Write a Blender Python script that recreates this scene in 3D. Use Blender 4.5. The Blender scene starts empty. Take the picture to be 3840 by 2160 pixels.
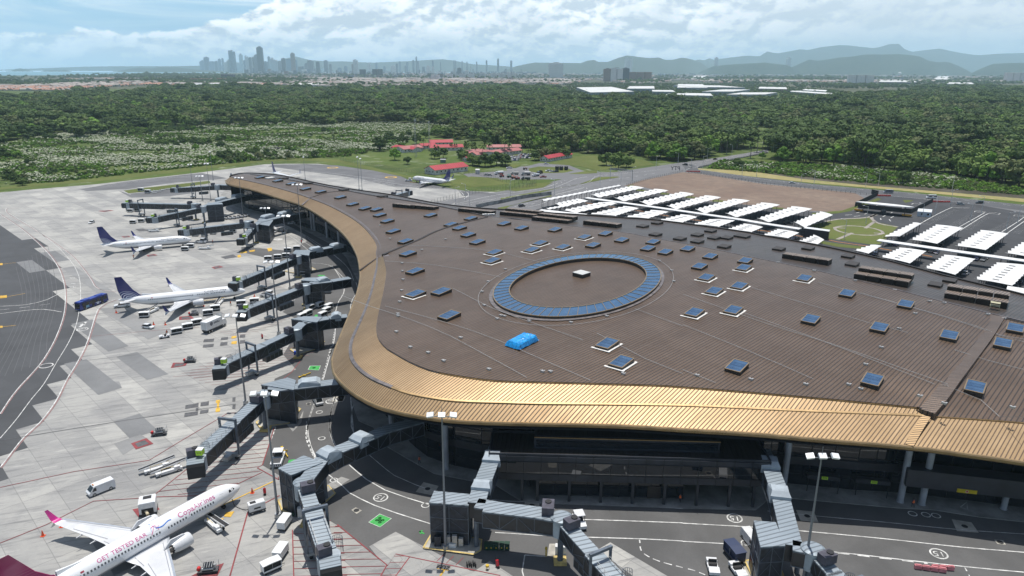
import bpy,math,random,bmesh
import numpy as np
from mathutils import Vector,Matrix
from mathutils.geometry import delaunay_2d_cdt
random.seed(7);rng=np.random.default_rng(7)
R_=math.radians
S=bpy.context.scene
COL=S.collection
H0=81.0;FPX=2667.0;PITCH=R_(17.11);ROLL=R_(0.24)
cd=bpy.data.cameras.new('camera');cam=bpy.data.objects.new('camera',cd);COL.objects.link(cam)
cd.lens=36.0*FPX/3840;cd.sensor_width=36;cd.clip_start=1;cd.clip_end=90000
cam.location=(0,0,H0)
cam.matrix_world=Matrix.Translation((0,0,H0))@Matrix.Rotation(R_(90)-PITCH,4,'X')@Matrix.Rotation(ROLL,4,'Z')
S.camera=cam
SUN_EL=R_(78.0);SUN_AZ=R_(4.0)
EXPOSURE=0.0
W=bpy.data.worlds.new('World');S.world=W;W.use_nodes=True
class NT:
 """tiny node helper"""
 def __init__(s,tree):s.t=tree;s.n=tree.nodes;s.l=tree.links
 def new(s,typ,**k):
  n=s.n.new(typ)
  for a,b in k.items():setattr(n,a,b)
  return n
 def put(s,sock,v):
  if v is None:return
  if isinstance(v,bpy.types.NodeSocket):s.l.new(v,sock)
  else:
   if isinstance(v,(tuple,list))and len(v)==3 and sock.type=='RGBA':v=(*v,1)
   sock.default_value=v
 def m(s,op,a,b=None,c=None,clamp=False):
  n=s.new('ShaderNodeMath',operation=op,use_clamp=clamp)
  s.put(n.inputs[0],a);s.put(n.inputs[1],b);s.put(n.inputs[2],c)
  return n.outputs[0]
 def mix(s,f,a,b,blend='MIX'):
  n=s.new('ShaderNodeMix',data_type='RGBA',blend_type=blend)
  s.put(n.inputs[0],f);s.put(n.inputs[6],a);s.put(n.inputs[7],b)
  return n.outputs[2]
 def noise(s,vec,scale,detail=4,rough=.55,dist=0,dim='3D'):
  n=s.new('ShaderNodeTexNoise',noise_dimensions=dim)
  if vec is not None:s.l.new(vec,n.inputs['Vector'])
  n.inputs['Scale'].default_value=scale;n.inputs['Detail'].default_value=detail
  n.inputs['Roughness'].default_value=rough;n.inputs['Distortion'].default_value=dist
  return n.outputs[0]
 def smooth(s,v,lo,hi,o0=0.0,o1=1.0):
  n=s.new('ShaderNodeMapRange',interpolation_type='SMOOTHSTEP')
  s.put(n.inputs[0],v);n.inputs[1].default_value=lo;n.inputs[2].default_value=hi
  n.inputs[3].default_value=o0;n.inputs[4].default_value=o1
  return n.outputs[0]
 def xyz(s,v):
  n=s.new('ShaderNodeSeparateXYZ');s.l.new(v,n.inputs[0]);return n.outputs
 def cxyz(s,x,y,z):
  n=s.new('ShaderNodeCombineXYZ');s.put(n.inputs[0],x);s.put(n.inputs[1],y);s.put(n.inputs[2],z);return n.outputs[0]
def build_world():
 t=NT(W.node_tree);t.n.clear()
 out=t.new('ShaderNodeOutputWorld');bg=t.new('ShaderNodeBackground')
 t.l.new(bg.outputs[0],out.inputs[0])
 g=t.new('ShaderNodeTexCoord').outputs['Generated']
 x,y,z=t.xyz(g)
 zc=t.m('MAXIMUM',z,0.035)
 sky=t.new('ShaderNodeTexSky',sky_type='NISHITA')
 sky.sun_disc=False;sky.sun_elevation=SUN_EL;sky.sun_rotation=SUN_AZ
 sky.air_density=1.0;sky.dust_density=1.5;sky.ozone_density=2.0;sky.altitude=0
 t.l.new(t.cxyz(x,y,zc),sky.inputs[0])
 az=t.m('ARCTAN2',x,y)
 zz=t.m('MAXIMUM',z,0.0)
 P=t.cxyz(t.m('MULTIPLY',az,12.0),t.m('MULTIPLY',zz,22.0),0.0)
 n1=t.noise(P,1.0,10,.62,.15)
 P2=t.cxyz(t.m('ADD',t.m('MULTIPLY',az,12.0),-.06),t.m('ADD',t.m('MULTIPLY',zz,22.0),0.16),0.0)
 n1b=t.noise(P2,1.0,10,.62,.15)
 big=t.noise(t.cxyz(t.m('MULTIPLY',az,3.0),t.m('MULTIPLY',zz,7.0),3.7),1.0,3,.5)
 env=t.smooth(az,-0.45,-0.20,0.042,0.115)
 over=t.smooth(t.m('SUBTRACT',zz,env),-0.020,0.020,0.30,-0.30)
 low=t.smooth(zz,0.012,0.034,-0.16,0.0)
 left=t.smooth(az,-0.42,-0.28,-0.07,0.0)
 dens=t.m('ADD',t.m('ADD',t.m('ADD',n1,over),t.m('ADD',low,left)),t.m('MULTIPLY',t.m('SUBTRACT',big,.5),.5))
 cum=t.smooth(dens,0.47,0.58)
 lit=t.smooth(t.m('SUBTRACT',n1,n1b),-0.07,0.07)
 hgt=t.smooth(zz,0.025,0.095)
 core=t.smooth(dens,0.66,1.05,1.0,0.30)
 right=t.smooth(az,0.16,0.45,1.0,0.25)
 br=t.m('MULTIPLY',t.m('MULTIPLY',lit,core),right)
 ccol=t.mix(br,(7.4,8.5,9.6),(16.2,16.4,16.8))
 Q=t.cxyz(t.m('MULTIPLY',az,3.2),t.m('MULTIPLY',zz,40.0),4.3)
 st=t.smooth(t.noise(Q,1.0,7,.6,.8),0.36,0.60)
 stm=t.m('MULTIPLY',st,t.smooth(zz,0.03,0.08,0.15,0.85))
 al=t.smooth(t.noise(g,3.2,5,.6),0.46,0.68,0.0,0.7)
 al=t.m('MULTIPLY',al,t.smooth(zz,0.12,0.3))
 base=t.mix(t.smooth(zz,.10,.22,.75,.0),sky.outputs[0],(4.4,8.2,11.5))
 c=t.mix(t.m('MAXIMUM',t.m('MULTIPLY',stm,t.smooth(zz,.12,.2,1,0)),al),base,t.mix(t.smooth(zz,.1,.2),(10.5,11.8,13.0),(4.5,4.8,5.2)))
 c=t.mix(t.m('MULTIPLY',cum,t.m('MULTIPLY',t.smooth(zz,0.0,0.02,.25,.95),t.smooth(zz,.12,.18,1,0))),c,ccol)
 hz=t.smooth(zz,0.0,0.05,0.72,0.0)
 c=t.mix(hz,c,(6.0,8.6,10.8))
 t.l.new(c,bg.inputs[0]);bg.inputs[1].default_value=0.10
build_world()
sd=bpy.data.lights.new('sun','SUN');sd.energy=4.6;sd.angle=R_(0.5);sd.color=(1,.965,.91)
sun=bpy.data.objects.new('sun',sd);COL.objects.link(sun)
sdir=Vector((math.sin(SUN_AZ)*math.cos(SUN_EL),math.cos(SUN_AZ)*math.cos(SUN_EL),math.sin(SUN_EL)))
sun.rotation_euler=sdir.to_track_quat('Z','Y').to_euler()
S.view_settings.view_transform='Standard';S.view_settings.look='None'
S.view_settings.exposure=EXPOSURE;S.view_settings.gamma=1.0
S.cycles.max_bounces=6;S.cycles.volume_bounces=2;S.cycles.transparent_max_bounces=8
S.cycles.diffuse_bounces=3;S.cycles.glossy_bounces=3;S.cycles.caustics_reflective=False
S.cycles.caustics_refractive=False;S.cycles.sample_clamp_indirect=4.0;S.cycles.use_denoising=True
S.cycles.volume_max_steps=64
_c,_s=math.cos(ROLL),math.sin(ROLL)
def G(px,py,z=0.0):
 x=px-1920;y=1080-py
 x,y=x*_c-y*_s,x*_s+y*_c
 d=(x,FPX*math.cos(PITCH)+y*math.sin(PITCH),-FPX*math.sin(PITCH)+y*math.cos(PITCH))
 t=(z-H0)/d[2]
 return(d[0]*t,d[1]*t)
def proj(X,Y,Z):
 v=Z-H0
 d=Y*math.cos(PITCH)-v*math.sin(PITCH);y=Y*math.sin(PITCH)+v*math.cos(PITCH)
 x=X/d*FPX;y=y/d*FPX
 x,y=x*_c+y*_s,-x*_s+y*_c
 return(1920+x,1080-y)
def T(c,r,x,y):return(1280*c+x*.496894,720*r+y*.496894)
def TL(c,r,pts):return[T(c,r,x,y)for x,y in pts]
def ZL(ox,oy,k,pts):return[(ox+x*k,oy+y*k)for x,y in pts]
Z1=lambda pts:ZL(1980,640,.31056,pts)
Z2=lambda pts:ZL(2700,680,.23292,pts)
Z3=lambda pts:ZL(3140,640,.31746,pts)
Z4=lambda pts:ZL(1400,500,.31056,pts)
Z5=lambda pts:ZL(840,620,.24845,pts)
Z6=lambda pts:ZL(400,600,.24845,pts)
Z7=lambda pts:ZL(1240,900,.34513,pts)
Z8=lambda pts:ZL(1100,1300,.31056,pts)
Z9=lambda pts:ZL(1880,1560,.41402,pts)
OV=lambda pts:ZL(0,0,1.49068,pts)
def GP(pts,z=0.0):return[G(x,y,z)for x,y in pts]
def height_at(bx,by,ty):
 X,Y=G(bx,by);lo,hi=0,80.9
 for _ in range(50):
  m=(lo+hi)/2
  if proj(X,Y,m)[1]>ty:lo=m
  else:hi=m
 return lo
class MB:
 def __init__(s):s.v=[];s.f=[];s.mi=[];s.sm=[]
 def add(s,vs,fs,mi=0,smooth=False):
  b=len(s.v);s.v+=[tuple(p)for p in vs]
  for f in fs:s.f.append([b+i for i in f]);s.mi.append(mi);s.sm.append(smooth)
  return s
 def box(s,c,d,rz=0,mi=0,M=None):
  x,y,z=d[0]/2,d[1]/2,d[2]/2
  vs=[Vector((a*x,b*y,e*z))for a in(-1,1)for b in(-1,1)for e in(-1,1)]
  if M is not None:vs=[M@v for v in vs]
  elif rz:
   cz,sz=math.cos(rz),math.sin(rz);vs=[Vector((v.x*cz-v.y*sz,v.x*sz+v.y*cz,v.z))for v in vs]
  if M is None:vs=[v+Vector(c)for v in vs]
  return s.add(vs,[(0,1,3,2),(4,6,7,5),(0,4,5,1),(2,3,7,6),(0,2,6,4),(1,5,7,3)],mi)
 def boxa(s,x0,x1,y0,y1,z0,z1,mi=0):
  return s.box(((x0+x1)/2,(y0+y1)/2,(z0+z1)/2),(x1-x0,y1-y0,z1-z0),0,mi)
 def beam(s,a,b,w,h,mi=0,up=(0,0,1),zoff=0):
  """box from a to b; zoff lifts its centre line"""
  a=Vector(a);b=Vector(b);d=b-a;L=d.length;d.normalize()
  sdv=d.cross(Vector(up));
  if sdv.length<1e-5:sdv=Vector((1,0,0))
  sdv.normalize();u=sdv.cross(d)
  vs=[]
  for p in(a,b):
   for i,j in((-1,-1),(1,-1),(1,1),(-1,1)):
    vs.append(p+sdv*(w/2*i)+u*(h/2*j+zoff))
  return s.add(vs,[(3,2,1,0),(4,5,6,7),(0,1,5,4),(1,2,6,5),(2,3,7,6),(3,0,4,7)],mi)
 def cyl(s,a,b,r0,r1=None,n=12,mi=0,caps=True):
  if r1 is None:r1=r0
  a=Vector(a);b=Vector(b);d=(b-a).normalized()
  u=d.cross(Vector((0,0,1)))
  if u.length<1e-4:u=Vector((1,0,0))
  u.normalize();w=u.cross(d)
  vs=[]
  for p,r in((a,r0),(b,r1)):
   for i in range(n):
    t=2*math.pi*i/n;vs.append(p+(u*math.cos(t)+w*math.sin(t))*r)
  s.add(vs,[(i,i+n,(i+1)%n+n,(i+1)%n)for i in range(n)],mi,True)
  if caps:s.add(vs[:n],[tuple(range(n))],mi);s.add(vs[n:],[tuple(range(n-1,-1,-1))],mi)
  return s
 def poly(s,pts,z,mi=0):
  """flat polygon (any simple outline) at height z"""
  vs=[Vector((p[0],p[1],z))for p in pts]
  from mathutils.geometry import tessellate_polygon
  for tri in tessellate_polygon([vs]):
   a,b,c=(vs[i]for i in tri)
   if(b-a).cross(c-a).z<0:tri=(tri[0],tri[2],tri[1])
   s.add([vs[i]for i in tri],[(0,1,2)],mi)
  return s
 def prism(s,pts,z0,z1,mi=0,mi_side=None):
  """extruded outline"""
  n=len(pts);A=sum(pts[i][0]*pts[(i+1)%n][1]-pts[(i+1)%n][0]*pts[i][1]for i in range(n))
  if A<0:pts=pts[::-1]
  s.poly(pts,z1,mi)
  b=[(p[0],p[1],z0)for p in pts]+[(p[0],p[1],z1)for p in pts]
  s.add(b,[(i,(i+1)%n,(i+1)%n+n,i+n)for i in range(n)],mi if mi_side is None else mi_side)
  s.add(b[:n],[tuple(range(n-1,-1,-1))],mi)
  return s
 def wall(s,pts,z0,z1,mi=0):
  for a,b in zip(pts,pts[1:]):
   s.add([(a[0],a[1],z0),(b[0],b[1],z0),(b[0],b[1],z1),(a[0],a[1],z1)],[(0,1,2,3)],mi)
  return s
 def ribbon(s,pts,w,z,mi=0):
  P=[Vector((p[0],p[1]))for p in pts];L=[]
  for i,p in enumerate(P):
   a=P[max(i-1,0)];b=P[min(i+1,len(P)-1)];d=(b-a)
   if d.length<1e-6:d=Vector((1,0))
   d.normalize();n=Vector((-d.y,d.x))*(w/2)
   L.append((p+n,p-n))
  vs=[]
  for a,b in L:vs+=[(a.x,a.y,z),(b.x,b.y,z)]
  s.add(vs,[(2*i,2*i+1,2*i+3,2*i+2)for i in range(len(P)-1)],mi)
  return s
 def me(s,name,mats):
  me=bpy.data.meshes.new(name);me.from_pydata(s.v,[],s.f)
  if not isinstance(mats,(list,tuple)):mats=[mats]
  for m in mats:me.materials.append(m)
  me.polygons.foreach_set('material_index',s.mi);me.polygons.foreach_set('use_smooth',s.sm)
  me.update();return me
 def build(s,name,mats,parent=None,loc=None,rz=None):
  o=bpy.data.objects.new(name,s.me(name,mats));COL.objects.link(o)
  if parent is not None:o.parent=parent
  if loc is not None:o.location=loc
  if rz is not None:o.rotation_euler[2]=rz
  return o
def tag(o,label=None,cat=None,group=None,kind=None):
 if label:o['label']=label
 if cat:o['category']=cat
 if group:o['group']=group
 if kind:o['kind']=kind
 return o
def empty(name,loc=(0,0,0),rz=0,label=None,cat=None,group=None):
 o=bpy.data.objects.new(name,None);COL.objects.link(o);o.location=loc;o.rotation_euler[2]=rz
 o.empty_display_size=.1
 return tag(o,label,cat,group)
def copy_tree(o,parent=None,loc=None,rz=None,label=None,scale=None):
 c=o.copy();COL.objects.link(c)
 if parent is not None:c.parent=parent
 if loc is not None:c.location=loc
 if rz is not None:c.rotation_euler[2]=rz
 if scale is not None:c.scale=scale if isinstance(scale,(tuple,list))else(scale,)*3
 if label:c['label']=label
 for ch in KIDS.get(o.name,[]):copy_tree(ch,c)
 return c
KIDS={}
def register(o):
 KIDS[o.name]=list(o.children)
 for ch in o.children:register(ch)
 return o
_used=set()
def place(proto,loc,rz=0,label=None,scale=None):
 """first call moves the prototype itself, later calls copy it"""
 if len(loc)==2:loc=(*loc,0)
 if proto.name in _used:
  return copy_tree(proto,None,loc,rz,label,scale)
 register(proto);_used.add(proto.name);proto.location=loc;proto.rotation_euler[2]=rz
 if label:proto['label']=label
 if scale:proto.scale=scale if isinstance(scale,(tuple,list))else(scale,)*3
 return proto
def smoothpath(pts,step=2.0,closed=False):
 """Catmull-Rom through world points (2 or 3 coords), resampled"""
 P=[np.array(p,float)for p in pts];n=len(P);out=[]
 for i in range(n-1):
  p0=P[i-1]if i>0 else P[i]*2-P[i+1];p1=P[i];p2=P[i+1];p3=P[i+2]if i+2<n else P[i+1]*2-P[i]
  L=np.linalg.norm(p2-p1);k=max(1,int(L/step))
  for j in range(k):
   t=j/k
   out.append(.5*((2*p1)+(-p0+p2)*t+(2*p0-5*p1+4*p2-p3)*t*t+(-p0+3*p1-3*p2+p3)*t**3))
 out.append(P[-1]);return[tuple(q)for q in out]
def resample(pts,step):
 P=[np.array(p,float)for p in pts];out=[tuple(P[0])]
 for a,b in zip(P,P[1:]):
  k=max(1,int(np.linalg.norm(b-a)/step))
  for j in range(1,k+1):out.append(tuple(a+(b-a)*j/k))
 return out
def inside(pt,poly):
 x,y=pt;r=False;n=len(poly);j=n-1
 for i in range(n):
  xi,yi=poly[i][:2];xj,yj=poly[j][:2]
  if(yi>y)!=(yj>y)and x<(xj-xi)*(y-yi)/(yj-yi)+xi:r=not r
  j=i
 return r
def inside_np(X,Y,poly):
 r=np.zeros(X.shape,bool);n=len(poly);j=n-1
 for i in range(n):
  xi,yi=poly[i][:2];xj,yj=poly[j][:2]
  if yi!=yj:
   c=((yi>Y)!=(yj>Y))&(X<(xj-xi)*(Y-yi)/(yj-yi)+xi);r^=c
  j=i
 return r
MATS={}
def mat(name,col=(.5,.5,.5),rough=.6,metal=0,spec=.5,var=0.0,vscale=1.0,bump=0.0,emit=None,alpha=None,dirt=None,coat=0):
 """painted / plain surface with a little procedural wear"""
 if name in MATS:return MATS[name]
 m=bpy.data.materials.new(name);m.use_nodes=True;t=NT(m.node_tree)
 b=t.n['Principled BSDF'];b.inputs['Roughness'].default_value=rough;b.inputs['Metallic'].default_value=metal
 b.inputs['Specular IOR Level'].default_value=spec;b.inputs['Coat Weight'].default_value=coat
 co=t.new('ShaderNodeTexCoord').outputs['Object']
 v=var if var else .06
 n=t.noise(co,vscale,5,.6)
 lo=tuple(c*(1-v*1.6)for c in col);hi=tuple(min(1,c*(1+v))for c in col)
 c=t.mix(t.smooth(n,.3,.7),lo,hi)
 if dirt:
  n2=t.noise(co,vscale*.35,6,.65)
  c=t.mix(t.smooth(n2,.52,.75,0,dirt[1]),c,dirt[0])
 t.l.new(c,b.inputs['Base Color'])
 t.l.new(t.m('ADD',t.m('MULTIPLY',n,.15),rough-.07),b.inputs['Roughness'])
 if bump:
  bp=t.new('ShaderNodeBump');bp.inputs['Strength'].default_value=bump;bp.inputs['Distance'].default_value=.1
  t.l.new(n,bp.inputs['Height']);t.l.new(bp.outputs[0],b.inputs['Normal'])
 if alpha is not None:b.inputs['Alpha'].default_value=alpha
 MATS[name]=m;return m
def matn(name):
 m=bpy.data.materials.new(name);m.use_nodes=True;t=NT(m.node_tree);b=t.n['Principled BSDF'];MATS[name]=m
 return m,t,b
def worldpos(t):return t.new('ShaderNodeNewGeometry').outputs['Position']
C45=math.cos(R_(45))
def rot45(t,x,y):
 u=t.m('MULTIPLY',t.m('ADD',x,y),C45);v=t.m('MULTIPLY',t.m('SUBTRACT',y,x),C45)
 return u,v
def m_concrete():
 m,t,b=matn('apron concrete');p=worldpos(t);x,y,z=t.xyz(p);u,v=rot45(t,x,y)
 us=t.m('DIVIDE',u,5.85);vs=t.m('DIVIDE',v,11.7)
 cell=t.cxyz(t.m('FLOOR',us),t.m('FLOOR',vs),0)
 wn=t.new('ShaderNodeTexWhiteNoise',noise_dimensions='2D');t.l.new(cell,wn.inputs['Vector'])
 wn2=t.new('ShaderNodeTexWhiteNoise',noise_dimensions='2D')
 t.l.new(t.cxyz(t.m('FLOOR',us),7.0,0),wn2.inputs['Vector'])
 tone=t.m('ADD',t.m('MULTIPLY',wn.outputs[0],.55),t.m('MULTIPLY',wn2.outputs[0],.45))
 st=t.noise(p,.05,8,.62,.6)
 ang=R_(20);xr=t.m('ADD',t.m('MULTIPLY',x,math.cos(ang)),t.m('MULTIPLY',y,math.sin(ang)))
 yr=t.m('SUBTRACT',t.m('MULTIPLY',y,math.cos(ang)),t.m('MULTIPLY',x,math.sin(ang)))
 sk=t.noise(t.cxyz(t.m('MULTIPLY',xr,.10),t.m('MULTIPLY',yr,.75),0),1.0,6,.7,.4)
 fine=t.noise(p,1.3,6,.7)
 c=t.mix(tone,(.275,.272,.262),(.455,.445,.41))
 c=t.mix(t.smooth(st,.40,.62,0,.55),c,(.20,.20,.203))
 c=t.mix(t.smooth(sk,.50,.70,0,.70),c,(.135,.135,.138))
 c=t.mix(t.smooth(sk,.46,.30,0,.5),c,(.50,.485,.45))
 c=t.mix(t.smooth(fine,.35,.75,0,.22),c,(.24,.24,.24))
 spot=t.noise(p,.28,4,.8,1.5)
 c=t.mix(t.smooth(spot,.66,.78,0,.75),c,(.10,.10,.105))
 cr=t.noise(p,.16,2,.5,2.5);d2=t.m('ABSOLUTE',t.m('SUBTRACT',cr,.5));c=t.mix(t.m('MULTIPLY',t.smooth(d2,.0,.006,.6,0),t.smooth(st,.45,.6)),c,(.12,.12,.12))
 rb=t.noise(t.cxyz(t.m('MULTIPLY',xr,.02),t.m('MULTIPLY',yr,.55),9.0),1.0,5,.7,.2);c=t.mix(t.smooth(rb,.56,.74,0,.5),c,(.12,.12,.125))
 def joint(q,per,w):
  f=t.m('FRACT',q);d=t.m('MINIMUM',f,t.m('SUBTRACT',1.0,f))
  return t.smooth(d,w/per*.5,w/per,1,0)
 j=t.m('MAXIMUM',joint(us,5.85,.09),joint(vs,11.7,.09))
 c=t.mix(t.m('MULTIPLY',j,.5),c,(.14,.14,.14))
 t.l.new(c,b.inputs['Base Color']);b.inputs['Roughness'].default_value=.85
 return m
def m_asphalt(name,col,patch=.35,streak=True,slabs=False):
 m,t,b=matn(name);p=worldpos(t);x,y,z=t.xyz(p)
 n=t.noise(p,.07,7,.6,.5);f=t.noise(p,2.2,5,.75)
 c=t.mix(t.smooth(n,.3,.7),tuple(q*(1-patch)for q in col),tuple(q*(1+patch)for q in col))
 c=t.mix(t.smooth(f,.3,.8,0,.3),c,tuple(q*.6 for q in col))
 s=t.noise(p,.22,5,.8,1.2)
 c=t.mix(t.smooth(s,.62,.74,0,.5),c,tuple(q*.45 for q in col))
 if slabs:
  u,v=rot45(t,x,y)
  wn=t.new('ShaderNodeTexWhiteNoise',noise_dimensions='2D')
  t.l.new(t.cxyz(t.m('FLOOR',t.m('DIVIDE',u,17.5)),t.m('FLOOR',t.m('DIVIDE',v,35.)),0),wn.inputs['Vector'])
  c=t.mix(t.m('MULTIPLY',wn.outputs[0],.35),c,tuple(q*1.7 for q in col))
 t.l.new(c,b.inputs['Base Color']);b.inputs['Roughness'].default_value=.82
 return m
def m_ground(name,cols,s1=.01,s2=.12,white=0):
 m,t,b=matn(name);p=worldpos(t)
 n=t.noise(p,s1,6,.6,.6);n2=t.noise(p,s2,6,.7,.4)
 c=t.mix(t.smooth(n,.35,.65),cols[0],cols[1]);c=t.mix(t.smooth(n2,.35,.7,0,.8),c,cols[2])
 if white:
  n3=t.noise(p,.035,5,.7,1.0)
  c=t.mix(t.smooth(n3,.55,.68,0,white),c,(.42,.44,.36))
 t.l.new(c,b.inputs['Base Color']);b.inputs['Roughness'].default_value=.95;b.inputs['Specular IOR Level'].default_value=.1
 return m
def m_roof(name,c0,c1,rough=.42,metal=.85,per=.52,seam=(.02,.015,.012),phase=0,bumpy=.6,ang=45,wob=0.0):
 """standing-seam metal sheet, seams run along the given plan direction"""
 m,t,b=matn(name);p=worldpos(t);x,y,z=t.xyz(p)
 a=R_(ang);v=t.m('SUBTRACT',t.m('MULTIPLY',y,math.sin(a)),t.m('MULTIPLY',x,math.cos(a)))if False else t.m('SUBTRACT',t.m('MULTIPLY',x,math.sin(a)),t.m('MULTIPLY',y,math.cos(a)))
 u=t.m('ADD',t.m('MULTIPLY',x,math.cos(a)),t.m('MULTIPLY',y,math.sin(a)))
 q=t.m('DIVIDE',v,per);f=t.m('FRACT',q);d=t.m('MINIMUM',f,t.m('SUBTRACT',1.0,f))
 s=t.smooth(d,.09,.19,1,0)
 wn=t.new('ShaderNodeTexWhiteNoise',noise_dimensions='1D');t.l.new(t.m('FLOOR',q),wn.inputs['W'])
 n=t.noise(p,.12,6,.6);n2=t.noise(t.cxyz(t.m('MULTIPLY',u,.12),t.m('MULTIPLY',v,1.2),0),1.,5,.65)
 tone=t.m('ADD',t.m('MULTIPLY',wn.outputs[0],.35),t.m('MULTIPLY',t.smooth(n,.3,.7),.65))
 c=t.mix(tone,c0,c1)
 c=t.mix(t.smooth(n2,.5,.8,0,.45),c,tuple(k*.6 for k in c0));n3=t.noise(p,.035,7,.7,1.2);c=t.mix(t.smooth(n3,.50,.70,0,.35),c,tuple(k*.62 for k in c1));c=t.mix(t.smooth(n3,.44,.30,0,.25),c,tuple(min(1,k*1.35)for k in c1))
 c=t.mix(t.m('MULTIPLY',s,.93),c,seam)
 t.l.new(c,b.inputs['Base Color'])
 t.l.new(t.m('SUBTRACT',metal,t.m('MULTIPLY',s,metal)),b.inputs['Metallic'])
 t.l.new(t.m('ADD',t.m('MULTIPLY',n2,.14),rough-.07),b.inputs['Roughness'])
 bp=t.new('ShaderNodeBump');bp.inputs['Strength'].default_value=bumpy;bp.inputs['Distance'].default_value=.05
 hgt=t.m('ADD',s,t.m('MULTIPLY',n2,wob));t.l.new(hgt,bp.inputs['Height']);t.l.new(bp.outputs[0],b.inputs['Normal'])
 return m
def m_glass(name,col=(.012,.016,.022),rough=.03,spec=.6,lines=None,lc=(.02,.022,.026)):
 m,t,b=matn(name)
 b.inputs['Roughness'].default_value=rough;b.inputs['Specular IOR Level'].default_value=spec
 co=t.new('ShaderNodeTexCoord').outputs['Object']
 n=t.noise(co,.4,3,.5)
 c=t.mix(n,tuple(k*.7 for k in col),tuple(k*1.4 for k in col));t.l.new(c,b.inputs['Base Color'])
 return m
def m_foliage(name,a,b_,c_):
 m,t,b=matn(name)
 oi=t.new('ShaderNodeObjectInfo').outputs['Random']
 co=t.new('ShaderNodeNewGeometry').outputs['Position']
 n=t.noise(co,.35,4,.7);g2=t.noise(co,.009,3,.6)
 a,b_,c_=(tuple(k*f for k,f in zip(q,(1.14,1.18,1.02)))for q in(a,b_,c_))
 c=t.mix(oi,a,b_);c=t.mix(t.smooth(g2,.35,.65,0,.55),c,tuple(k*1.3 for k in b_));c=t.mix(t.smooth(oi,.82,.97,0,.8),c,tuple(k*1.35 for k in c_));c=t.mix(t.smooth(oi,.18,.03,0,.5),c,tuple(k*.6 for k in a));c=t.mix(t.smooth(n,.42,.72,0,.85),c,c_)
 t.l.new(c,b.inputs['Base Color']);b.inputs['Roughness'].default_value=.7;b.inputs['Specular IOR Level'].default_value=.18
 return m
# ================================================================ SETTING
def struct(name,mb,m,kind='structure'):
 o=mb.build(name,m);o['kind']=kind;return o
M_CONC=m_concrete()
M_ASPH=m_asphalt('service road asphalt',(.10,.099,.098),.2)
M_ASPD=m_asphalt('taxiway asphalt',(.058,.060,.064),.20,slabs=True)
M_TAXI=m_asphalt('worn taxiway asphalt',(.13,.13,.135),.2)
M_ROAD=m_asphalt('highway asphalt',(.15,.15,.155),.12)
M_LOT=m_asphalt('car park asphalt',(.045,.046,.05),.2)
M_WALK=mat('pavement concrete',(.27,.265,.25),.85,var=.2,vscale=.25,dirt=((.12,.115,.11),.5))
M_SLAB=mat('drain slab concrete',(.40,.38,.33),.85,var=.18,vscale=.4)
M_GRASS=m_ground('mown grass',((.085,.115,.03),(.125,.155,.045),(.135,.135,.055)),.02,.3)
M_DRY=m_ground('dry mown grass',((.30,.25,.11),(.22,.22,.08),(.36,.31,.16)),.03,.25)
M_WILD=m_ground('wild ground',((.055,.085,.025),(.085,.125,.03),(.12,.145,.05)),.006,.06,white=.35)
M_SOIL=m_ground('bare earth',((.20,.145,.115),(.26,.20,.155),(.16,.125,.105)),.02,.14)
M_BANK=m_ground('rocky bank',((.075,.062,.052),(.13,.11,.09),(.05,.06,.03)),.05,.35)
M_WHITE=mat('white road paint',(.60,.60,.58),.7,var=.25,vscale=.7)
M_YEL=mat('yellow road paint',(.62,.38,.05),.7,var=.2,vscale=.9)
M_RED=mat('red road paint',(.24,.045,.05),.75,var=.2,vscale=.6)
M_PINK=mat('faded red road paint',(.30,.17,.165),.8,var=.2,vscale=.6)
M_GRN=mat('green road paint',(.05,.36,.08),.75,var=.15,vscale=.6)
M_BLK=mat('black rubber',(.02,.02,.022),.7)
b=MB();N=96;RD=15600.0
ring=[(RD*math.cos(2*math.pi*i/N),RD*math.sin(2*math.pi*i/N))for i in range(N)]
b.add([(x,y,0)for x,y in ring],[tuple(range(N))]);struct('ground',b,M_WILD)
M_SUBG=m_ground('suburban ground',((.085,.085,.055),(.13,.12,.09),(.07,.09,.04)),.002,.012)
b=MB();sg=[(2600,9000,2900),(15000,9000,2900)]
b.poly([(-2700,2900),(2900,2900),(13000,7600),(8000,13000),(-1200,15300),(-9600,11900)],.3);struct('suburban_ground',b,M_SUBG)
sea_px=[(-900,284),(0,283.5),(180,282.6),(450,281),(560,276.5),(760,274.5),(905,273)]
sp=GP(sea_px,.5)
far=[(-1600,15650),(-9500,12400),(-14500,6000)]
m,t,bb=matn('sea water');bb.inputs['Base Color'].default_value=(.10,.25,.31,1);bb.inputs['Roughness'].default_value=.35
bp=t.new('ShaderNodeBump');bp.inputs['Strength'].default_value=.4
t.l.new(t.noise(worldpos(t),.02,4),bp.inputs['Height']);t.l.new(bp.outputs[0],bb.inputs['Normal'])
b=MB();b.poly([sp[-1]]+far[:2]+[far[2]]+sp[:-1],.5);struct('sea',b,m)
def flat(name,z,polys,m,kind='structure'):
 b=MB()
 for i_,pl in enumerate(polys):b.poly(GP(pl,z),z+i_*.0015)
 return struct(name,b,m,kind)
apron_edge=[(-700,830),(-300,765),(0,722),(124,710),(358,691),(755,646),(994,616),(1069,614),(1193,614),(1280,624),(1548,681),(1745,716),(1862,720),(1990,700),(2120,680),(2260,700),(2000,900),(2600,1300),(4300,1800),(4400,2700),(-900,2700)]
flat('apron_paving',.03,[apron_edge],M_CONC)
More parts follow.
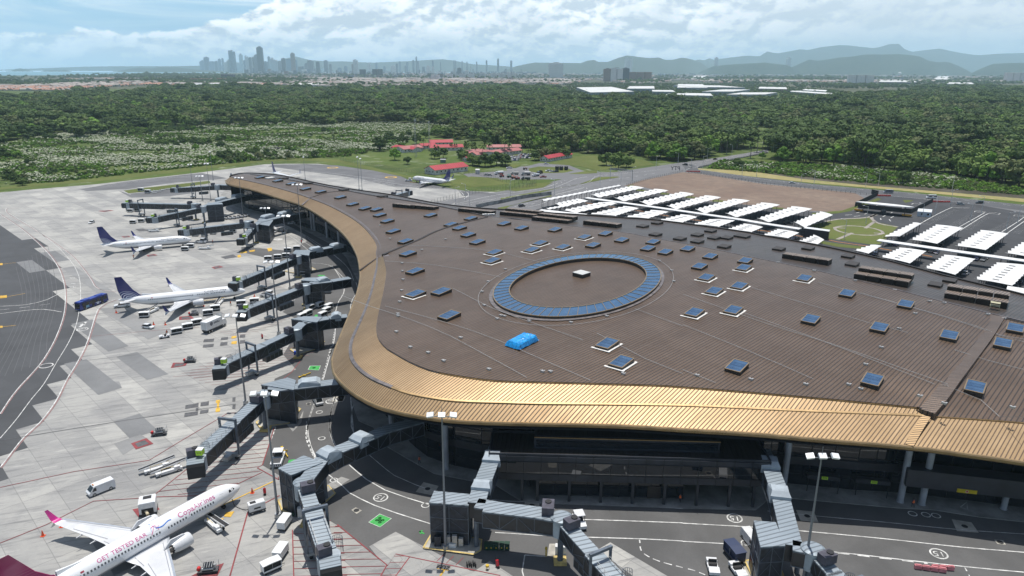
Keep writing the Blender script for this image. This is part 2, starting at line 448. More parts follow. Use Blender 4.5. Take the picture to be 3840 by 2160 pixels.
flat('taxiway',.05,[OV([(-60,500),(0,488),(0,484),(230,470),(505,436),(620,442),(322,476),(283,483),(250,478),(60,492)])if False else Z6([(-400,440),(0,372),(500,300),(1440,195),(1820,275),(1700,290),(1000,345),(300,440),(60,448),(-300,470)]),Z5([(660,15),(750,-8),(1250,-20),(1700,0),(2576,125),(2950,215),(3400,300)])[:5]+[(1548,681),(1745,716),(1830,722),(1880,735),(1735,735),(1717,712),(1600,706),(1480,700),(1280,660)],Z6([(190,470),(350,508),(1010,430),(1320,500),(950,545),(370,568)]),],M_TAXI)
flat('concrete_stand',.07,[Z4([(-300,600),(0,650),(500,678),(640,685),(1040,755),(1050,775),(640,830),(0,760),(-300,700)])],M_CONC)
flat('grass_verge',.06,[Z6([(255,462),(480,430),(1000,372),(1550,313),(1570,350),(1010,428),(330,503)]),[(-700,815),(-300,755),(0,712),(124,700),(358,681),(755,636),(994,606),(1069,604),(1193,604),(1280,614),(1548,671),(1745,706),(1745,700),(1548,664),(1280,600),(1193,592),(1069,590),(994,598),(755,622),(358,668),(124,690),(0,702),(-300,745),(-700,800)],],M_GRASS)
lp=GP([(-900,760),(0,845),(140,912),(196,1000),(215,1060),(250,1150),(318,1235),(300,1300),(268,1385),(215,1460),(150,1545),(70,1610),(8,1715),(-500,2300),(-1800,2000)])
b=MB();sx=5.85;sy=11.7
for i in range(-75,75):
 for j in range(-5,45):
  u=(i+.5)*sx;v=(j+.5)*sy;x=(u-v)*C45;y=(u+v)*C45
  if x>-60 or x<-330:continue
  if inside((x,y),lp):
   cs=[]
   for du,dv in((0,0),(1,0),(1,1),(0,1)):
    uu=(i+du)*sx;vv=(j+dv)*sy;cs.append(((uu-vv)*C45,(uu+vv)*C45,.05))
   b.add(cs,[(0,1,2,3)])
struct('asphalt_stand',b,M_ASPD)
M_CONCD=m_asphalt('dark relaid concrete',(.185,.188,.19),.15)
b=MB()
DONE=set()
def slab(i0,i1,j0,j1,z=.065):
 for i_ in range(i0,i1):
  for j_ in range(j0,j1):
   if(i_,j_)in DONE:return
   DONE.add((i_,j_))
 cs=[]
 for uu,vv in((i0,j0),(i1,j0),(i1,j1),(i0,j1)):
  uu*=sx;vv*=sy;cs.append(((uu-vv)*C45,(uu+vv)*C45,z))
 b.add(cs,[(0,1,2,3)])
def slab_at(px,py,n,mm):
 x,y=G(px,py);u=(x+y)*C45;v=(y-x)*C45;i=math.floor(u/sx);j=math.floor(v/sy);slab(i,i+n,j,j+mm)
for q in((230,960,1,2),(150,1005,1,2),(560,1610,1,1),(780,1180,1,1),(470,2010,1,1)):slab_at(*q)
ZA=lambda pts:ZL(150,1100,.4885,pts)
for i_,P_ in enumerate(([(240,235),(400,200),(680,405),(525,447)],[(185,540),(355,505),(630,722),(445,778)],[(585,487),(745,450),(985,620),(820,663)])):b.poly(GP(ZA(P_),.066),.066)
struct('relaid_slabs',b,M_CONCD)
flat('older_slabs',.062,[ZA([(450,115),(640,110),(960,300),(830,355)]),TL(0,1,[(470,575),(560,560),(900,780),(800,810)]),TL(0,2,[(650,0),(900,-20),(920,30),(745,82)]),TL(0,2,[(860,450),(1060,380),(1120,415),(930,535)])],m_asphalt('older grey concrete',(.235,.235,.232),.15))
road=([(835,772),(880,765),(950,792),(1030,825),(1143,880),(1150,905),(1080,940),(905,925),(905,945),(990,965),(1120,1010),(1150,1045),(1080,1080),(1110,1120),(1060,1170),(1118,1200),(1105,1260),(1062,1330),(1110,1385),(1030,1420),(1018,1490),(1045,1570),(1012,1665),(985,1745),(1060,1790),(1090,1900),(1200,1930),(1290,1985),(1452,2120),(1500,2090),(1900,2165),(2000,2260),(4500,2600),(4300,1700),(2600,1400),(1700,1300),(1500,1000),(1300,760),(1100,690),(860,690),(850,740)])
flat('service_road',.05,[road],M_ASPH)
flat('concrete_patches',.07,[TL(1,2,[(210,1225),(410,1115),(1110,1480),(900,1600),(500,1600)]),TL(1,2,[(950,1449),(1120,1335),(1340,1480),(1100,1560)]),TL(1,2,[(1935,1250),(2030,1195),(2460,1449),(2700,1600),(2300,1700),(2200,1449)]),TL(1,2,[(30,440),(105,445),(90,480),(60,480)]),TL(0,2,[(2450,770),(2576,700),(2640,720),(2530,790)]),TL(0,2,[(2160,300),(2240,300),(2290,200),(2275,290),(2210,360)]),],M_CONC)
b=MB();bk=MB();wr=MB()
def dslab(c,r,pts,mh=True):
 p=GP(TL(c,r,pts),.09);b.poly(p,.09)
 cx=sum(q[0]for q in p)/4;cy=sum(q[1]for q in p)/4
 if mh:bk.add([(cx+.55*math.cos(a*math.pi/8),cy+.55*math.sin(a*math.pi/8),.11)for a in range(16)],[tuple(range(16))])
dslab(1,2,[(620,740),(735,770),(690,840),(560,815)]);dslab(1,2,[(1385,885),(1490,885),(1500,950),(1380,948)])
dslab(1,2,[(75,950),(110,930),(155,955),(115,980)]);dslab(2,2,[(855,950),(990,962),(1025,1045),(890,1030)])
dslab(2,2,[(2030,1020),(2180,1045),(2235,1122),(2070,1110)]);dslab(2,2,[(2350,1175),(2420,1180),(2440,1213),(2375,1207)])
dslab(2,2,[(390,1212),(450,1218),(455,1258),(400,1252)]);dslab(2,2,[(455,1330),(520,1332),(540,1470),(470,1470)],False)
dslab(0,2,[(2520,90),(2600,88),(2585,135),(2505,132)]);dslab(1,2,[(-20,85),(30,88),(20,128),(-40,128)]);dslab(0,2,[(2310,145),(2345,140),(2348,158),(2312,160)])
dslab(1,2,[(1570,1205),(1640,1205),(1650,1290),(1555,1300)],False)
struct('drain_slabs',b,M_SLAB);struct('manhole_covers',bk,M_BLK)
walk_out=OV([(560,500),(590,530),(640,560),(700,590),(760,618),(800,640),(860,700),(905,780)])[:0]+Z5([(-100,520),(60,560),(200,640),(420,720),(700,775),(1000,860),(1170,960),(1400,1080),(1700,1240),(1850,1400),(1920,1560)])+[(1345,1060),(1345,1110),(1330,1200),(1310,1290),(1310,1380),(1318,1500),(1331,1545),(1345,1580)]+TL(1,2,[(240,330),(340,475),(600,625),(700,680),(1000,740),(1170,770),(1360,890),(1490,903),(2576,942)])+TL(2,2,[(550,955),(640,880),(760,862),(1340,915),(1620,940),(1900,955),(2250,1010),(2576,1045),(3000,1090)])
inner=[(4300,1500),(2600,1350),(1800,1300),(1600,1000),(1400,800),(1000,700),(860,690)]
b=MB();pw=GP(walk_out)+GP(inner);b.prism(pw,.0,.16);struct('terminal_pavement',b,M_WALK)
kerb_pts=GP(walk_out)
marks={'white':MB(),'yellow':MB(),'red':MB(),'pink':MB(),'green':MB(),'black':MB(),'dark':MB(),'tyre':MB()}
def line(col,pts,w=.25,z=.10,curve=True):
 p=GP(pts,z);p=smoothpath(p,3.0)if curve and len(p)>2 else p
 marks[col].ribbon(p,w,z)
def dashes(col,pts,w=.2,on=1.2,off=.9,z=.10):
 p=smoothpath(GP(pts,z),.3)if len(pts)>2 else resample(GP(pts,z),.3)
 acc=0;cur=[]
 for a,c in zip(p,p[1:]):
  d=math.dist(a,c);acc+=d
  if acc%(on+off)<on:cur=cur or[a];cur.append(c)
  elif len(cur)>1:marks[col].ribbon(cur,w,z);cur=[]
  else:cur=[]
 if len(cur)>1:marks[col].ribbon(cur,w,z)
def ringmark(c,r,x,y,R=.75,w=.2,col='white'):
 cx,cy=G(*T(c,r,x,y),.1)
 marks[col].ribbon([(cx+R*math.cos(a*math.pi/10),cy+R*math.sin(a*math.pi/10))for a in range(21)],w,.1)
def hatch(col,poly_px,ang,sp=2.4,w=.12,z=.095):
 P=GP(poly_px,z);a=R_(ang);ca,sa=math.cos(a),math.sin(a)
 Q=[(x*ca+y*sa,-x*sa+y*ca)for x,y in P]
 v=min(q[1]for q in Q)+sp/2;n=len(Q)
 while v<max(q[1]for q in Q):
  xs=[]
  for i in range(n):
   (x0,y0),(x1,y1)=Q[i],Q[(i+1)%n]
   if(y0>v)!=(y1>v):xs.append(x0+(v-y0)/(y1-y0)*(x1-x0))
  xs.sort()
  for i in range(0,len(xs)-1,2):
   marks[col].ribbon([(xs[i]*ca-v*sa,xs[i]*sa+v*ca),(xs[i+1]*ca-v*sa,xs[i+1]*sa+v*ca)],w,z)
  v+=sp
cA=TL(0,1,[(0,170),(150,270),(270,370),(370,470),(440,570),(480,680),(493,790),(480,930),(420,1100),(330,1260),(230,1380),(165,1449)])+TL(0,2,[(90,90),(0,225)])
line('white',cA,.24);line('pink',[(x+5,y)for x,y in cA],.22)
line('white',TL(0,1,[(50,150),(200,240),(330,330),(450,430),(540,530),(590,620),(607,720),(603,850),(575,1000),(520,1130),(430,1280),(330,1449)])+TL(0,2,[(240,110),(120,270),(0,410)]),.18)
cB=TL(0,1,[(130,118),(60,118),(42,140),(80,180),(250,280),(420,390),(540,480),(620,570),(680,650),(720,715),(780,742),(870,750)])
line('white',cB,.18);line('pink',[(x+4,y+1)for x,y in cB],.2)
cC=TL(0,1,[(870,810),(800,835),(750,870),(720,930),(690,1030),(650,1150),(580,1290),(500,1420)])+TL(0,2,[(420,130),(300,290),(180,400),(0,630)])
line('white',cC,.24);line('pink',[(x+5,y+2)for x,y in cC],.28)
line('white',TL(0,1,[(0,862),(200,850),(360,810),(470,755),(607,728)]),.3);line('white',TL(0,1,[(0,918),(180,895),(330,885),(465,905)]),.3)
dashes('white',TL(0,1,[(0,890),(200,868),(400,840)]),.2,3,3)
for k in range(9):line('tyre',TL(0,1,[(-150+k*62,1449-k*20),(0+k*45,1230-k*20),(110+k*36,1000-k*8),(170+k*32,800-k*10),(120+k*30,560-k*20)]),.13,.085)
for y0 in(545,790,1018):
 line('yellow',TL(0,1,[(0,y0),(120,y0-12)]if y0!=790 else[(0,800),(190,765)]),.25);marks['yellow'].poly(GP(TL(0,1,[(0,y0-8),(20,y0-8),(20,y0+6),(0,y0+8)]),.11),.11)
marks['yellow'].poly(GP(TL(0,1,[(0,783),(52,778),(52,797),(0,803)]),.1),.1)
for P_ in([(0,425),(900,280),(1780,150)],[(0,780),(560,660),(1125,575),(1330,450),(1710,225),(1780,215)],[(0,1200),(350,1060),(705,883),(1150,855)]):
 line('red' if P_[0][1]>500 else 'dark',TL(0,2,P_),.17,curve=False)
line('dark',TL(0,1,[(100,690),(700,620),(1400,520),(1700,465),(2200,330)]),.14,curve=False);line('dark',TL(0,1,[(400,970),(900,900),(1700,870)]),.12,curve=False)
line('dark',TL(0,1,[(210,1320),(1000,1230),(1500,1130),(2100,1000)]),.12,curve=False);line('red',TL(0,1,[(680,1090),(1100,1050),(1500,1020)]),.12,curve=False)
line('dark',TL(0,1,[(390,310),(900,240),(1500,180)]),.12,curve=False);line('red',TL(0,2,[(1145,852),(1430,625),(1560,480),(1700,300)]),.18,curve=False)
line('red',TL(0,2,[(1145,852),(1500,842),(1800,750),(1980,665)]),.2,curve=False);line('red',TL(0,2,[(2068,330),(2030,460),(1980,610),(1942,632),(2105,722),(2100,700)]),.22,curve=False)
line('red',TL(0,2,[(2110,840),(1870,965),(1735,1449)]),.25,curve=False);line('red',TL(0,2,[(2207,1100),(2217,1449)]),.2,curve=False)
hatch('red',TL(0,2,[(1170,830),(1440,640),(1700,360),(2050,340),(2020,480),(1975,610),(1930,640),(1985,665),(1800,745),(1500,835)]),12,1.9)
hatch('red',TL(0,2,[(2212,1110),(2440,1010),(2576,1060),(2620,1449),(2300,1600),(2222,1600)]),2,1.9)
hatch('red',TL(1,2,[(-40,1040),(0,1080),(350,1370),(290,1460),(0,1449),(-100,1300)]),2,1.9)
line('red',TL(1,2,[(-30,1060),(350,1370),(410,1282),(1200,1445)]),.2,curve=False);line('red',TL(1,2,[(345,1365),(290,1460)]),.2,curve=False);line('red',TL(1,2,[(515,1305),(410,1449)]),.18,curve=False)
hatch('red',TL(1,2,[(410,1285),(515,1305),(400,1465),(290,1465)]),2,1.6);hatch('red',TL(1,2,[(720,1275),(930,1310),(900,1375),(690,1330)]),60,1.7)
for P_ in([(1400,1380),(2000,1130),(2400,1200),(2150,1320),(1700,1500)],[(1650,1060),(2020,960),(2250,900),(2100,1000),(1800,1100)],[(1290,0+1400),(1700,1240),(2100,1240),(1800,1400)]):
 hatch('pink',TL(0,1,P_),14,1.9,.14)
hatch('pink',TL(0,1,[(1900,680),(2200,640),(2150,720),(1950,760)]),14,1.9,.12)
for P_ in([(1780,1130),(2270,1270),(2200,1360),(2100,1440)],):line('red',TL(0,1,P_[1:]),.2,curve=False)
line('yellow',TL(0,2,[(1500,985),(1700,905),(1900,810),(2075,728)]),.3,curve=False);line('yellow',TL(0,1,[(1530,820),(1600,812),(1720,790)]),.3,curve=False)
line('yellow',TL(1,2,[(783,1395),(745,1449)]),.35,curve=False);marks['dark'].poly(GP(TL(1,2,[(725,1358),(825,1372),(812,1402),(715,1390)]),.1),.1)
line('white',TL(0,2,[(2545,60),(2500,200),(2487,330),(2520,450),(2576,540)]));line('white',TL(0,2,[(2368,160),(2325,300),(2325,420),(2400,600),(2500,700),(2576,760)])+TL(1,2,[(60,820),(250,915),(420,975),(690,1060)]))
dashes('white',TL(0,2,[(2318,300),(2310,400),(2345,500),(2390,590)]),.25);dashes('white',TL(0,2,[(2090,300),(2040,440)]),.22)
line('white',TL(1,2,[(60,610),(190,720),(330,800),(500,860),(700,920)]));line('white',TL(1,2,[(-40,230-400),(40,240),(70,100),(80,220),(90,350)])[2:])
line('white',Z8([(700,960),(700,860),(712,740),(750,640)]));line('white',Z8([(700,960),(730,1040),(780,1110)]));line('white',TL(1,2,[(210,535),(400,690),(560,760),(760,820),(1100,870),(1400,890),(1900,906),(2576,940)]),.15)
line('white',TL(1,2,[(1820,1022),(2100,1030),(2576,1048)])+TL(2,2,[(0,1050),(500,1078),(860,1105),(1500,1165),(2100,1230),(2576,1270),(3000,1310)]))
line('white',TL(1,2,[(1160,1120),(1400,1135),(1640,1150),(1900,1157),(2300,1170),(2576,1185)])+TL(2,2,[(0,1187),(480,1215),(1150,1268),(1700,1330),(2200,1385),(2576,1420)]))
line('white',TL(2,2,[(640,958),(1000,995),(1500,1040),(2050,1095),(2576,1132)]),.15)
dashes('white',TL(2,2,[(1170,1275),(1600,1325),(1850,1355)]),.3,2,1.5);dashes('white',TL(1,2,[(2250,1175),(2270,1265),(2380,1330),(2576,1385)])+TL(2,2,[(80,1405),(170,1440)]),.22,1.2,.8)
line('white',TL(1,2,[(1385,1290),(1365,1410),(1375,1449)]),.2,curve=False);line('white',TL(1,2,[(1385,1290),(1550,1302)]),.2,curve=False)
dashes('white',TL(2,2,[(2130,1385),(2165,1449)]),.2)
for q in((0,2,2410,212),(0,2,2428,410),(0,2,2520,725),(1,2,635,915),(2,2,1735,978),(2,2,1836,986),(2,2,1912,993),(2,2,475,1200),(0,2,2500,525)):ringmark(*q)
line('white',TL(0,1,[(2100,225),(2250,300),(2380,390),(2500,470)]),.2);line('white',TL(0,1,[(1960,200),(2200,340),(2350,460)]),.2)
line('white',TL(0,1,[(2350,535),(2480,550),(2576,630)])+TL(0,1,[(2640,700)]),.2)
line('white',Z7([(15,280),(80,370),(140,490),(140,580),(90,660),(58,760),(45,850),(50,960),(40,1080),(10,1200),(-10,1260)]));line('white',Z7([(15,150),(150,260),(215,350),(250,440)]),.2)
line('white',Z7([(275,460),(292,520),(285,570),(240,640),(215,720),(215,770)]),.2);dashes('white',Z7([(38,1000),(20,1120),(-10,1230)]),.2)
line('white',Z8([(475,0),(430,150),(360,400)]));dashes('white',Z8([(450,0),(400,200),(345,400)]),.2);line('white',Z8([(532,545),(480,700),(440,860),(440,1000),(490,1150),(550,1270)]));line('white',Z8([(250,690),(190,860),(170,990),(210,1200),(275,1340)]));dashes('white',Z8([(160,900),(160,1050),(225,1290)]),.2)
for P_ in([(1760,700),(1900,760),(2020,830)],[(1740,760),(1960,850),(2060,920)],[(2400,925),(2560,980)]):line('white',Z6(P_),.2)
for P_ in([(0,615),(220,690),(520,770)],[(0,672),(330,770)],[(640,880),(900,1000),(1150,1120),(1340,1240)],[(780,850),(1100,980),(1500,1230)],[(1650,1340),(1780,1449)]):line('white',Z5(P_),.2)
def text_mesh(s,size,ext=0.0):
 cu=bpy.data.curves.new('txt','FONT');cu.body=s;cu.size=size;cu.extrude=ext;cu.align_x='CENTER';cu.align_y='CENTER'
 o=bpy.data.objects.new('txt',cu);COL.objects.link(o);dg=bpy.context.evaluated_depsgraph_get();dg.update()
 me=o.evaluated_get(dg).to_mesh();vs=[v.co.copy()for v in me.vertices];fs=[tuple(p.vertices)for p in me.polygons]
 o.evaluated_get(dg).to_mesh_clear();bpy.data.objects.remove(o);bpy.data.curves.remove(cu);return vs,fs
def ground_text(col,s,c,r,x,y,size,rz,z=.1,sy=1.0):
 cx,cy=G(*T(c,r,x,y),z);vs,fs=text_mesh(s,size);ca,sa=math.cos(R_(rz)),math.sin(R_(rz))
 marks[col].add([(cx+v.x*ca-v.y*sy*sa,cy+v.x*sa+v.y*sy*ca,z)for v in vs],fs)
for c,r,x,y,rz in((1,2,297,856,155),(2,2,392,1012,172),(2,2,1933,1280,168),(1,2,-75,130,100),(1,2,-20,65,110)):
 ground_text('white','15',c,r,x,y,2.0,rz);ringmark(c,r,x,y,1.35,.28)
cx,cy=G(*Z8([(575,850)])[0],.1)
def panel(col,c,r,pts,z=.1):marks[col].poly(GP(TL(c,r,pts),z),z)
panel('green',1,2,[(205,1043),(290,980),(378,1015),(292,1080)]);panel('green',0,1,[(2325,1340),(2340,1312),(2420,1310),(2405,1345)])
panel('green',0,1,[(2395,632),(2405,625),(2455,627),(2440,637)]);panel('green',0,1,[(2372,942),(2378,926),(2412,925),(2404,946)]);panel('green',0,2,[(2172,600),(2180,573),(2275,562),(2240,585)])
for dx,dy in((0,0),(22,0),(-22,0),(0,16),(0,-16)):ringmark(1,2,291+dx,1028+dy,.22,.2)
ringmark(0,1,2370,1327,.3,.3)
line('white',TL(1,2,[(205,1043),(290,980),(378,1015),(292,1080),(205,1043)]),.12,.115,curve=False);line('white',TL(0,1,[(2325,1340),(2340,1312),(2420,1310),(2405,1345),(2325,1340)]),.15,.115,curve=False)
ground_text('white','METROBUS',1,2,275,1063,.01,0)if False else None
line('green',TL(1,2,[(590,1110),(625,1130)]),.35,curve=False);line('green',TL(1,2,[(615,1105),(592,1112),(600,1130)]),.3,curve=False)
for c,r,x,y,pts in((0,2,1072,450,[(988,448),(1105,408),(1158,450),(1025,493)]),(0,1,1400,945,[(1352,940),(1440,935),(1470,958),(1350,965)]),(0,1,1350,1303,[(1307,1288),(1415,1288),(1400,1310),(1288,1328)]),(0,1,1145,477,[(1105,477),(1160,467),(1190,477),(1120,487)]),(0,1,1640,567,[(1595,568),(1655,555),(1687,566),(1620,580)]),(0,1,950,335,[(915,336),(970,330),(985,338),(935,344)]),(0,1,800,143,[(740,143),(820,136),(860,140),(790,150)]),(0,2,1570,1449,[(1440,1449),(1540,1400),(1690,1350),(1640,1449)]),(0,2,1080,960,[(1000,945),(1180,910),(1205,945),(1045,1005)])):
 panel('red',c,r,pts);mx=sum(p[0]for p in pts)/4;my=sum(p[1]for p in pts)/4
 panel('dark',c,r,[(mx+(p[0]-mx)*.62,my+(p[1]-my)*.62)for p in pts],.115);ringmark(c,r,mx,my,.22,.44,'yellow')
for pts in([(1400,160),(1500,142),(1497,172),(1397,187)],[(1515,140),(1578,130),(1575,160),(1512,168)],[(1394,218),(1495,205),(1492,232),(1390,248)],[(1512,200),(1575,190),(1572,215),(1508,225)],[(1478,180),(1498,177),(1497,200),(1477,203)],[(1755,100),(1778,98),(1776,130),(1753,132)],[(1755,158),(1778,155),(1776,186),(1753,188)]):panel('dark',0,2,pts)
for pts in([(1630,122),(1662,118),(1660,140),(1628,144)],[(1628,182),(1662,178),(1660,208),(1626,212)],[(1638,144),(1655,142),(1652,180),(1636,182)],[(1705,968),(1770,960),(1740,1003),(1690,1000)],[(1655,1018),(1690,1010),(1680,1028),(1660,1030)]):panel('yellow',0,2,pts)
for pts in([(1540,1112),(1618,1106),(1612,1128),(1533,1134)],[(1535,1152),(1615,1145),(1610,1168),(1530,1174)],[(1670,1098),(1722,1093),(1720,1113),(1665,1118)],[(1665,1135),(1718,1130),(1715,1153),(1660,1160)],[(1812,1078),(1852,1075),(1850,1097),(1808,1100)],[(1812,1120),(1850,1116),(1848,1140),(1808,1144)],[(1665,490),(1760,470),(1790,490),(1700,505)],[(1020,280),(1080,275),(1120,290),(1050,296)]):panel('dark',0,1,pts)
for pts in([(1748,1088),(1785,1084),(1782,1102),(1745,1106)],[(1748,1128),(1788,1124),(1785,1146),(1745,1148)],[(1808,452),(1860,444),(1865,458),(1815,464)],[(1880,442),(1925,435),(1920,448),(1885,452)],[(1790,478),(1815,472),(1820,492),(1795,495)],[(2015,425),(2050,420),(2055,442),(2025,448)]):panel('yellow',0,1,pts)
for s_,x,y,rz in(('5',548,650,70),('1',555,692,70),('2',552,717,70)):ground_text('white',s_,0,1,x,y,3.2,rz)
ringmark(0,1,622,1036,1.6,.35);ringmark(0,1,348,1310,1.7,.35);line('white',TL(0,1,[(600,1020),(650,980)]),.8,curve=False);line('white',TL(0,1,[(605,1000),(632,988),(640,1005)]),.4,curve=False)
ground_text('yellow','209',1,2,772,1384,1.6,165);ground_text('white','15',0,1,622,1036,2.4,70)
for c,r,x,y in((0,1,2100,357),):marks['white'].add([(G(*T(c,r,x,y),.1)[0]+2.2*math.cos(a*math.pi/8),G(*T(c,r,x,y),.1)[1]+2.2*math.sin(a*math.pi/8),.1)for a in range(16)],[tuple(range(16))])
line('white',Z4([(-200,540),(0,595),(300,640),(700,660),(1000,690),(1080,730),(1060,770),(800,830),(640,860)]),.35);line('white',Z4([(0,565),(500,640),(900,670),(1100,700),(1150,740),(1100,790)]),.35)
line('white',Z5([(1320,95),(1700,130),(2576,240)]),.35);line('white',Z5([(1050,90),(1600,140),(2576,300)]),.35);line('white',Z6([(0,385),(700,290),(1440,225)]),.3);line('white',Z6([(230,470),(360,520)]),.3)
for x,y in((1640,35),(2520,180)):ringmark(0,0,(840+x*.24845)/.496894,(620+y*.24845)/.496894,4,1.6,'yellow')
MK={'white':M_WHITE,'yellow':M_YEL,'red':M_RED,'pink':M_PINK,'green':M_GRN,'black':M_BLK,'tyre':mat('pale tyre mark',(.115,.115,.12),.8),'dark':mat('dark patch paint',(.10,.10,.105),.8,var=.2)}
for k,b in marks.items():
 if b.v:struct('road_markings_'+k,b,MK[k])
asph=[Z4([(1000,830),(1400,760),(1700,712)])[0],(1700,772),(1500,800),(1450,790),(1560,768),(1850,722),(1990,700),(2110,672)]+Z4([(1210,560),(1080,490),(1330,470),(1620,450),(1600,420),(1720,420),(1780,400),(1880,390),(2000,360),(2350,380),(2500,440),(2576,470),(2900,470)])+TL(2,0,[(0,1225),(300,1185),(640,1128),(650,1150),(330,1212),(110,1262),(130,1275),(500,1330),(1000,1390),(1700,1452)])+[(3840,772),(4400,830),(4500,1300),(3300,1100),(2000,900),(1500,850)]
flat('landside_roads',.05,[asph],M_ROAD)
flat('car_park_paving',.07,[[(2010,785),(2200,742),(2390,705),(2620,752),(2900,778),(3100,800),(3210,788),(3290,730),(3500,738),(3840,798),(4400,870),(4500,1400),(3300,1100),(2600,900),(2000,830)]],M_LOT)
flat('approach_road',.08,[TL(2,0,[(0,1255),(40,1300),(600,1380),(1000,1430),(1300,1455),(2100,1530),(2576,1590),(3300,1700),(3300,1600),(2576,1545),(1700,1452),(1000,1390),(500,1330),(110,1262),(60,1235)])],m_asphalt('dark road asphalt',(.085,.087,.092),.15))
flat('vacant_earth_lot',.09,[[(2340,697),(2408,676),(2560,646),(2620,650),(2858,689),(3206,724),(3250,748),(3212,785),(3106,794),(3000,788),(2616,749),(2415,702)]],M_SOIL)
flat('dry_verge',.10,[[(2616,631),(2808,641),(3007,671),(3256,696),(3554,721),(3840,745),(4500,820),(4500,850),(3840,758),(3400,716),(3057,687),(2808,661),(2620,636)]],M_DRY)
flat('rocky_bank',.09,[[(2690,634),(2820,640),(3007,660),(3256,684),(3554,706),(3840,728),(4500,790),(4500,822),(3840,746),(3554,722),(3256,697),(3007,672),(2808,642)]],M_BANK)
flat('grass_islands',.11,[Z4([(1590,682),(1960,600),(2170,590),(2050,655),(1720,700)]),Z1([(-330,330),(150,245),(600,170),(860,75),(1080,70),(1100,80),(900,110),(350,215),(0,300),(-330,350)]),Z4([(1500,930),(1505,898),(1750,852),(2150,745),(2155,760),(1900,805),(1640,880),(1570,930)]),Z4([(1180,520),(1500,540),(1640,610),(1200,650),(900,600),(930,580)]),Z4([(1870,425),(2000,400),(2330,415),(2420,450),(2300,475),(2000,480),(1890,460)]),Z4([(2350,488),(2576,455),(2700,450),(2700,480),(2500,492)]),Z4([(2120,370),(2500,270),(2900,270),(3300,330),(3400,380),(2700,450),(2510,400),(2300,380)]),Z4([(1650,375),(1800,375),(1700,410),(1650,400)]),Z3([(-300,620),(0,575),(380,555),(420,600),(720,660),(500,870),(380,870),(-200,790),(-330,650)]),Z3([(-300,520),(0,505),(150,480),(260,430),(420,380),(520,340),(480,320),(350,370),(200,420),(60,470),(-300,500)]),Z3([(770,345),(900,350),(870,365),(800,380)]),[(2350,698),(2380,690),(2360,702)],Z3([(-330,805),(0,860),(330,900),(330,930),(0,900),(-330,830)]),Z1([(1310,225),(1430,235),(1400,250),(1300,240)]),Z1([(1610,262),(1710,275),(1690,290),(1590,285)]),Z1([(1910,305),(2040,318),(2000,332),(1890,325)]),Z1([(2240,350),(2380,362),(2340,378),(2220,372)]),Z2([(830,410),(1040,430),(1000,450),(840,440)]),],M_GRASS)
M_KERB=mat('pale kerb',(.42,.38,.33),.8,var=.15);M_PATH=mat('path concrete',(.30,.27,.24),.85,var=.2,vscale=.3)
b=MB()
def rib(pts,w,z=.14):b.ribbon(smoothpath(GP(pts,z),3)if len(pts)>2 else GP(pts,z),w,z)
ecx,ecy=G(*Z3([(250,705)])[0],.13)
b.ribbon([(ecx+11.5*math.cos(a*math.pi/20),ecy+11.5*math.sin(a*math.pi/20))for a in range(41)],1.6,.13)
for P_ in([(440,600),(330,680)],[(180,735),(0,810)],[(430,735),(560,745)],[(-50,670),(100,680)],[(-330,640),(0,575),(360,550),(560,470)],[(720,665),(500,625),(410,570),(420,530),(540,480)]):rib(Z3(P_),1.8)
struct('park_paths',b,M_PATH)
b=MB()
for P_ in([(980,625),(1170,520),(1360,432),(1420,438),(1560,440)],[(1440,665),(1740,495),(1700,490),(1620,487),(1625,478),(1660,472),(1760,490)],[(1450,705),(1790,503),(1900,518),(1925,505),(1880,497),(1790,500)],[(1940,725),(2205,545),(2080,535),(2100,522),(2205,530)],[(1990,750),(2260,560)],[(2190,560),(2300,520)]):rib(Z3(P_),.45,.16)
for(x0,y0,x1,y1,n,dx,dy)in((1010,625,1360,460,17,95,12),(1290,655,1540,520,14,110,12),(1480,690,1730,540,14,100,12),(1800,700,2080,560,14,100,12),(2060,730,2250,600,9,100,12)):
 for i in range(n):
  f=i/(n-1);x=x0+(x1-x0)*f;y=y0+(y1-y0)*f;k=1-.25*f;rib(Z3([(x,y),(x+dx*k,y+dy*k)]),.12,.15)
for P_ in([(90,525),(175,518)],[(195,540),(270,532)],[(225,498),(268,488)],[(320,515),(360,497)],[(445,415),(490,403)],[(610,513),(650,490)],[(535,545),(570,528)],[(630,558),(665,540)],[(700,525),(730,510)],[(745,450),(780,438)],[(875,398),(900,385),(1000,388),(960,398)],[(510,560),(515,580)],[(612,575),(630,597)]):rib(Z3(P_),.5,.15)
def lane(pts,dash=True,w=.35,on=4,off=7):
 p=smoothpath(GP(pts,.14),1.0);acc=0;cur=[]
 if not dash:b.ribbon(p,w,.14);return
 for a_,c_ in zip(p,p[1:]):
  acc+=math.dist(a_,c_)
  if acc%(on+off)<on:cur=cur or[a_];cur.append(c_)
  elif len(cur)>1:b.ribbon(cur,w,.14);cur=[]
  else:cur=[]
lane(Z4([(1000,850),(1400,760),(1750,705),(2050,660),(2230,600)]),False);lane(Z4([(1040,860),(1300,815),(1700,755),(2150,720),(2576,600)])+Z1([(860,60),(1300,20),(1600,-10)]),False,.25)
lane(Z4([(1150,865),(1500,790),(1900,735),(2150,735)]));lane(Z4([(1250,880),(1600,800),(2000,755),(2150,740)]))
lane(Z4([(1600,920),(1760,870),(2100,790),(2400,700),(2576,660)])+Z1([(400,130),(900,60),(1500,0)]));lane(Z4([(1700,925),(1900,860),(2200,780),(2576,690)])+Z1([(400,200),(900,130),(1600,20)]))
lane(Z1([(330,290),(680,205)]),False,.5);lane(Z1([(0,440),(160,400),(300,340)]),False);lane(Z4([(2000,690),(2200,650),(2420,560),(2576,520)]),False,.3)
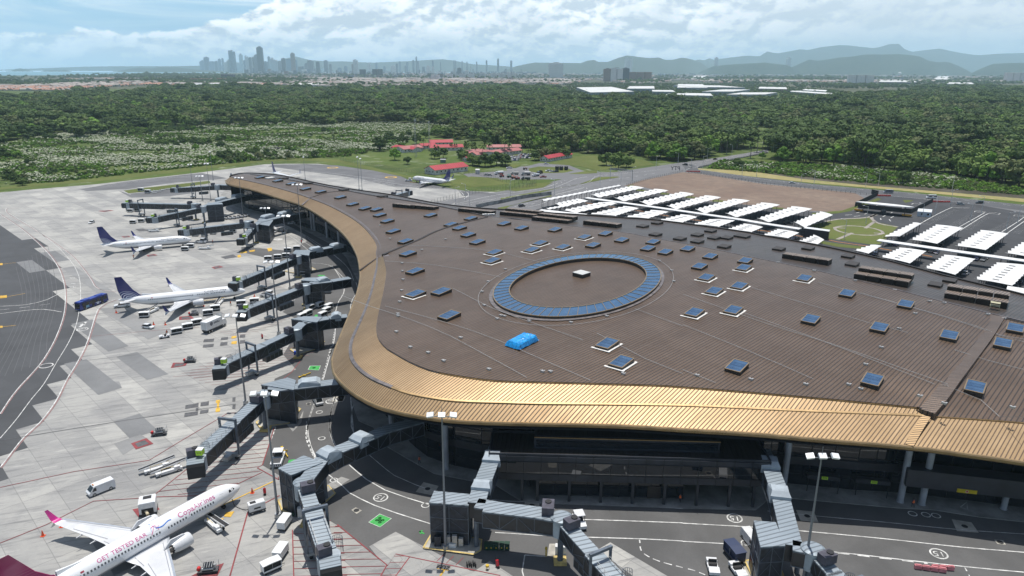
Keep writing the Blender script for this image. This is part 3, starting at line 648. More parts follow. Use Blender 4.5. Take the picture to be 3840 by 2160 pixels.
lane(TL(2,0,[(0,1262),(300,1200),(620,1143)]));lane(TL(2,0,[(0,1245),(300,1192),(630,1133)]),False,.25);lane(TL(2,0,[(20,1285),(60,1268),(110,1262),(330,1213),(640,1152)]),False,.3)
lane(TL(2,0,[(130,1285),(500,1340),(1000,1400),(1700,1462),(2576,1560)]));lane(TL(2,0,[(30,1298),(600,1385),(1300,1452),(2100,1528)]),False,.25);lane(TL(2,0,[(110,1272),(500,1337),(1000,1396),(1700,1456),(2576,1552)]),False,.2)
struct('landside_lines',b,M_WHITE)
M_ORK=mat('orange kerb paint',(.55,.22,.05),.7,var=.15);b=MB()
for P_ in(Z3([(-330,770),(0,840),(200,870),(380,893)]),Z2([(1200,870),(1390,895)]),Z1([(980,435),(1050,440)]),Z1([(1290,478),(1400,492)]),Z1([(1960,590),(2110,605)]),Z3([(470,912),(640,940)]),Z3([(1000,992),(1120,1015)]),Z2([(600,785),(850,810)]),Z1([(1590,530),(1700,548)]),Z1([(690,388),(780,400)])):
 b.ribbon(resample(GP(P_,.17),4),.7,.17)
struct('orange_kerbs',b,M_ORK)
b=MB();wp=smoothpath(GP(Z4([(1240,905),(1400,870),(1520,850),(1800,790),(2050,755),(2150,745)])),4)
for a_,c_ in zip(wp,wp[1:]):b.beam((*a_,1.2),(*c_,1.2),.4,2.4)
tag(b.build('retaining_wall',mat('wall concrete',(.30,.30,.29),.85,var=.3,vscale=.3,dirt=((.1,.1,.1),.6))),'long curved grey concrete retaining wall beside the sunken road behind the terminal roof','wall')
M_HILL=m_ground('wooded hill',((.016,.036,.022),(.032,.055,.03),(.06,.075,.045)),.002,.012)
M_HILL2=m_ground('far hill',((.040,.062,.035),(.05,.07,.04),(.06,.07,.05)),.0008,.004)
def hill(name,prof,dist,m,depth,jag=.05,base=0):
 P=sorted(prof);xs=[p[0]for p in P];ys=[p[1]for p in P];nx=max(40,int((xs[-1]-xs[0])/6));ny=15
 b=MB();vs=[];r=np.random.default_rng(int(xs[0]*7+ys[0]))
 ph=r.random(12)*6.28
 for j in range(ny):
  w=-1+2*j/(ny-1)
  for i in range(nx):
   px=xs[0]+(xs[-1]-xs[0])*i/(nx-1);py=np.interp(px,xs,ys)
   hx=259+(px-1920)*.0042;D=dist+w*depth
   u=(px-1920)/FPX;X=u*(D*math.cos(PITCH)+H0*math.sin(PITCH));f_=i/(nx-1);tp_=min(1,f_/.16,(1-f_)/.16)**.6 if f_ not in(0,1)else 0;Hh=max(0,(hx-py)/FPX*dist*.956+H0)
   k=max(0,1-abs(w)**1.25);z=Hh*k*tp_
   nz=sum(math.sin(X/(900/(q+1))+ph[q]+w*3*(q%3))*math.sin(D/(700/(q+1))+ph[q+6])/(q+1)for q in range(6))
   z=max(-3,z*(1+jag*nz*(0 if abs(w)<.05 else 1))+(-3 if abs(w)>.98 else 0))
   vs.append((X,D,z))
 fs=[(j*nx+i,j*nx+i+1,(j+1)*nx+i+1,(j+1)*nx+i)for j in range(ny-1)for i in range(nx-1)]
 b.add(vs,fs,0,True);return struct(name,b,m)
def tp(c,pts):return[(1280*c+x*.4969,y*.4969)for x,y in pts]
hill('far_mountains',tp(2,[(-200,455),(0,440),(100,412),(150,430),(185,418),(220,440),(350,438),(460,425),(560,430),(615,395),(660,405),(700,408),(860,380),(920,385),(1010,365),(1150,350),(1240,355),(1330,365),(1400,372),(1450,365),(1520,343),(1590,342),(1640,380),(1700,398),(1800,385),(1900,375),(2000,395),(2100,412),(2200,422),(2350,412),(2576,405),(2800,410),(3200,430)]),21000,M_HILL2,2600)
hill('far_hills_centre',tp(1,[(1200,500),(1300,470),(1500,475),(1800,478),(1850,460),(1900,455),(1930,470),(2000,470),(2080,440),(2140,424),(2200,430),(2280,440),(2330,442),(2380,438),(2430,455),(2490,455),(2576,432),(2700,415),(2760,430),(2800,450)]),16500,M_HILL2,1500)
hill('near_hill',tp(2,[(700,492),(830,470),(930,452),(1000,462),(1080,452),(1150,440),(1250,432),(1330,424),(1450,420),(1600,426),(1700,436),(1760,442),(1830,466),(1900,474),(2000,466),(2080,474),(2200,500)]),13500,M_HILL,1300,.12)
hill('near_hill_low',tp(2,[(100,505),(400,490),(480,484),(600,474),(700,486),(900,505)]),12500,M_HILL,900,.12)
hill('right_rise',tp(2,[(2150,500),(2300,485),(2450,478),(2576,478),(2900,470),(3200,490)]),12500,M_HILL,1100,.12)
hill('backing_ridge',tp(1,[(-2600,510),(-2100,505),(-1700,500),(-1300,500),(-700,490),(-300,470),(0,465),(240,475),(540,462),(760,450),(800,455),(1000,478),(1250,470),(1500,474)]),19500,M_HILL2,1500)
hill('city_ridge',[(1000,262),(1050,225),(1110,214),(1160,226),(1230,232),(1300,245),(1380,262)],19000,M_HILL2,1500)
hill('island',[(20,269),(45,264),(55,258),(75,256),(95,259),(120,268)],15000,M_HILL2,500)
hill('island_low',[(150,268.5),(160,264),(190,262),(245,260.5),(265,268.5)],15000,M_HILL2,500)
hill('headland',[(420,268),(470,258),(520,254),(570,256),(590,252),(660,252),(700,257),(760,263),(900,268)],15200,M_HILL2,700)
def build_haze(density):
 b=MB();b.boxa(-23000,23000,-1500,24200,-5,960)
 m=bpy.data.materials.new('haze');m.use_nodes=True;t=NT(m.node_tree);t.n.clear()
 o=t.new('ShaderNodeOutputMaterial');v=t.new('ShaderNodeVolumePrincipled')
 v.inputs['Color'].default_value=(.62,.86,1.0,1);v.inputs['Density'].default_value=density;v.inputs['Anisotropy'].default_value=0.0
 t.l.new(v.outputs[0],o.inputs['Volume'])
 ob=b.build('haze',m);ob['kind']='stuff';return ob
# ================================================================ TERMINAL
ZE,ZG,ZI=16.0,18.2,20.4
outer_px=[(845,676),(858.6,689.5),(949,711),(1053.6,744),(1134,770),(1212.6,816),(1274.7,863),(1312,905.7),(1333,943),(1343.6,972.5),(1349.8,1014),(1349.8,1045),(1340,1093),(1314,1166),(1292,1221),(1261,1297),(1245,1349),(1246.6,1375),(1252,1398),(1267.7,1421),(1298.8,1452),(1336,1480),(1379.5,1505),(1444.7,1531),(1534.8,1551.6),(1628,1567),(1700,1575),(1880,1583),(2294,1593),(2584,1610),(2860,1627),(3057,1645),(3404.7,1673.5),(3640,1704),(3840,1733),(4150,1782),(4600,1860)]
gut_px=[(1414,969),(1412.6,1000),(1402,1048),(1392,1093),(1371,1155),(1347,1211),(1326,1255.5),(1314,1290),(1312,1325),(1323,1359),(1354,1394),(1392,1420),(1441.6,1443),(1535,1477),(1659,1499),(1752,1506.5),(1900,1511),(2025,1514.5),(2560,1522),(3007,1542),(3444.5,1559),(3477,1562)]
inn_px=[(1436.8,958.7),(1447,1003.6),(1449,1028),(1440,1090),(1423,1166),(1414,1211),(1412.6,1245),(1423,1280),(1454,1314),(1488,1334),(1535,1360.6),(1609,1391.6),(1690,1408.7),(1814,1427),(1900,1433.6),(2000,1436),(2400,1447),(2560,1455),(2957.5,1487),(3255.7,1514.5),(3454,1534)]
linn_px=[(866,662),(877,667),(899.6,672),(989,692),(1088.5,719.4),(1163,744),(1237.6,774),(1312,814),(1362,851),(1399,893),(1414,923),(1411,950),(1414,969)]
rinn_px=[(3477,1562),(3560,1567.5),(3700,1577),(3840,1588),(4150,1617),(4600,1665)]
back_px=[(866,658.5),(914.5,650),(1014,653.5),(1088,664.7),(1212.6,692),(1337,713),(1480,733),(1555,748.5),(1651.6,765.6),(1788,781),(1928,789),(2011,797),(2166,806),(2321.7,817),(2446,825),(2560,839),(2780,869),(2858,884),(3057,919),(3305,973),(3554,1038),(3840,1107.6),(4150,1190),(4700,1360)]
seamL_px=[(1436.8,958.7),(1505.6,929.5),(1575.5,900),(1628,874),(1700,849),(1827,817)]
crL_px=[(914.5,651.5),(990,662),(1110,680),(1280,712),(1400,734.5),(1533.6,754.7),(1648.5,775),(1831.7,814)]
cr_px=[(1831.7,814),(2008.8,833.9),(2197,857),(2315,871),(2477,901),(2613.6,925.7),(2808,966),(3057,1018),(3355,1090),(3727.7,1184.6),(3840,1211),(4150,1290),(4700,1440)]
seamR_px=[(3477,1548),(3520,1500),(3575,1425),(3640,1340),(3700,1260),(3745,1189)]
def zeave(px):return float(np.interp(px,[0,3000,4200],[ZE-.3,ZE-.3,ZE-1.6]))
def W3(px,z,step=2.2):
 p=[(*G(x,y,(z(x)if callable(z)else z)),(z(x)if callable(z)else z))for x,y in px]
 return smoothpath(p,step)
outer=W3(outer_px,zeave);gut=W3(gut_px,lambda x:float(np.interp(x,[1900,3477],[ZG,ZG-1.0]))if x>1450 else ZG);inn=W3(inn_px,lambda x:float(np.interp(x,[1900,3000,3454],[ZI-.1,19.0,17.9]))if x>1500 else ZI-.1)
linn=W3(linn_px,ZG+.1);rinn=W3(rinn_px,lambda x:ZG-1.0-(x-3477)*.001);back=W3(back_px,lambda x:float(np.interp(x,[860,1500,1800],[17.2,17.6,18.6])),3)
ZC=22.2
crL=W3(crL_px,lambda x:float(np.interp(x,[900,1830],[17.9,20.0])),3);cr=W3(cr_px,lambda x:float(np.interp(x,[1830,2200],[20.0,21.5])),3)
def surf(name_,edge,step,rise,L,mname,parent,holes=None,zoff=0,spacing=4.0):
 """sheet through a closed 3-D outline, doming inwards"""
 E=[np.array(p,float)for p in edge];pts=[]
 for p in E:
  if not pts or np.linalg.norm(p[:2]-pts[-1][:2])>.3:pts.append(p)
 if np.linalg.norm(pts[0][:2]-pts[-1][:2])<.3:pts.pop()
 E=np.array(pts);n=len(E);poly=[tuple(p[:2])for p in E]
 V2=[Vector(p[:2])for p in E];Z=list(E[:,2])
 if spacing:
  x0,y0=E[:,:2].min(0);x1,y1=E[:,:2].max(0)
  X,Y=np.meshgrid(np.arange(x0,x1,spacing),np.arange(y0,y1,spacing));X=X.ravel();Y=Y.ravel()
  ok=inside_np(X,Y,poly);X=X[ok];Y=Y[ok]
  D=np.sqrt((X[:,None]-E[None,:,0])**2+(Y[:,None]-E[None,:,1])**2)
  keep=D.min(1)>spacing*.55;X=X[keep];Y=Y[keep];D=D[keep]
  wgt=1/D**2.2;zb=(wgt*E[None,:,2]).sum(1)/wgt.sum(1);zz=zb+rise*(1-np.exp(-D.min(1)/L))
  V2+=[Vector(q)for q in zip(X,Y)];Z+=list(zz)
 r=delaunay_2d_cdt(V2,[],[list(range(n))],1,1e-4)
 vs=[]
 for i,v in enumerate(r[0]):
  src=r[3][i];z=Z[src[0]]if src else 20
  vs.append((v.x,v.y,z+zoff))
 fs=[]
 for f in r[2]:
  a,b_,c=(Vector(vs[k])for k in f[:3])
  fs.append(tuple(f)if(b_-a).cross(c-a).z>0 else tuple(reversed(f)))
 b=MB();b.add(vs,fs,0,True);o=b.build(name_,mname,parent);return o,np.array(vs),fs
M_BRZ_LIT=m_roof('bronze sheet, canopy',(.34,.235,.13),(.44,.315,.185),rough=.55,metal=.85,per=.64,seam=(.09,.05,.025),bumpy=.5,wob=.5)  # same bronze sheet as the roof, sun reflection put into a lighter base colour
M_BRWN=m_roof('bronze sheet, roof',(.165,.112,.077),(.225,.158,.113),rough=.42,metal=.70,per=.80,seam=(.028,.020,.015),bumpy=.5,wob=.3)
M_GUT=mat('gutter metal',(.20,.18,.18),.5,.5,var=.2,vscale=.5)
M_DKB=mat('dark bronze trim',(.045,.038,.034),.55,.4,var=.2)
M_FAS=mat('bronze fascia',(.40,.28,.15),.45,.9,var=.1,vscale=.4)
M_SOF=mat('soffit panel',(.09,.09,.095),.6)
M_PANEL=mat('charcoal cladding',(.040,.045,.056),.35,.2,var=.15,vscale=.2)
M_FRAME=mat('dark aluminium',(.025,.028,.034),.45,.4)
M_COL=mat('grey painted column',(.33,.35,.38),.45,var=.1,vscale=.3)
M_GLZ=m_glass('facade glass',(.010,.014,.020),.02,1.0)
term=empty('airport_terminal',(0,0,0),0,'huge curved airport terminal with brown metal roof, gold canopy edge and an oval skylight','terminal')
def near_i(P,q):return min(range(len(P)),key=lambda i:math.dist(P[i][:2],q[:2]))
iS=near_i(outer,W3([outer_px[10],outer_px[11]],ZE)[0]);iE=near_i(outer,(*G(3404,1673.5,ZE-.6),0))
surf('lower_canopy',outer[iS:iE+1]+gut[::-1],0,0,1,M_BRZ_LIT,term,spacing=0)
surf('upper_canopy',gut+[inn[-1]]+inn[::-1],0,0,1,M_BRZ_LIT,term,spacing=0,zoff=.03)
surf('west_canopy',outer[:iS+1]+linn[::-1],0,0,1,M_BRZ_LIT,term,spacing=0,zoff=-.03)
surf('east_canopy',outer[iE:]+rinn[::-1],0,0,1,M_BRZ_LIT,term,spacing=0,zoff=-.03)
seamL=W3(seamL_px,lambda x:float(np.interp(x,[1437,1827],[ZI,20.1])),3);seamR=W3(seamR_px,lambda x:float(np.interp(x,[3477,3540,3745],[18.0,19.4,21.5])),3)
off=.35
inn_r=[(p[0],p[1],p[2]+off)for p in inn]
kR=near_i(cr,seamR[-1])
_,Vm,Fm=surf('main_roof',inn_r+[(p[0],p[1],p[2]+.3)for p in seamR]+[(p[0],p[1],p[2]+.3)for p in cr[:kR+1][::-1]]+[(p[0],p[1],p[2]+.3)for p in seamL[::-1]],0,1.3,22,M_BRWN,term)
linn_r=[(p[0],p[1],p[2]+.2)for p in linn]
_,Vl,Fl=surf('west_roof',linn_r[:-1]+[(p[0],p[1],p[2]-(1.4 if i<3 else .5 if i<8 else 0))for i,p in enumerate(seamL)]+crL[::-1],0,.5,12,M_BRWN,term,spacing=5)
rinn_r=[(p[0],p[1],p[2]+.25)for p in rinn]
_,Vr,Fr=surf('east_roof',[(p[0],p[1],p[2]-(.6*(1-i/len(seamR))))for i,p in enumerate(seamR)]+cr[kR:]+rinn_r[::-1],0,.5,22,M_BRWN,term)
M_BRWB=m_roof('bronze sheet, rear roof',(.105,.082,.068),(.15,.118,.098),rough=.40,metal=.6,per=.85,seam=(.03,.025,.022),bumpy=.5,ang=45,wob=.3)
_,Vb,Fb=surf('rear_roof',crL[:-1]+cr+back[::-1],0,.0,22,M_BRWB,term,spacing=5,zoff=.0)
from mathutils.bvhtree import BVHTree
_vs=[];_fs=[]
for V_,F_ in((Vm,Fm),(Vl,Fl),(Vr,Fr),(Vb,Fb)):
 k=len(_vs);_vs+=[Vector(v)for v in V_];_fs+=[[k+i for i in f]for f in F_]
ROOFB=BVHTree.FromPolygons(_vs,_fs)
def roofz(x,y,d=20.5):
 h=ROOFB.ray_cast(Vector((x,y,60)),Vector((0,0,-1)));return h[0].z if h[0]else d
def RP(px,py,up=0.0):
 z=21
 for _ in range(8):x,y=G(px,py,z);z=roofz(x,y)+up
 return Vector((x,y,z-up))
def sweep(name,path,prof,m,parent=term,closed=False):
 """profile (offset across, up) swept along 3-D path; across>0 is to the left of travel"""
 b=MB();vs=[];n=len(path);k=len(prof)
 for i,p in enumerate(path):
  a=Vector(path[max(i-1,0)][:2]);c=Vector(path[min(i+1,n-1)][:2]);d=(c-a).normalized();nn=Vector((-d.y,d.x))
  for o_,u_ in prof:vs.append((p[0]+nn.x*o_,p[1]+nn.y*o_,p[2]+u_))
 fs=[(i*k+j,i*k+(j+1)%k,(i+1)*k+(j+1)%k,(i+1)*k+j)for i in range(n-1)for j in range(k)]
 fs+=[tuple(range(k-1,-1,-1)),tuple((n-1)*k+j for j in range(k))]
 b.add(vs,fs);return b.build(name,m,parent)
sweep('fascia',outer,[(.25,.12),(-.12,.10),(-.30,-.12),(-.30,-.55),(-.1,-.78),(.30,-.82)],M_FAS)
i1=near_i(gut,(*G(1480,1458,ZG),0))
sweep('canopy_trim',gut[i1:],[(.35,.16),(.30,.24),(-.10,.12),(-.2,.1),(-.2,-.1),(.35,-.1)],M_FAS)
sweep('canopy_gutter',gut[:i1+1],[(.55,.25),(.45,.34),(-.10,.12),(-.25,.16),(-.25,-.1),(.55,-.1)],M_GUT)
i0=near_i(inn,(*G(1700,1410,ZI),0))
sweep('roof_gutter',inn[:i0],[(2.0,.12),(1.9,.34),(.5,.16),(.35,.24),(-.05,.24),(-.05,-.1),(2.0,-.1)],M_GUT)
sweep('roof_edge_trim',inn[i0-1:],[(.75,.12),(.7,.30),(-.12,.2),(-.12,-.1),(.75,-.1)],M_FAS)
sweep('roof_edge_shadow_gap',[(p[0],p[1],p[2])for p in inn],[(2.25,.30),(2.2,.46),(2.0,.46),(2.0,.1)],M_DKB)if False else None
sweep('west_roof_gutter',linn,[(1.3,.2),(1.2,.36),(.4,.16),(-.1,.22),(-.1,-.1),(1.3,-.1)],M_GUT)
sweep('east_roof_trim',rinn,[(.8,.2),(.7,.32),(-.12,.18),(-.12,-.1),(.8,-.1)],M_FAS)
sweep('rear_parapet',back,[(.4,.45),(-.35,.45),(-.35,-1.6),(.4,-1.6)],M_DKB)
sweep('ridge_gutter',[(p[0],p[1],roofz(p[0],p[1])+.02)for p in crL[4:]+cr],[(.28,.10),(-.28,.10),(-.28,-.2),(.28,-.2)],M_DKB)
sweep('ridge_flashing',[(p[0],p[1],roofz(p[0],p[1])+.12)for p in crL[2:]+cr],[(1.1,.12),(.62,.14),(.62,-.2),(1.1,-.2)],M_GUT)
sweep('west_seam_cover',[(p[0],p[1],p[2]+.3)for p in seamL],[(.45,.2),(-.45,.2),(-.45,-.7),(.45,-.7)],M_DKB)
sweep('east_seam_cover',[(p[0],p[1],p[2]+.28)for p in seamR],[(1.5,.06),(-1.3,.08),(-1.3,-1.2),(1.5,-.6)],m_roof('bronze sheet, seam cover',(.17,.13,.105),(.23,.175,.14),rough=.45,metal=.7,per=.62,ang=0,seam=(.02,.016,.013)))
jt=W3([(1349.8,1014),(1380,992),(1414,969)],lambda x:float(np.interp(x,[1349,1414],[ZE,ZG])),1.5);sweep('canopy_joint',jt,[(.3,.15),(-.3,.15),(-.3,-.1),(.3,-.1)],M_DKB)
jt=W3([(1132,769),(1163,744)],lambda x:float(np.interp(x,[1132,1163],[ZE,ZG])),1.5);sweep('canopy_joint',jt,[(.4,.15),(-.4,.15),(-.4,-.1),(.4,-.1)],M_GUT)
jt=W3([(1163,743),(1220,728),(1280,719)],lambda x:18.4,3);sweep('roof_joint',[(p[0],p[1],roofz(p[0],p[1]))for p in jt],[(.25,.15),(-.25,.15),(-.25,-.1),(.25,-.1)],M_DKB)
jt=W3([(3412,1671),(3445,1612),(3477,1562)],lambda x:float(np.interp(x,[3412,3477],[ZE-.6,ZG-.5])),1.5)
sweep('canopy_joint',jt,[(.8,.08),(-.6,.08),(-.6,-.2),(.8,-.2)],m_roof('bronze sheet, canopy joint',(.3,.21,.115),(.4,.28,.16),rough=.55,metal=.9,per=.6,ang=-5,seam=(.1,.06,.03)))
b=MB();b.poly([(p[0],p[1])for p in outer]+[(p[0],p[1])for p in back[::-1]],ZE-1.4-.3)
bb_=MB();bb_.v=b.v;bb_.f=[f[::-1]for f in b.f];bb_.mi=b.mi;bb_.sm=b.sm;bb_.build('soffit',M_SOF,term)
sweep('rear_wall',[(p[0],p[1],0)for p in back],[(1.2,17),(1.0,17),(1.0,0),(1.2,0)],M_PANEL)
def offset(path,d,step=None):
 out=[]
 for i,p in enumerate(path):
  a=Vector(path[max(i-2,0)][:2]);c=Vector(path[min(i+2,len(path)-1)][:2]);t_=(c-a).normalized();out.append((p[0]-t_.y*d,p[1]+t_.x*d))
 return out
wallp=GP([(1448,1560),(1518,1639),(1558,1678),(1603,1713),(1658,1733),(1707,1748),(1807,1768),(1870,1790)])+GP([(1950,1800),(2400,1815),(2900,1830),(3000,1834),(3320,1866),(3480,1885),(3840,1960),(4300,2060)])
wallp=GP([(1448,1560),(1518,1639),(1558,1678),(1603,1713),(1658,1733),(1707,1748),(1807,1768)])+GP([(2940,1812),(3200,1838),(3400,1850),(3840,1905),(4400,1975)])
left=offset(outer[:iS+18],9.0);left=[p for i,p in enumerate(left)if i%3==0]
wallL=left+[wallp[0]]
def facade(path,z0,z1,nz,bay=3.0,zs=None):
 pp=resample(path,bay);g=MB();g.wall(pp,z0,z1);g.build('glass_wall',M_GLZ,term)
 f=MB()
 for p in pp:f.box((p[0],p[1],(z0+z1)/2),(.16,.16,z1-z0))
 for z in zs or[z0+(z1-z0)*k/nz for k in range(nz+1)]:
  for a_,c_ in zip(pp,pp[1:]):f.beam((*a_,z),(*c_,z),.22,.14)
 f.build('glazing_frame',M_FRAME,term)
 s=MB()
 for a_,c_ in zip(pp,pp[1:]):s.beam((*a_,5.6),(*c_,5.6),.5,1.7)
 s.build('spandrel',M_PANEL,term)
facade(wallp,.16,14.3,6,3.4);facade(wallL,.16,14.3,6,4.5)
def column(x,y,r=.62,top=14.3):
 b=MB();b.cyl((x,y,.15),(x,y,top),r,r,18);b.cyl((x,y,.15),(x,y,.35),r+.12,r+.12,18);b.build('column',M_COL,term)
for q in[(1673,1757),(2937,1830),(3375,1880),(3456,1890),(1470,1628)]+Z5([(140,440),(235,440),(460,600),(690,660),(905,690),(1330,975),(1370,988),(1560,1090),(1740,1195)]):column(*G(*q,.16))
column(*G(*T(2,2,2420,940),.16),.55,4.6)
for a_,x0 in((2100,10.6),(2560,33.8)):column(*G(a_,1500,15.5),.62)
leg_px=Z9([(187,760),(325,763),(612,770),(897,780),(1182,790),(1470,797),(1762,807),(2052,817),(2272,822)])
LG=[G(*q,.16)for q in leg_px];A=Vector(LG[0]);Bv=Vector(LG[-1]);dv=(Bv-A).normalized();nv=Vector((-dv.y,dv.x))
zb=height_at(*leg_px[3],Z9([(897,583)])[0][1]);zt=height_at(*leg_px[3],Z9([(897,372)])[0][1])
A2=A-dv*6.4;B2=Bv+dv*2.4
def quad(a_,c_,n_,d0,d1):return[tuple(a_+n_*d0),tuple(c_+n_*d0),tuple(c_+n_*d1),tuple(a_+n_*d1)]
b=MB();b.prism(quad(A2,B2,nv,-.35,9),zb,zt);b.build('lounge_block',M_PANEL,term)
hz=(zt-zb)
g=MB();p0=A2-nv*.38;p1=B2-nv*.38;g.wall([tuple(p0+dv*.4),tuple(p1-dv*.4)],zb+hz*.30,zb+hz*.78);g.build('lounge_window',M_GLZ,term)
f=MB();nbay=16;Ltot=(p1-p0).length
for i in range(nbay+1):
 q=p0+dv*(Ltot*i/nbay)-nv*.05;f.box((q.x,q.y,(zb+zt)/2),(.09,.09,hz),math.atan2(dv.y,dv.x))
 f.box((q.x,q.y,zt+.15),(.12,.12,.5),math.atan2(dv.y,dv.x))
for z in(zb+hz*.29,zb+hz*.79):f.beam((*(p0-nv*.04),z),(*(p1-nv*.04),z),.08,.1)
f.build('lounge_mullions',M_FRAME,term)
M_BRD=m_roof('black corrugated roof',(.02,.02,.022),(.035,.033,.033),rough=.5,metal=.3,per=.9,ang=86,seam=(.005,.005,.005))
b=MB();b.prism(quad(A2+dv*.5,B2-dv*.5,nv,0,8.6),zt-.2,zt+.06);b.build('lounge_roof',M_BRD,term)
b=MB()
for p_,q_ in((A2,B2),(A2+nv*9,B2+nv*9),(A2,A2+nv*9),(B2,B2+nv*9)):b.beam((*p_,zt+.25),(*q_,zt+.25),.25,.45)
b.build('lounge_parapet',M_PANEL,term)
P1=A2+dv*8.6+nv*2.8;P2=A2+dv*44.5+nv*2.8
b=MB();b.prism(quad(P1,P2,nv,0,6.4),zt,zt+2.6);b.build('clerestory_block',M_PANEL,term)
b=MB();b.prism(quad(P1+dv*.6,P2-dv*.6,nv,.5,6.3),zt+2.5,zt+2.68);b.build('clerestory_roof',M_BRD,term)
b=MB();b.beam((*(P1-nv*.08),zt+2.55),(*(P2-nv*.08),zt+2.55),.3,.16);b.build('clerestory_trim',M_FAS,term)
g=MB();g.wall([tuple(P1-nv*.04+dv*.4),tuple(P2-nv*.04-dv*.4)],zt+.5,zt+2.1);g.build('clerestory_window',M_GLZ,term)
for i,p in enumerate(LG):
 b=MB();b.box((p[0],p[1],(zb+.1)/2),(.5,.5,zb+.1),math.atan2(dv.y,dv.x));b.build('leg',M_PANEL,term)
for i in(0,1,5,6,7,8):
 q=Vector(LG[i])+nv*5+dv*1.2;b=MB();b.box((q.x,q.y,(zb+.1)/2),(.4,.4,zb+.1),math.atan2(dv.y,dv.x));b.build('leg',M_PANEL,term)
Ga=Vector(G(2021,1856,.16));Gb=Vector(G(2559,1870,.16));gd=(Gb-Ga).normalized();gn=Vector((-gd.y,gd.x))
b=MB();b.prism(quad(Ga,Gb,gn,.05,4),.16,zb);b.build('ground_floor_core',M_PANEL,term)
g=MB();g.wall([tuple(Ga-gn*.02),tuple(Gb-gn*.02)],.5,zb-.3);g.build('ground_floor_window',M_GLZ,term)
f=MB();L_=(Gb-Ga).length
for i in range(10):q=Ga-gn*.08+gd*(L_*i/9);f.box((q.x,q.y,zb/2),(.12,.12,zb),0)
f.beam((*(Ga-gn*.1),zb*.55),(*(Gb-gn*.1),zb*.55),.08,.1);f.build('ground_floor_mullions',M_FRAME,term)
q=Ga+gd*(L_*.80)-gn*.1;b=MB();b.box((q.x,q.y,1.5),(2.6,.1,2.7),math.atan2(gd.y,gd.x));b.build('door',mat('brown door',(.05,.04,.035),.5),term)
def pbox(c,r,x,y,zc,size,m,name,parent=term,rz=None,zb_=None):
 X,Y=G(*T(c,r,x,y),zc);b=MB();b.box((0,0,0),size);return b.build(name,m,parent,(X,Y,zc),rz if rz is not None else-.13)
M_SIGN=mat('lime sign',(.50,.78,.05),.5);M_TXT=mat('black lettering',(.015,.015,.02),.6)
wdir=math.atan2(wallp[8][1]-wallp[7][1],wallp[8][0]-wallp[7][0])
for s_,x,y in(('206',1073,711),('205',1445,742)):
 X,Y=G(*T(2,2,x,y),3.6);pa=Vector((X,Y));n_=Vector((math.sin(wdir),-math.cos(wdir)))
 b=MB();b.box((0,0,0),(6.2,1.2,.9));b.build('door_canopy',M_PANEL,term,(X,Y+.75,3.5),wdir)
 b=MB();b.box((0,0,0),(1.15,.1,.62));so=b.build('gate_sign',M_SIGN,term,(X,Y,3.62),wdir)
 vs,fs=text_mesh(s_,.62);b=MB();b.add([(v.x,-.07,v.y)for v in vs],fs);b.build('gate_number',M_TXT,so)
 for k in(-2.9,2.9):b=MB();b.box((0,0,0),(.12,.12,3.1));b.build('door_post',M_FRAME,term,(X+k*math.cos(wdir),Y+k*math.sin(wdir)+.3,1.6))
Ra=Vector(G(*T(2,2,1680,770),4.6));Rb=Vector(G(*T(2,2,2576,872),4.6));rd=(Rb-Ra).normalized();rn=Vector((-rd.y,rd.x));Rb=Rb+rd*25
b=MB();b.prism(quad(Ra,Rb,rn,0,3.2),4.6,8.2);b.build('ramp_portal',M_PANEL,term)
X,Y=G(*T(2,2,2143,808),5.0);b=MB();b.box((0,0,0),(3.4,.12,.75));so=b.build('height_limit_sign',mat('yellow sign',(.50,.38,.01),.5),term,(X,Y-.1,5.0),math.atan2(rd.y,rd.x))
b=MB();b.cyl((0,-.08,0),(0,-.1,0),.27,.27,16);b.build('limit_disc',M_WHITE,so);b=MB();b.cyl((0,-.11,0),(0,-.12,0),.2,.2,16);b.build('limit_mark',mat('sign red',(.5,.05,.04),.5),so)
rp=GP(TL(2,2,[(1950,955),(2035,815),(2300,830),(2250,950),(2340,1010)]),.2);b=MB();b.poly(rp,.2);b.build('ramp_floor',M_WALK,term)
rp=TL(2,2,[(2095,930),(2145,890),(2150,945),(2095,930)]);b=MB();b.ribbon(GP(rp,.22),.2,.22);b.build('ramp_marking',M_WHITE,term)
b=MB();b.box((0,0,0),(.12,.7,1.9));
po=b.build('column_notice',mat('notice blue',(.02,.04,.25),.4),term,(*G(*T(1,2,780,575),2.2),2.2),1.3)
X,Y=G(*T(1,2,985,556),2.9);b=MB();b.box((0,0,0),(1.6,.08,.22));b.build('exit_sign',M_SIGN,term,(X,Y+.6,2.9),-.15)
M_SKY=bpy.data.materials.new('skylight glass');M_SKY.use_nodes=True
t=NT(M_SKY.node_tree);bb=t.n['Principled BSDF'];co=t.new('ShaderNodeTexCoord').outputs['Object'];x_,y_,z_=t.xyz(co)
f_=t.m('FRACT',t.m('DIVIDE',t.m('ADD',y_,20.),1.32));d_=t.m('MINIMUM',f_,t.m('SUBTRACT',1.,f_))
c_=t.mix(t.smooth(t.noise(co,.5,4),.3,.7),(.05,.105,.20),(.09,.17,.29));c_=t.mix(t.smooth(d_,.03,.055,1,0),c_,(.015,.03,.06))
t.l.new(c_,bb.inputs['Base Color']);bb.inputs['Roughness'].default_value=.12;bb.inputs['Metallic'].default_value=.35;bb.inputs['Specular IOR Level'].default_value=.8
M_CURB=mat('skylight kerb',(.055,.045,.038),.5,.3);M_CURBL=mat('skylight cap bronze',(.36,.27,.17),.4,.8)
M_FLASH=mat('white waterproofing',(.72,.70,.66),.7,var=.08)
SKA=R_(-43)
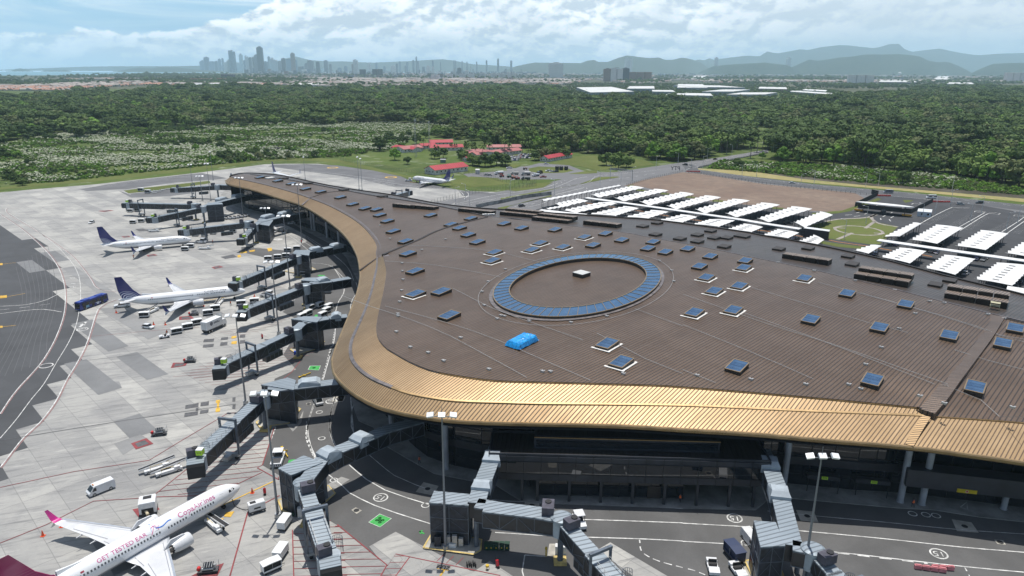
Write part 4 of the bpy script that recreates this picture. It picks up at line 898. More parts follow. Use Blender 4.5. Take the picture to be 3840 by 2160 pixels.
def sky_proto(white,sz=(3.3,5.2)):
 w,l=sz;r=empty('skylight');
 b=MB();h0,h1=.55,.95
 vs=[(-w/2,-l/2,-.6),(w/2,-l/2,-.6),(w/2,l/2,-.6),(-w/2,l/2,-.6),(-w/2,-l/2,h0),(w/2,-l/2,h0),(w/2,l/2,h1),(-w/2,l/2,h1)]
 b.add(vs,[(0,1,5,4),(1,2,6,5),(2,3,7,6),(3,0,4,7),(4,5,6,7)]);b.build('kerb',M_CURB,r)
 b=MB();T_=Matrix.Identity(4)
 ang=math.atan2(h1-h0,l);Mx=Matrix.Translation((0,0,(h0+h1)/2+.04))@Matrix.Rotation(ang,4,'X')
 for c3,d3 in(((0,-l/2,0),(w+.16,.26,.12)),((0,l/2,0),(w+.16,.26,.12)),((-w/2,0,0),(.24,l-.1,.11)),((w/2,0,0),(.24,l-.1,.11))):
  b.box((0,0,0),d3,M=Mx@Matrix.Translation(c3))
 b.build('frame',M_CURBL,r)
 b=MB();b.box((0,0,0),(w-.2,l-.2,.06),M=Mx@Matrix.Translation((0,0,.0)));b.build('glass_pane',M_SKY,r)
 if white:
  b=MB()
  for c3,d3 in(((0,-l/2-.35,.06),(w+1.5,.6,.12)),((w/2+.35,0,.05),(.6,l+1.2,.12))):b.box(c3,d3)
  b.build('waterproofing',M_FLASH,r)
 return r
skA=sky_proto(False);skB=sky_proto(True)
for p_ in(skA,skB):p_.parent=term
register(skA);register(skB);_n=[0,0]
def put_sky(px,py,white):
 q=RP(px,py,.9);proto=skB if white else skA
 if _n[white]:o=copy_tree(proto)
 else:o=proto
 _n[white]+=1;o.location=(q.x,q.y,q.z);o.rotation_euler=(0,0,R_(-38));o.parent=term
 return o
SKY=[(1640,445,0),(1700,452,0)][:0]+[(x/1.49068,y/1.49068,w)for x,y,w in[(*Z5([(540,170)])[0],0),(*Z5([(810,222)])[0],0),(*Z5([(1015,265)])[0],0),(*Z5([(1228,342)])[0],0),(*Z5([(1458,385)])[0],0),(*Z5([(1755,468)])[0],0),(*Z5([(1940,573)])[0],0),(*Z5([(2125,635)])[0],0),(*Z5([(2303,652)])[0],0),(*Z5([(2350,735)])[0],0),(*Z5([(2465,825)])[0],0)]]+[(x,y,w)for x,y,w in[(989,579,0),(1020,604,0),(1026,635,0),(1044,679,0),(1045,736,1),(1110,730,0),(1083,539,0),(1134,562,0),(1156,571,0),(1184,547,0),(1178,588,0),(1201,606,0),(1244,632,1),(1238,653,1),(1268,560,0),(1312,571,0),(1396,575,0),(1359,609,1),(1338,626,1),(1416,619,1),(1470,594,1),(1523,585,0),(1492,614,0),(1564,601,0),(1643,606,0),(1630,622,0),(1674,631,0),(1730,623,0),(1787,642,0),(1760,667,0),(1875,653,0),(1871,671,1),(1777,695,1),(1860,716,1),(1797,729,1),(2024,697,1),(2132,735,0),(1747,783,1),(1845,777,1),(2279,762,0),(2040,800,0),(2213,820,0),(2389,840,0),(2524,860,0),(2555,822,0),(1528,861,1),(1563,907,1),(1854,918,0),(2195,952,0),(2454,970,0)]]
SKY_O=[]
for x,y,w in SKY:
 X,Y=x*1.49068,y*1.49068;SKY_O.append(put_sky(X,Y,w))
q=RP(1130*1.49068,791*1.49068,.8);o=copy_tree(skA);o.location=q;o.rotation_euler=(0,0,R_(-38));o['label']='skylight with three separate panes'
q=RP(1463*1.49068,686*1.49068,1.0);b=MB();b.box((0,0,.5),(3.8,3.8,1.1));hb=b.build('roof_hatch',M_CURB,term,tuple(q),R_(-45));b=MB();b.box((0,0,1.1),(3.9,3.9,.16));b.build('hatch_lid',mat('grey hatch',(.55,.55,.53),.5),hb)
q=RP(1012.6,667,.5);b=MB();b.box((0,0,.4),(3.5,5,.8));b.build('roof_hatch',mat('pale hatch',(.6,.59,.56),.6),term,tuple(q),R_(-38))
hat=MB();hat.box((0,0,.35),(3.4,4.6,.9));hm=hat.me('dark_hatch',M_CURB)
HP=Z1([(1540,765),(1835,815),(2045,850),(2245,805),(2370,910),(1385,665),(2045,770),(2205,722),(1560,625),(2400,805),(2560,780)])+Z2([(950,1080),(1420,1070),(2060,1195),(2130,1320),(390,880)])+Z3([(130,1005),(175,1100),(1160,1340),(1330,1290)])+Z5([(900,190),(1270,262),(1810,362),(2390,460)])
for p_ in HP:
 q=RP(*p_,.6);o=bpy.data.objects.new('dark_hatch',hm);COL.objects.link(o);o.parent=term;o.location=q;o.rotation_euler[2]=R_(-40)
M_LOUV=mat('louvre brown',(.030,.024,.020),.55,.3,var=.2);M_HOOD=m_roof('bronze sheet, hoods',(.27,.21,.17),(.33,.26,.21),rough=.5,metal=.5,per=.8,ang=45-90+90,seam=(.03,.025,.02))
def cowl_mesh():
 b=MB();w,l,h=3.4,5.8,1.75
 vs=[(-w/2,-l/2,-.4),(w/2,-l/2,-.4),(w/2,l/2,-.4),(-w/2,l/2,-.4),(-w/2,-l/2,h),(w/2,-l/2,h),(w/2,l/2,1.2),(-w/2,l/2,1.2)]
 b.add(vs,[(1,2,6,5),(2,3,7,6),(3,0,4,7),(0,1,5,4)],0);b.add([(-w/2-.08,-l/2-.15,h+.02),(w/2+.08,-l/2-.15,h+.02),(w/2+.08,l/2+.1,1.22),(-w/2-.08,l/2+.1,1.22)],[(0,1,2,3)],1)
 for k in range(6):b.box((0,-l/2-.05,.35+k*.3),(w-.5,.12,.08),0,2)
 return b.me('cowl',[M_LOUV,M_HOOD,M_CURB])
CW=cowl_mesh()
M_DKL=mat('louvre slats',(.05,.042,.036),.5,.4)
def bank(px,py,n,rows,rz,pitch=3.7,sc=1.0):
 q=RP(px,py,1.0);g_=empty('vent_bank',tuple(q),rz);g_.parent=term
 for r_ in range(rows):
  for i in range(n):
   o=bpy.data.objects.new('vent_cowl',CW);COL.objects.link(o);o.parent=g_
   o.location=((i-(n-1)/2)*pitch*sc,r_*6.1*sc,r_*.5);o.scale=(sc,)*3
AZB=R_(-42)
bank(*Z2([(1400,1230)])[0],4,1,R_(-36));bank(*Z3([(530,1270)])[0],4,2,R_(-36));bank(*Z3([(1780,1560)])[0],4,2,R_(-36))if False else bank(3660,1118,4,2,R_(-36))
bank(*Z1([(900,635)])[0],4,1,R_(-30));bank(*Z1([(290,585)])[0],5,2,R_(-28),sc=.9);bank(*Z4([(1760,970)])[0],5,2,R_(-26),sc=.9);bank(*Z4([(1250,930)])[0],5,1,R_(-26),sc=.9);bank(*Z4([(400,865)])[0],4,1,R_(-26),sc=.85);bank(*Z4([(620,880)])[0],4,1,R_(-26),sc=.85)
cxy=[RP(*p,1.2)for p in OV([(1245,722),(1663,688)])];
ring_out=OV([(1245,730),(1250,757),(1275,777),(1320,791),(1380,797),(1440,796),(1500,787),(1560,772),(1610,750),(1645,722),(1662,692),(1657,672),(1632,655),(1590,645),(1530,640),(1470,641),(1410,648),(1350,661),(1300,680),(1262,704)])
ring_in=OV([(1280,726),(1287,745),(1308,760),(1345,770),(1395,774),(1450,770),(1505,762),(1555,749),(1595,731),(1618,710),(1625,690),(1617,672),(1592,660),(1560,653),(1515,649),(1465,650),(1415,657),(1365,670),(1320,690),(1292,708)])
def loop(px,up):
 P=[RP(x,y,up)for x,y in px];P=[tuple(p)for p in P];P=P+[P[0]];return smoothpath(P,1.5)[:-1]
def arc_resample(P,n):
 Q=np.array(P+[P[0]]);d=np.r_[0,np.cumsum(np.linalg.norm(np.diff(Q[:,:2],axis=0),axis=1))];t_=np.linspace(0,d[-1],n,endpoint=False)
 return np.stack([np.interp(t_,d,Q[:,k])for k in range(3)],1)
def fit_ellipse(P):
 P=np.array(P);c=P[:,:2].mean(0);q=P[:,:2]-c
 A_=np.stack([q[:,0]**2,q[:,0]*q[:,1],q[:,1]**2,q[:,0],q[:,1]],1);s_=np.linalg.lstsq(A_,np.ones(len(q)),rcond=None)[0]
 Mq=np.array([[s_[0],s_[1]/2],[s_[1]/2,s_[2]]]);c2=-.5*np.linalg.solve(Mq,s_[3:5]);k=1+c2@Mq@c2;w,v=np.linalg.eigh(Mq/k);return c+c2,1/np.sqrt(w),v
NR=120
def ell(P,n=NR):
 c,ax,v=fit_ellipse(P);return np.array([c+v@(ax*np.array([math.cos(a),math.sin(a)]))for a in np.linspace(0,2*math.pi,n,endpoint=False)]),c
Eo,c0=ell(loop(ring_out,.75));Ei,c1=ell(loop(ring_in,.95))
def match(Ei,Eo,c):
 ao=np.unwrap(np.arctan2(Eo[:,1]-c[1],Eo[:,0]-c[0]));out=[]
 for p in Eo:
  a=math.atan2(p[1]-c[1],p[0]-c[0]);ai=np.arctan2(Ei[:,1]-c[1],Ei[:,0]-c[0]);k=np.argmin(np.abs(np.angle(np.exp(1j*(ai-a)))));out.append(Ei[k])
 return np.array(out)
Ei=match(Ei,Eo,c0);zc_=roofz(*c0)
ringm=MB();frm=MB();kbs=[MB(),MB()]
vo=[(p[0],p[1],roofz(*p)+.75)for p in Eo];vi=[(p[0],p[1],roofz(*p)+.95)for p in Ei]
for i in range(NR):
 j=(i+1)%NR;q4=[Vector(v)for v in(vo[i],vo[j],vi[j],vi[i])]
 if(q4[1]-q4[0]).cross(q4[3]-q4[0]).z<0:q4=[q4[1],q4[0],q4[3],q4[2]]
 ringm.add(q4,[(0,1,2,3)])
 if i%2==0:frm.beam(Vector(vo[i])+Vector((0,0,.05)),Vector(vi[i])+Vector((0,0,.05)),.14,.12)
 for P__,dz in((vo,.02),(vi,.02)):frm.beam(Vector(P__[i])+Vector((0,0,dz)),Vector(P__[j])+Vector((0,0,dz)),.3,.2)
 for P__,n__ in((vo,0),(vi,1)):kbs[n__].add([(P__[i][0],P__[i][1],P__[i][2]-3),(P__[j][0],P__[j][1],P__[j][2]-3),P__[j],P__[i]],[(0,1,2,3)])
rs=empty('ring_skylight');rs.parent=term
M_RING=m_glass('ring glass',(.07,.15,.27),.12,.8);M_RING.node_tree.nodes['Principled BSDF'].inputs['Metallic'].default_value=.35
ringm.build('ring_glazing',M_RING,rs);frm.build('ring_frame',M_CURBL,rs);kbs[0].build('outer_kerb',M_CURB,rs);kbs[1].build('inner_kerb',M_CURB,rs)
fl=MB();E2=c0+(Eo-c0)*1.045
for i in range(NR):
 j=(i+1)%NR;fl.add([(Eo[i][0],Eo[i][1],roofz(*Eo[i])+.25),(E2[i][0],E2[i][1],roofz(*E2[i])+.2),(E2[j][0],E2[j][1],roofz(*E2[j])+.2),(Eo[j][0],Eo[j][1],roofz(*Eo[j])+.25)],[(0,1,2,3)])
fl.build('ring_apron',M_GUT,rs)
M_WIRE=mat('steel wire',(.55,.54,.52),.4,.4)
def wire(px,c=1):
 wr_=MB()
 P=[RP(x,y,.3)for x,y in px];P=smoothpath([tuple(p)for p in P],6)
 for a_,b_ in zip(P,P[1:]):wr_.beam((a_[0],a_[1],roofz(a_[0],a_[1])+.3),(b_[0],b_[1],roofz(b_[0],b_[1])+.3),.07,.07)
 wr_.build('safety_line',M_WIRE,term)
for P_ in([(0,780),(650,1010),(1090,1230),(1400,1400)],[(330,860),(1000,1050),(1600,1300),(1880,1420)],[(1930,1065),(2300,1260),(2576,1370)],[(2215,880),(2576,1010)],[(840,725),(1200,900),(1820,1115)],[(330,520),(700,550),(1100,620),(1200,640)],[(480,400),(1100,440),(1500,530)]):wire(TL(1,1,P_))
for P_ in([(0,1000),(500,1200),(985,1410)],[(0,770),(600,980),(1200,1170),(2000,1449)],[(520,720),(1400,985),(1700,1060)],[(460,910),(1300,1215),(1900,1449)],[(1020,680),(1700,860),(2400,1080),(2576,1110)],[(1340,760),(2100,980),(2576,1130)],[(2050,1190),(2576,1340)]):wire(TL(2,1,P_))
for P_ in([(0,1340),(250,1440)],):wire(TL(2,1,P_))
wire(TL(2,2,[(1960,0),(2250,120),(2576,250)]))
Ew=c0+(Eo-c0)*1.16;wr_=MB()
for i in range(0,NR):a_=Ew[i];b_=Ew[(i+1)%NR];wr_.beam((a_[0],a_[1],roofz(*a_)+.3),(b_[0],b_[1],roofz(*b_)+.3),.07,.07)
wr_.build('safety_line',M_WIRE,term)
an=MB();an.box((0,0,.2),(.9,.25,.4));an.box((-.3,.35,.15),(.25,.5,.3));an.box((.35,.3,.35),(.3,.3,.15));am=an.me('roof_anchor',mat('galvanised anchor',(.6,.59,.57),.4,.5))
AN=TL(1,1,[(455,540),(458,600),(462,665),(452,747),(437,833),(423,925),(425,940),(412,1060),(517,1177),(651,1218),(768,1280),(897,1105),(1110,1344),(1173,962),(1202,937),(1228,942),(1414,978),(1730,989),(2000,942),(1515,1360),(1573,1362),(2125,1378),(1106,680),(1235,587),(605,440),(785,360),(365,355),(290,255),(2490,597),(2505,678),(2398,523),(1060,757),(1077,860)])+TL(2,1,[(1752,922),(1495,1177),(1378,1307),(511,1420),(104,1390),(1630,1037),(1862,830),(1598,744),(1300,672),(2301,928),(1972,842),(990,598),(715,536),(2422,960)])+TL(2,2,[(925,8),(1250,10),(1340,43),(1787,97),(1970,153),(2486,183)])
for p_ in AN:
 q=RP(*p_);o=bpy.data.objects.new('roof_anchor',am);COL.objects.link(o);o.parent=term;o.location=q;o.rotation_euler[2]=R_(-45)
q=RP(1313*1.49068,856*1.49068,.8);b=MB();n=22;m_=16;vs=[];r2=np.random.default_rng(3)
hx=r2.random((n,m_))
for i in range(n):
 for j in range(m_):
  u=-1+2*i/(n-1);v=-1+2*j/(m_-1);e=max(abs(u),abs(v));k=1.25*min(1,(1-e)*6+.02)*(1+.12*u)
  vs.append((v*2.1*(1+.03*hx[i,j]),u*3.7*(1+.02*hx[i,j]),k+.10*hx[i,j]+.08*math.sin(u*9+v*5)*math.sin(v*8)))
b.add(vs,[(i*m_+j,(i+1)*m_+j,(i+1)*m_+j+1,i*m_+j+1)for i in range(n-1)for j in range(m_-1)])
tag(b.build('blue_tarpaulin',mat('blue tarp',(.01,.30,.72),.35,spec=.6,var=.25,vscale=1.2,bump=.5),None,(q.x,q.y,q.z+.1),R_(-38)),'bright blue crumpled tarpaulin spread over a skylight on the brown roof','tarpaulin')
register(skA)
q=RP(*T(2,1,2357,860),1);b=MB()
for dx in(-1,1):
 for dy in(-.7,.7):b.beam((dx,dy,0),(dx,dy,2),.1,.1)
b.box((0,0,1.9),(2.2,1.6,.12));b.box((0,0,1.1),(2.2,1.6,.1));tag(b.build('scaffold_trolley',mat('pale timber',(.45,.42,.28),.7),None,(q.x,q.y,q.z),-.6),'small pale scaffold trolley beside the roof exhaust cowls at the right','trolley')
q=RP(*Z4([(1390,975)])[0],.5);b=MB()
for k in range(5):b.box(((k-2)*1.1,.3*(k%2),.3),(1.0,1.2,.6),.3*k)
tag(b.build('material_sacks',mat('white sacks',(.7,.7,.68),.8),None,(q.x,q.y,q.z),.2),'row of white sacks lying on the rear edge of the terminal roof','sacks')
# ================================================================ JET BRIDGES
M_BRF=m_roof('blue-grey ribbed deck',(.24,.285,.32),(.32,.37,.41),rough=.5,metal=.25,per=.9,seam=(.12,.14,.16),ang=20,bumpy=.3)
M_BRS=mat('bridge dark wall',(.022,.025,.031),.3,.2,spec=.6,var=.3,vscale=.5)
M_BRT=mat('bridge blue-grey steel',(.13,.155,.19),.45,.3,var=.15)
M_BRC=mat('bridge pale panel',(.36,.41,.45),.5,var=.12,vscale=.4)
M_TOW=mat('lift tower mesh',(.028,.034,.048),.4,.2,var=.3,vscale=.8)
M_GAL=mat('galvanised steel',(.45,.46,.46),.45,.5,var=.15)
M_ACU=mat('purple-grey unit',(.075,.072,.095),.5,var=.2)
M_TYRE=mat('tyre rubber',(.018,.018,.02),.8);M_WHP=mat('white paint',(.74,.75,.75),.35,spec=.5,var=.05,vscale=.6)
M_YELP=mat('yellow machine paint',(.60,.40,.03),.5,var=.15);M_YKERB=mat('yellow kerb paint',(.60,.45,.16),.7,var=.25,vscale=.6)
def V3(px,z):return Vector((*G(px[0],px[1],z),z))
def span(parent,a,b,w,h,name='tunnel',truss=True,roof=True,za=None):
 """enclosed corridor from a to b (points on its roof centre line)"""
 d=(b-a);L=d.length;dn=d.normalized();sd_=dn.cross(Vector((0,0,1))).normalized();up=sd_.cross(dn)
 m=MB();m.beam(a-up*h/2,b-up*h/2,w,h);o=m.build(name,M_BRS,parent)
 if roof:r=MB();r.beam(a+up*.02,b+up*.02,w+.12,.16);r.build(name+'_roof',M_BRF,o)
 f=MB();n=max(2,int(L/2.6));off=w/2+.03
 for s_ in(-1,1):
  for zz in(-.12,-h+.1):f.beam(a+sd_*off*s_+up*zz,b+sd_*off*s_+up*zz,.10,.16)
  if truss:
   for i in range(n):
    p=a+d*(i/n);q=a+d*((i+1)/n);f.beam(p+sd_*off*s_-up*.15,p+sd_*off*s_-up*(h-.1),.09,.09)
    if i%2:p,q=q,p
    f.beam(p+sd_*off*s_-up*.2,q+sd_*off*s_-up*(h-.2),.07,.07)
 f.build(name+'_truss',M_BRT,o)
 return o
def hump(parent,a,b,w=3.0,h=1.7):
 """raised box with sloping ends over an expansion joint"""
 dn=(b-a).normalized();sd_=dn.cross(Vector((0,0,1))).normalized();up=Vector((0,0,1));m=MB();vs=[]
 for s_ in(-1,1):
  o=sd_*(w/2+.25)*s_
  vs+=[a+o-up*1.0,a+o+up*.45,a+dn*.9+o*.8+up*(h-.6),b-dn*.9+o*.8+up*(h-.6),b+o+up*.45,b+o-up*1.0]
 m.add(vs,[(0,1,7,6),(1,2,8,7),(2,3,9,8),(3,4,10,9),(4,5,11,10),(0,5,4,3,2,1),(6,7,8,9,10,11)]);m.build('expansion_hood',M_BRC,parent)
def pillar(parent,x,y,top,r=.42,kerb=True):
 m=MB();m.cyl((x,y,.1),(x,y,top),r,r,14);m.build('support_column',M_BRT,parent)
def rotunda(parent,c,r=1.75,h=3.3):
 m=MB();m.cyl((c.x,c.y,c.z-h),(c.x,c.y,c.z),r,r,24);o=m.build('rotunda',M_BRC,parent)
 k=MB();k.cyl((c.x,c.y,c.z),(c.x,c.y,c.z+.25),r+.12,r*.8,24);k.build('rotunda_cap',M_BRF,o)
def acunit(parent,p,rz,s_=1.0):
 m=MB();m.box((0,0,.75),(1.7*s_,2.4*s_,1.5));o=m.build('cooling_unit',M_ACU,parent,tuple(p),rz)
 m=MB();m.cyl((0,.5,1.5),(0,.5,1.68),.55,.55,14);m.build('unit_fan',M_BLK,o)
def cab(parent,p,rz,sign=None,open_=False):
 """pivoting cab at the aircraft end: p = roof centre, rz = heading of the open end"""
 g=empty('cab',tuple(p),rz);g.parent=parent
 m=MB();m.cyl((0,0,-3.0),(0,0,0),1.9,1.9,20);m.build('cab_rotunda',M_BRC,g)
 m=MB();m.box((1.9,0,-1.4),(2.5,2.9,2.7));m.build('cab_body',M_BRS,g)
 m=MB();m.box((1.9,0,.05),(2.8,3.2,.14));m.build('cab_roof',M_BRF,g)
 f=MB()
 for y in(-1.55,1.55):
  for x in(.7,1.9,3.1):f.box((x,y,-1.45),(.14,.12,2.9))
  f.box((1.9,y,-2.7),(2.6,.14,.16))
 f.build('cab_frame',M_BRT,g)
 m=MB();m.box((3.2,-.2,-1.3),(.06,1.6,1.5));m.build('cab_window',mat('pale pane',(.3,.33,.35),.2),g)
 m=MB()
 for k in range(5):m.box((3.3+k*.14,0,-1.3-k*.05),(.08,3.3-k*.05,2.6))
 m.build('bellows',M_BLK,g)
 acunit(g,(-.3,-.6,.15),.2,.9)
 f=MB()
 for k in range(9):a_=R_(90+k*18);f.beam((-2.0+.9*math.cos(a_),1.6+.9*math.sin(a_),-1.5),(-2.0+.9*math.cos(a_),1.6+.9*math.sin(a_),1.4),.05,.05)
 for z in(-.8,0,.8,1.4):
  for k in range(8):a_=R_(90+k*18);c_=R_(108+k*18);f.beam((-2+.9*math.cos(a_),1.6+.9*math.sin(a_),z),(-2+.9*math.cos(c_),1.6+.9*math.sin(c_),z),.05,.05)
 f.build('ladder_cage',M_BRT,g)
 if sign:
  gs=empty('gate_number_box',(.6,.9,1.0),-rz);gs.parent=g
  m=MB();m.box((0,0,.2),(1.25,1.25,1.1));m.build('number_panel',M_SIGN,gs)
  m=MB();m.box((0,0,.8),(1.3,1.3,.12));m.build('box_lid',M_WHP,gs)
  vs,fs=text_mesh(sign,.62);m=MB();m.add([(v.x,-.65,v.y+.2)for v in vs],fs);m.build('number',M_TXT,gs)
 return g
def railing(parent,a,b,w,h=1.0):
 d=b-a;n=max(2,int(d.length/1.3));sd_=d.normalized().cross(Vector((0,0,1))).normalized();f=MB()
 for s_ in(-1,1):
  for i in range(n+1):
   p=a+d*(i/n)+sd_*w/2*s_;f.beam(p,p+Vector((0,0,h)),.05,.05)
  for z in(h*.5,h):f.beam(a+sd_*w/2*s_+Vector((0,0,z)),b+sd_*w/2*s_+Vector((0,0,z)),.05,.05)
 f.build('roof_railing',M_GAL,parent)
def portal(parent,a,b,t,w=3.0,top=1.9):
 """lifting frame straddling the tunnel, with its wheel carriage"""
 p=a+(b-a)*t;d=(b-a).normalized();rz=math.atan2(d.y,d.x);sd_=Vector((-math.sin(rz),math.cos(rz),0))
 m=MB()
 for s_ in(-1,1):
  q=p+sd_*(w/2+.45)*s_;m.beam((q.x,q.y,1.2),(q.x,q.y,p.z+top),.42,.42)
 m.beam(p+sd_*(w/2+.65)+Vector((0,0,top)),p-sd_*(w/2+.65)+Vector((0,0,top)),.5,.5)
 m.build('lifting_frame',M_BRT,parent)
 m=MB();m.beam((*(p+sd_*2.0).xy,1.1),(*(p-sd_*2.0).xy,1.1),.8,.55);m.box((p.x+d.x*1.4,p.y+d.y*1.4,1.0),(1.8,1.2,.9),rz);m.build('wheel_carriage',M_GAL,parent)
 for s_ in(-1,1):
  q=p+sd_*1.35*s_;m=MB();m.cyl((q.x+sd_.x*.25,q.y+sd_.y*.25,.55),(q.x-sd_.x*.25,q.y-sd_.y*.25,.55),.5,.5,16);m.build('wheel',M_TYRE,parent)
def hangbox(parent,a,b,t,L=5.5):
 p=a+(b-a)*t;d=(b-a).normalized();q=p+Vector((0,0,-4.3));m=MB();m.beam(q-d*L/2,q+d*L/2,1.7,1.6);o=m.build('cable_carrier',M_BRS,parent)
 f=MB();sd_=d.cross(Vector((0,0,1))).normalized()
 for s_ in(-1,1):
  for zz in(-.8,.8):f.beam(q-d*L/2+sd_*.9*s_+Vector((0,0,zz)),q+d*L/2+sd_*.9*s_+Vector((0,0,zz)),.1,.12)
  for k in range(5):c_=q+d*(L*(k/4-.5))+sd_*.9*s_;f.beam(c_-Vector((0,0,.8)),c_+Vector((0,0,1.4 if k in(0,4)else .8)),.1,.1)
 f.build('carrier_frame',M_BRT,o)
def tower(parent,corners_px,ztop,kerb=None,light=None):
 """lift and stair tower from its roof corners"""
 P=[G(x,y,ztop)for x,y in corners_px];m=MB();m.prism(P,.1,ztop-.12);o=m.build('lift_tower',M_TOW,parent)
 m=MB();c=(sum(p[0]for p in P)/4,sum(p[1]for p in P)/4);Q=[(c[0]+(p[0]-c[0])*1.04,c[1]+(p[1]-c[1])*1.04)for p in P];m.prism(Q,ztop-.12,ztop+.12);m.build('tower_roof',M_BRF,o)
 f=MB()
 for i in range(4):
  a=Vector((*P[i],0));b=Vector((*P[(i+1)%4],0));nrm=(b-a).normalized().cross(Vector((0,0,1)))*.04
  if nrm.dot((a+b)/2-Vector((*c,0)))<0:nrm=-nrm
  for z in(.3,ztop*.33,ztop*.66,ztop-.3):f.beam(a+nrm+Vector((0,0,z)),b+nrm+Vector((0,0,z)),.08,.1)
  for k in(0,.5,1):q=a.lerp(b,k)+nrm;f.beam(q,q+Vector((0,0,ztop-.2)),.1,.1)
  for z0 in(ztop*.33,ztop*.66):f.beam(a+nrm+Vector((0,0,z0)),a.lerp(b,.5)+nrm+Vector((0,0,z0+ztop*.3)),.05,.05);f.beam(b+nrm+Vector((0,0,z0)),a.lerp(b,.5)+nrm+Vector((0,0,z0+ztop*.3)),.05,.05)
 f.build('tower_bracing',M_BRT,o)
 if kerb:
  K=[G(x,y,.15)for x,y in kerb];m=MB();m.prism(K,0,.3);ob=m.build('kerbed_plinth',M_SLAB,parent)
  m=MB();m.ribbon(K+[K[0]],.35,.33);m.build('yellow_kerb',M_YKERB,ob)
def boxes(parent,x,y,rz,n=3):
 m=MB()
 for k in range(n):m.box((x+k*.9*math.cos(rz),y+k*.9*math.sin(rz),.9+.3*(k%2)),(.7,.5,1.6-.3*(k%2)),rz)
 m.build('control_cabinet',M_GAL,parent)
ZW=8.8
def bridge(label,deck,humps=(),towr=None,ztop=9.0,kerb=None,rot=None,tun=None,sign=None,port=.72,cabrz=None,cols=(),cabz=6.2,mid=.5,rail=True,hang=.35,cabn=True):
 """deck: roof centre-line pixels at ZW from terminal to tower; tun: roof centre-line pixels rotunda -> cab"""
 base=V3(deck[-1],ZW);e=empty('jet_bridge',(0,0,0),0,label,'jet bridge','jet bridges around the terminal')
 D_=[V3(p,ZW)for p in deck]
 for a,b in zip(D_,D_[1:]):span(e,a,b,3.0,3.1,'walkway')
 for(p,q)in humps:hump(e,V3(p,ZW+.2),V3(q,ZW+.2))
 if towr:tower(e,towr,ztop,kerb)
 for p in cols:x,y=G(*p,.2);pillar(e,x,y,5.8)
 if rot is not None:
  R0=V3(rot,ZW+.3);rotunda(e,R0);pillar(e,R0.x,R0.y,5.8,.5);m=MB();m.box((R0.x,R0.y,.25),(2.2,2.2,.5));m.build('footing',M_YKERB,e)
  Dl=(D_[-1]-Vector((R0.x,R0.y,ZW)))
  if Dl.length>1.5:span(e,D_[-1],Vector((R0.x,R0.y,ZW)),2.7,2.9,'walkway_link',False)
 if tun:
  a=Vector((R0.x,R0.y,ZW-.1));b=V3(tun,cabz);d=(b-a);dn=d.normalized()
  m1=a+d*mid;span(e,a+dn*1.6,m1+dn*.6,2.5,2.7,'inner_tunnel');span(e,m1,b-dn*1.2,2.9,3.05,'outer_tunnel')
  rz=math.atan2(d.y,d.x)if cabrz is None else R_(cabrz)
  if cabn:cab(e,b,rz,sign)
  if port:portal(e,a,b,port)
  if rail:railing(e,a+d*(port+.04),b-dn*2.2+Vector((0,0,0)),2.4)
  if hang:hangbox(e,a,b,hang)
  sd2=Vector((-dn.y,dn.x,0));acunit(e,R0+dn*2.6+sd2*.3+Vector((0,0,-.15)),math.atan2(dn.y,dn.x))
 return e
t01=lambda*p:[T(0,1,*q)for q in p];t02=lambda*p:[T(0,2,*q)for q in p];t12=lambda*p:[T(1,2,*q)for q in p];t22=lambda*p:[T(2,2,*q)for q in p]
def pr(f,a,b):q=f(a,b);return(q[0],q[1])
bridge('jet bridge numbered 210 with its cab beside the nose of the pink-lettered airliner',t02((2740,-35),(2576,-20),(2020,45)),[pr(t02,(2420,-12),(2250,5))],t02((1975,8),(2170,-45),(2230,-25),(2215,45)),9.0,t02((1935,290),(1960,330),(2180,300),(2270,190),(2200,160)),t02((1975,80))[0],t02((1480,545))[0],'210',.55,-70,t02((1970,290),(2180,230)),6.6,.45)
bridge('jet bridge numbered 211 with a grey-blue roof, next beyond bridge 210',t01((2620,935),(2480,950),(2290,985)),[pr(t01,(2500,940),(2576,935))],t01((2200,960),(2300,940),(2430,945),(2390,985)),9.0,t01((2190,1190),(2250,1230),(2380,1190),(2450,1130),(2380,1130)),t01((2230,1030))[0],t01((1670,1300))[0],'211',.62,-80,t01((2250,1200),(2390,1180)),6.4,.45)
bridge('jet bridge with its tower beside the group of parked baggage carts',t01((2640,648),(2500,672),(2340,690)),[pr(t01,(2400,672),(2480,660))],t01((2275,668),(2310,650),(2440,645),(2420,680)),9.0,t01((2280,850),(2360,880),(2450,830),(2400,800)),t01((2300,700))[0],t01((1840,885))[0],'212',.60,-85,t01((2320,850),(2430,790)),6.2,.5)
bridge('jet bridge docked at the nose of the middle blue-tailed airliner',t01((2600,395),(2450,425),(2250,465)),[pr(t01,(2500,412),(2576,398)),pr(t01,(2340,440),(2430,428))],t01((2210,465),(2230,440),(2340,440),(2330,480)),9.0,t01((2150,600),(2260,620),(2390,590),(2330,560)),t01((2240,480))[0],t01((1790,672))[0],'213',.62,-100,t01((2230,600),(2330,585)),6.2,.5)
e8=bridge('twin jet bridge pair, right arm folded towards the camera with a green number box',t01((2300,152),(2150,180),(1960,225)),[pr(t01,(2110,170),(2190,150)),pr(t01,(1980,195),(2060,178))],t01((1930,240),(1960,200),(2060,215),(2030,255)),8.6,None,t01((1920,245))[0],t01((1835,345))[0],'214',.55,-95,t01((1960,330),(2010,320)),6.0,.45,hang=None)
bridge('long left-pointing jet bridge above the row of baggage carts beyond the upper airliner',t01((1900,215),(1865,222)),[],None,8.8,None,t01((1865,222))[0],t01((1410,282))[0],'215',.70,185,t01((1870,300)),6.6,.4)
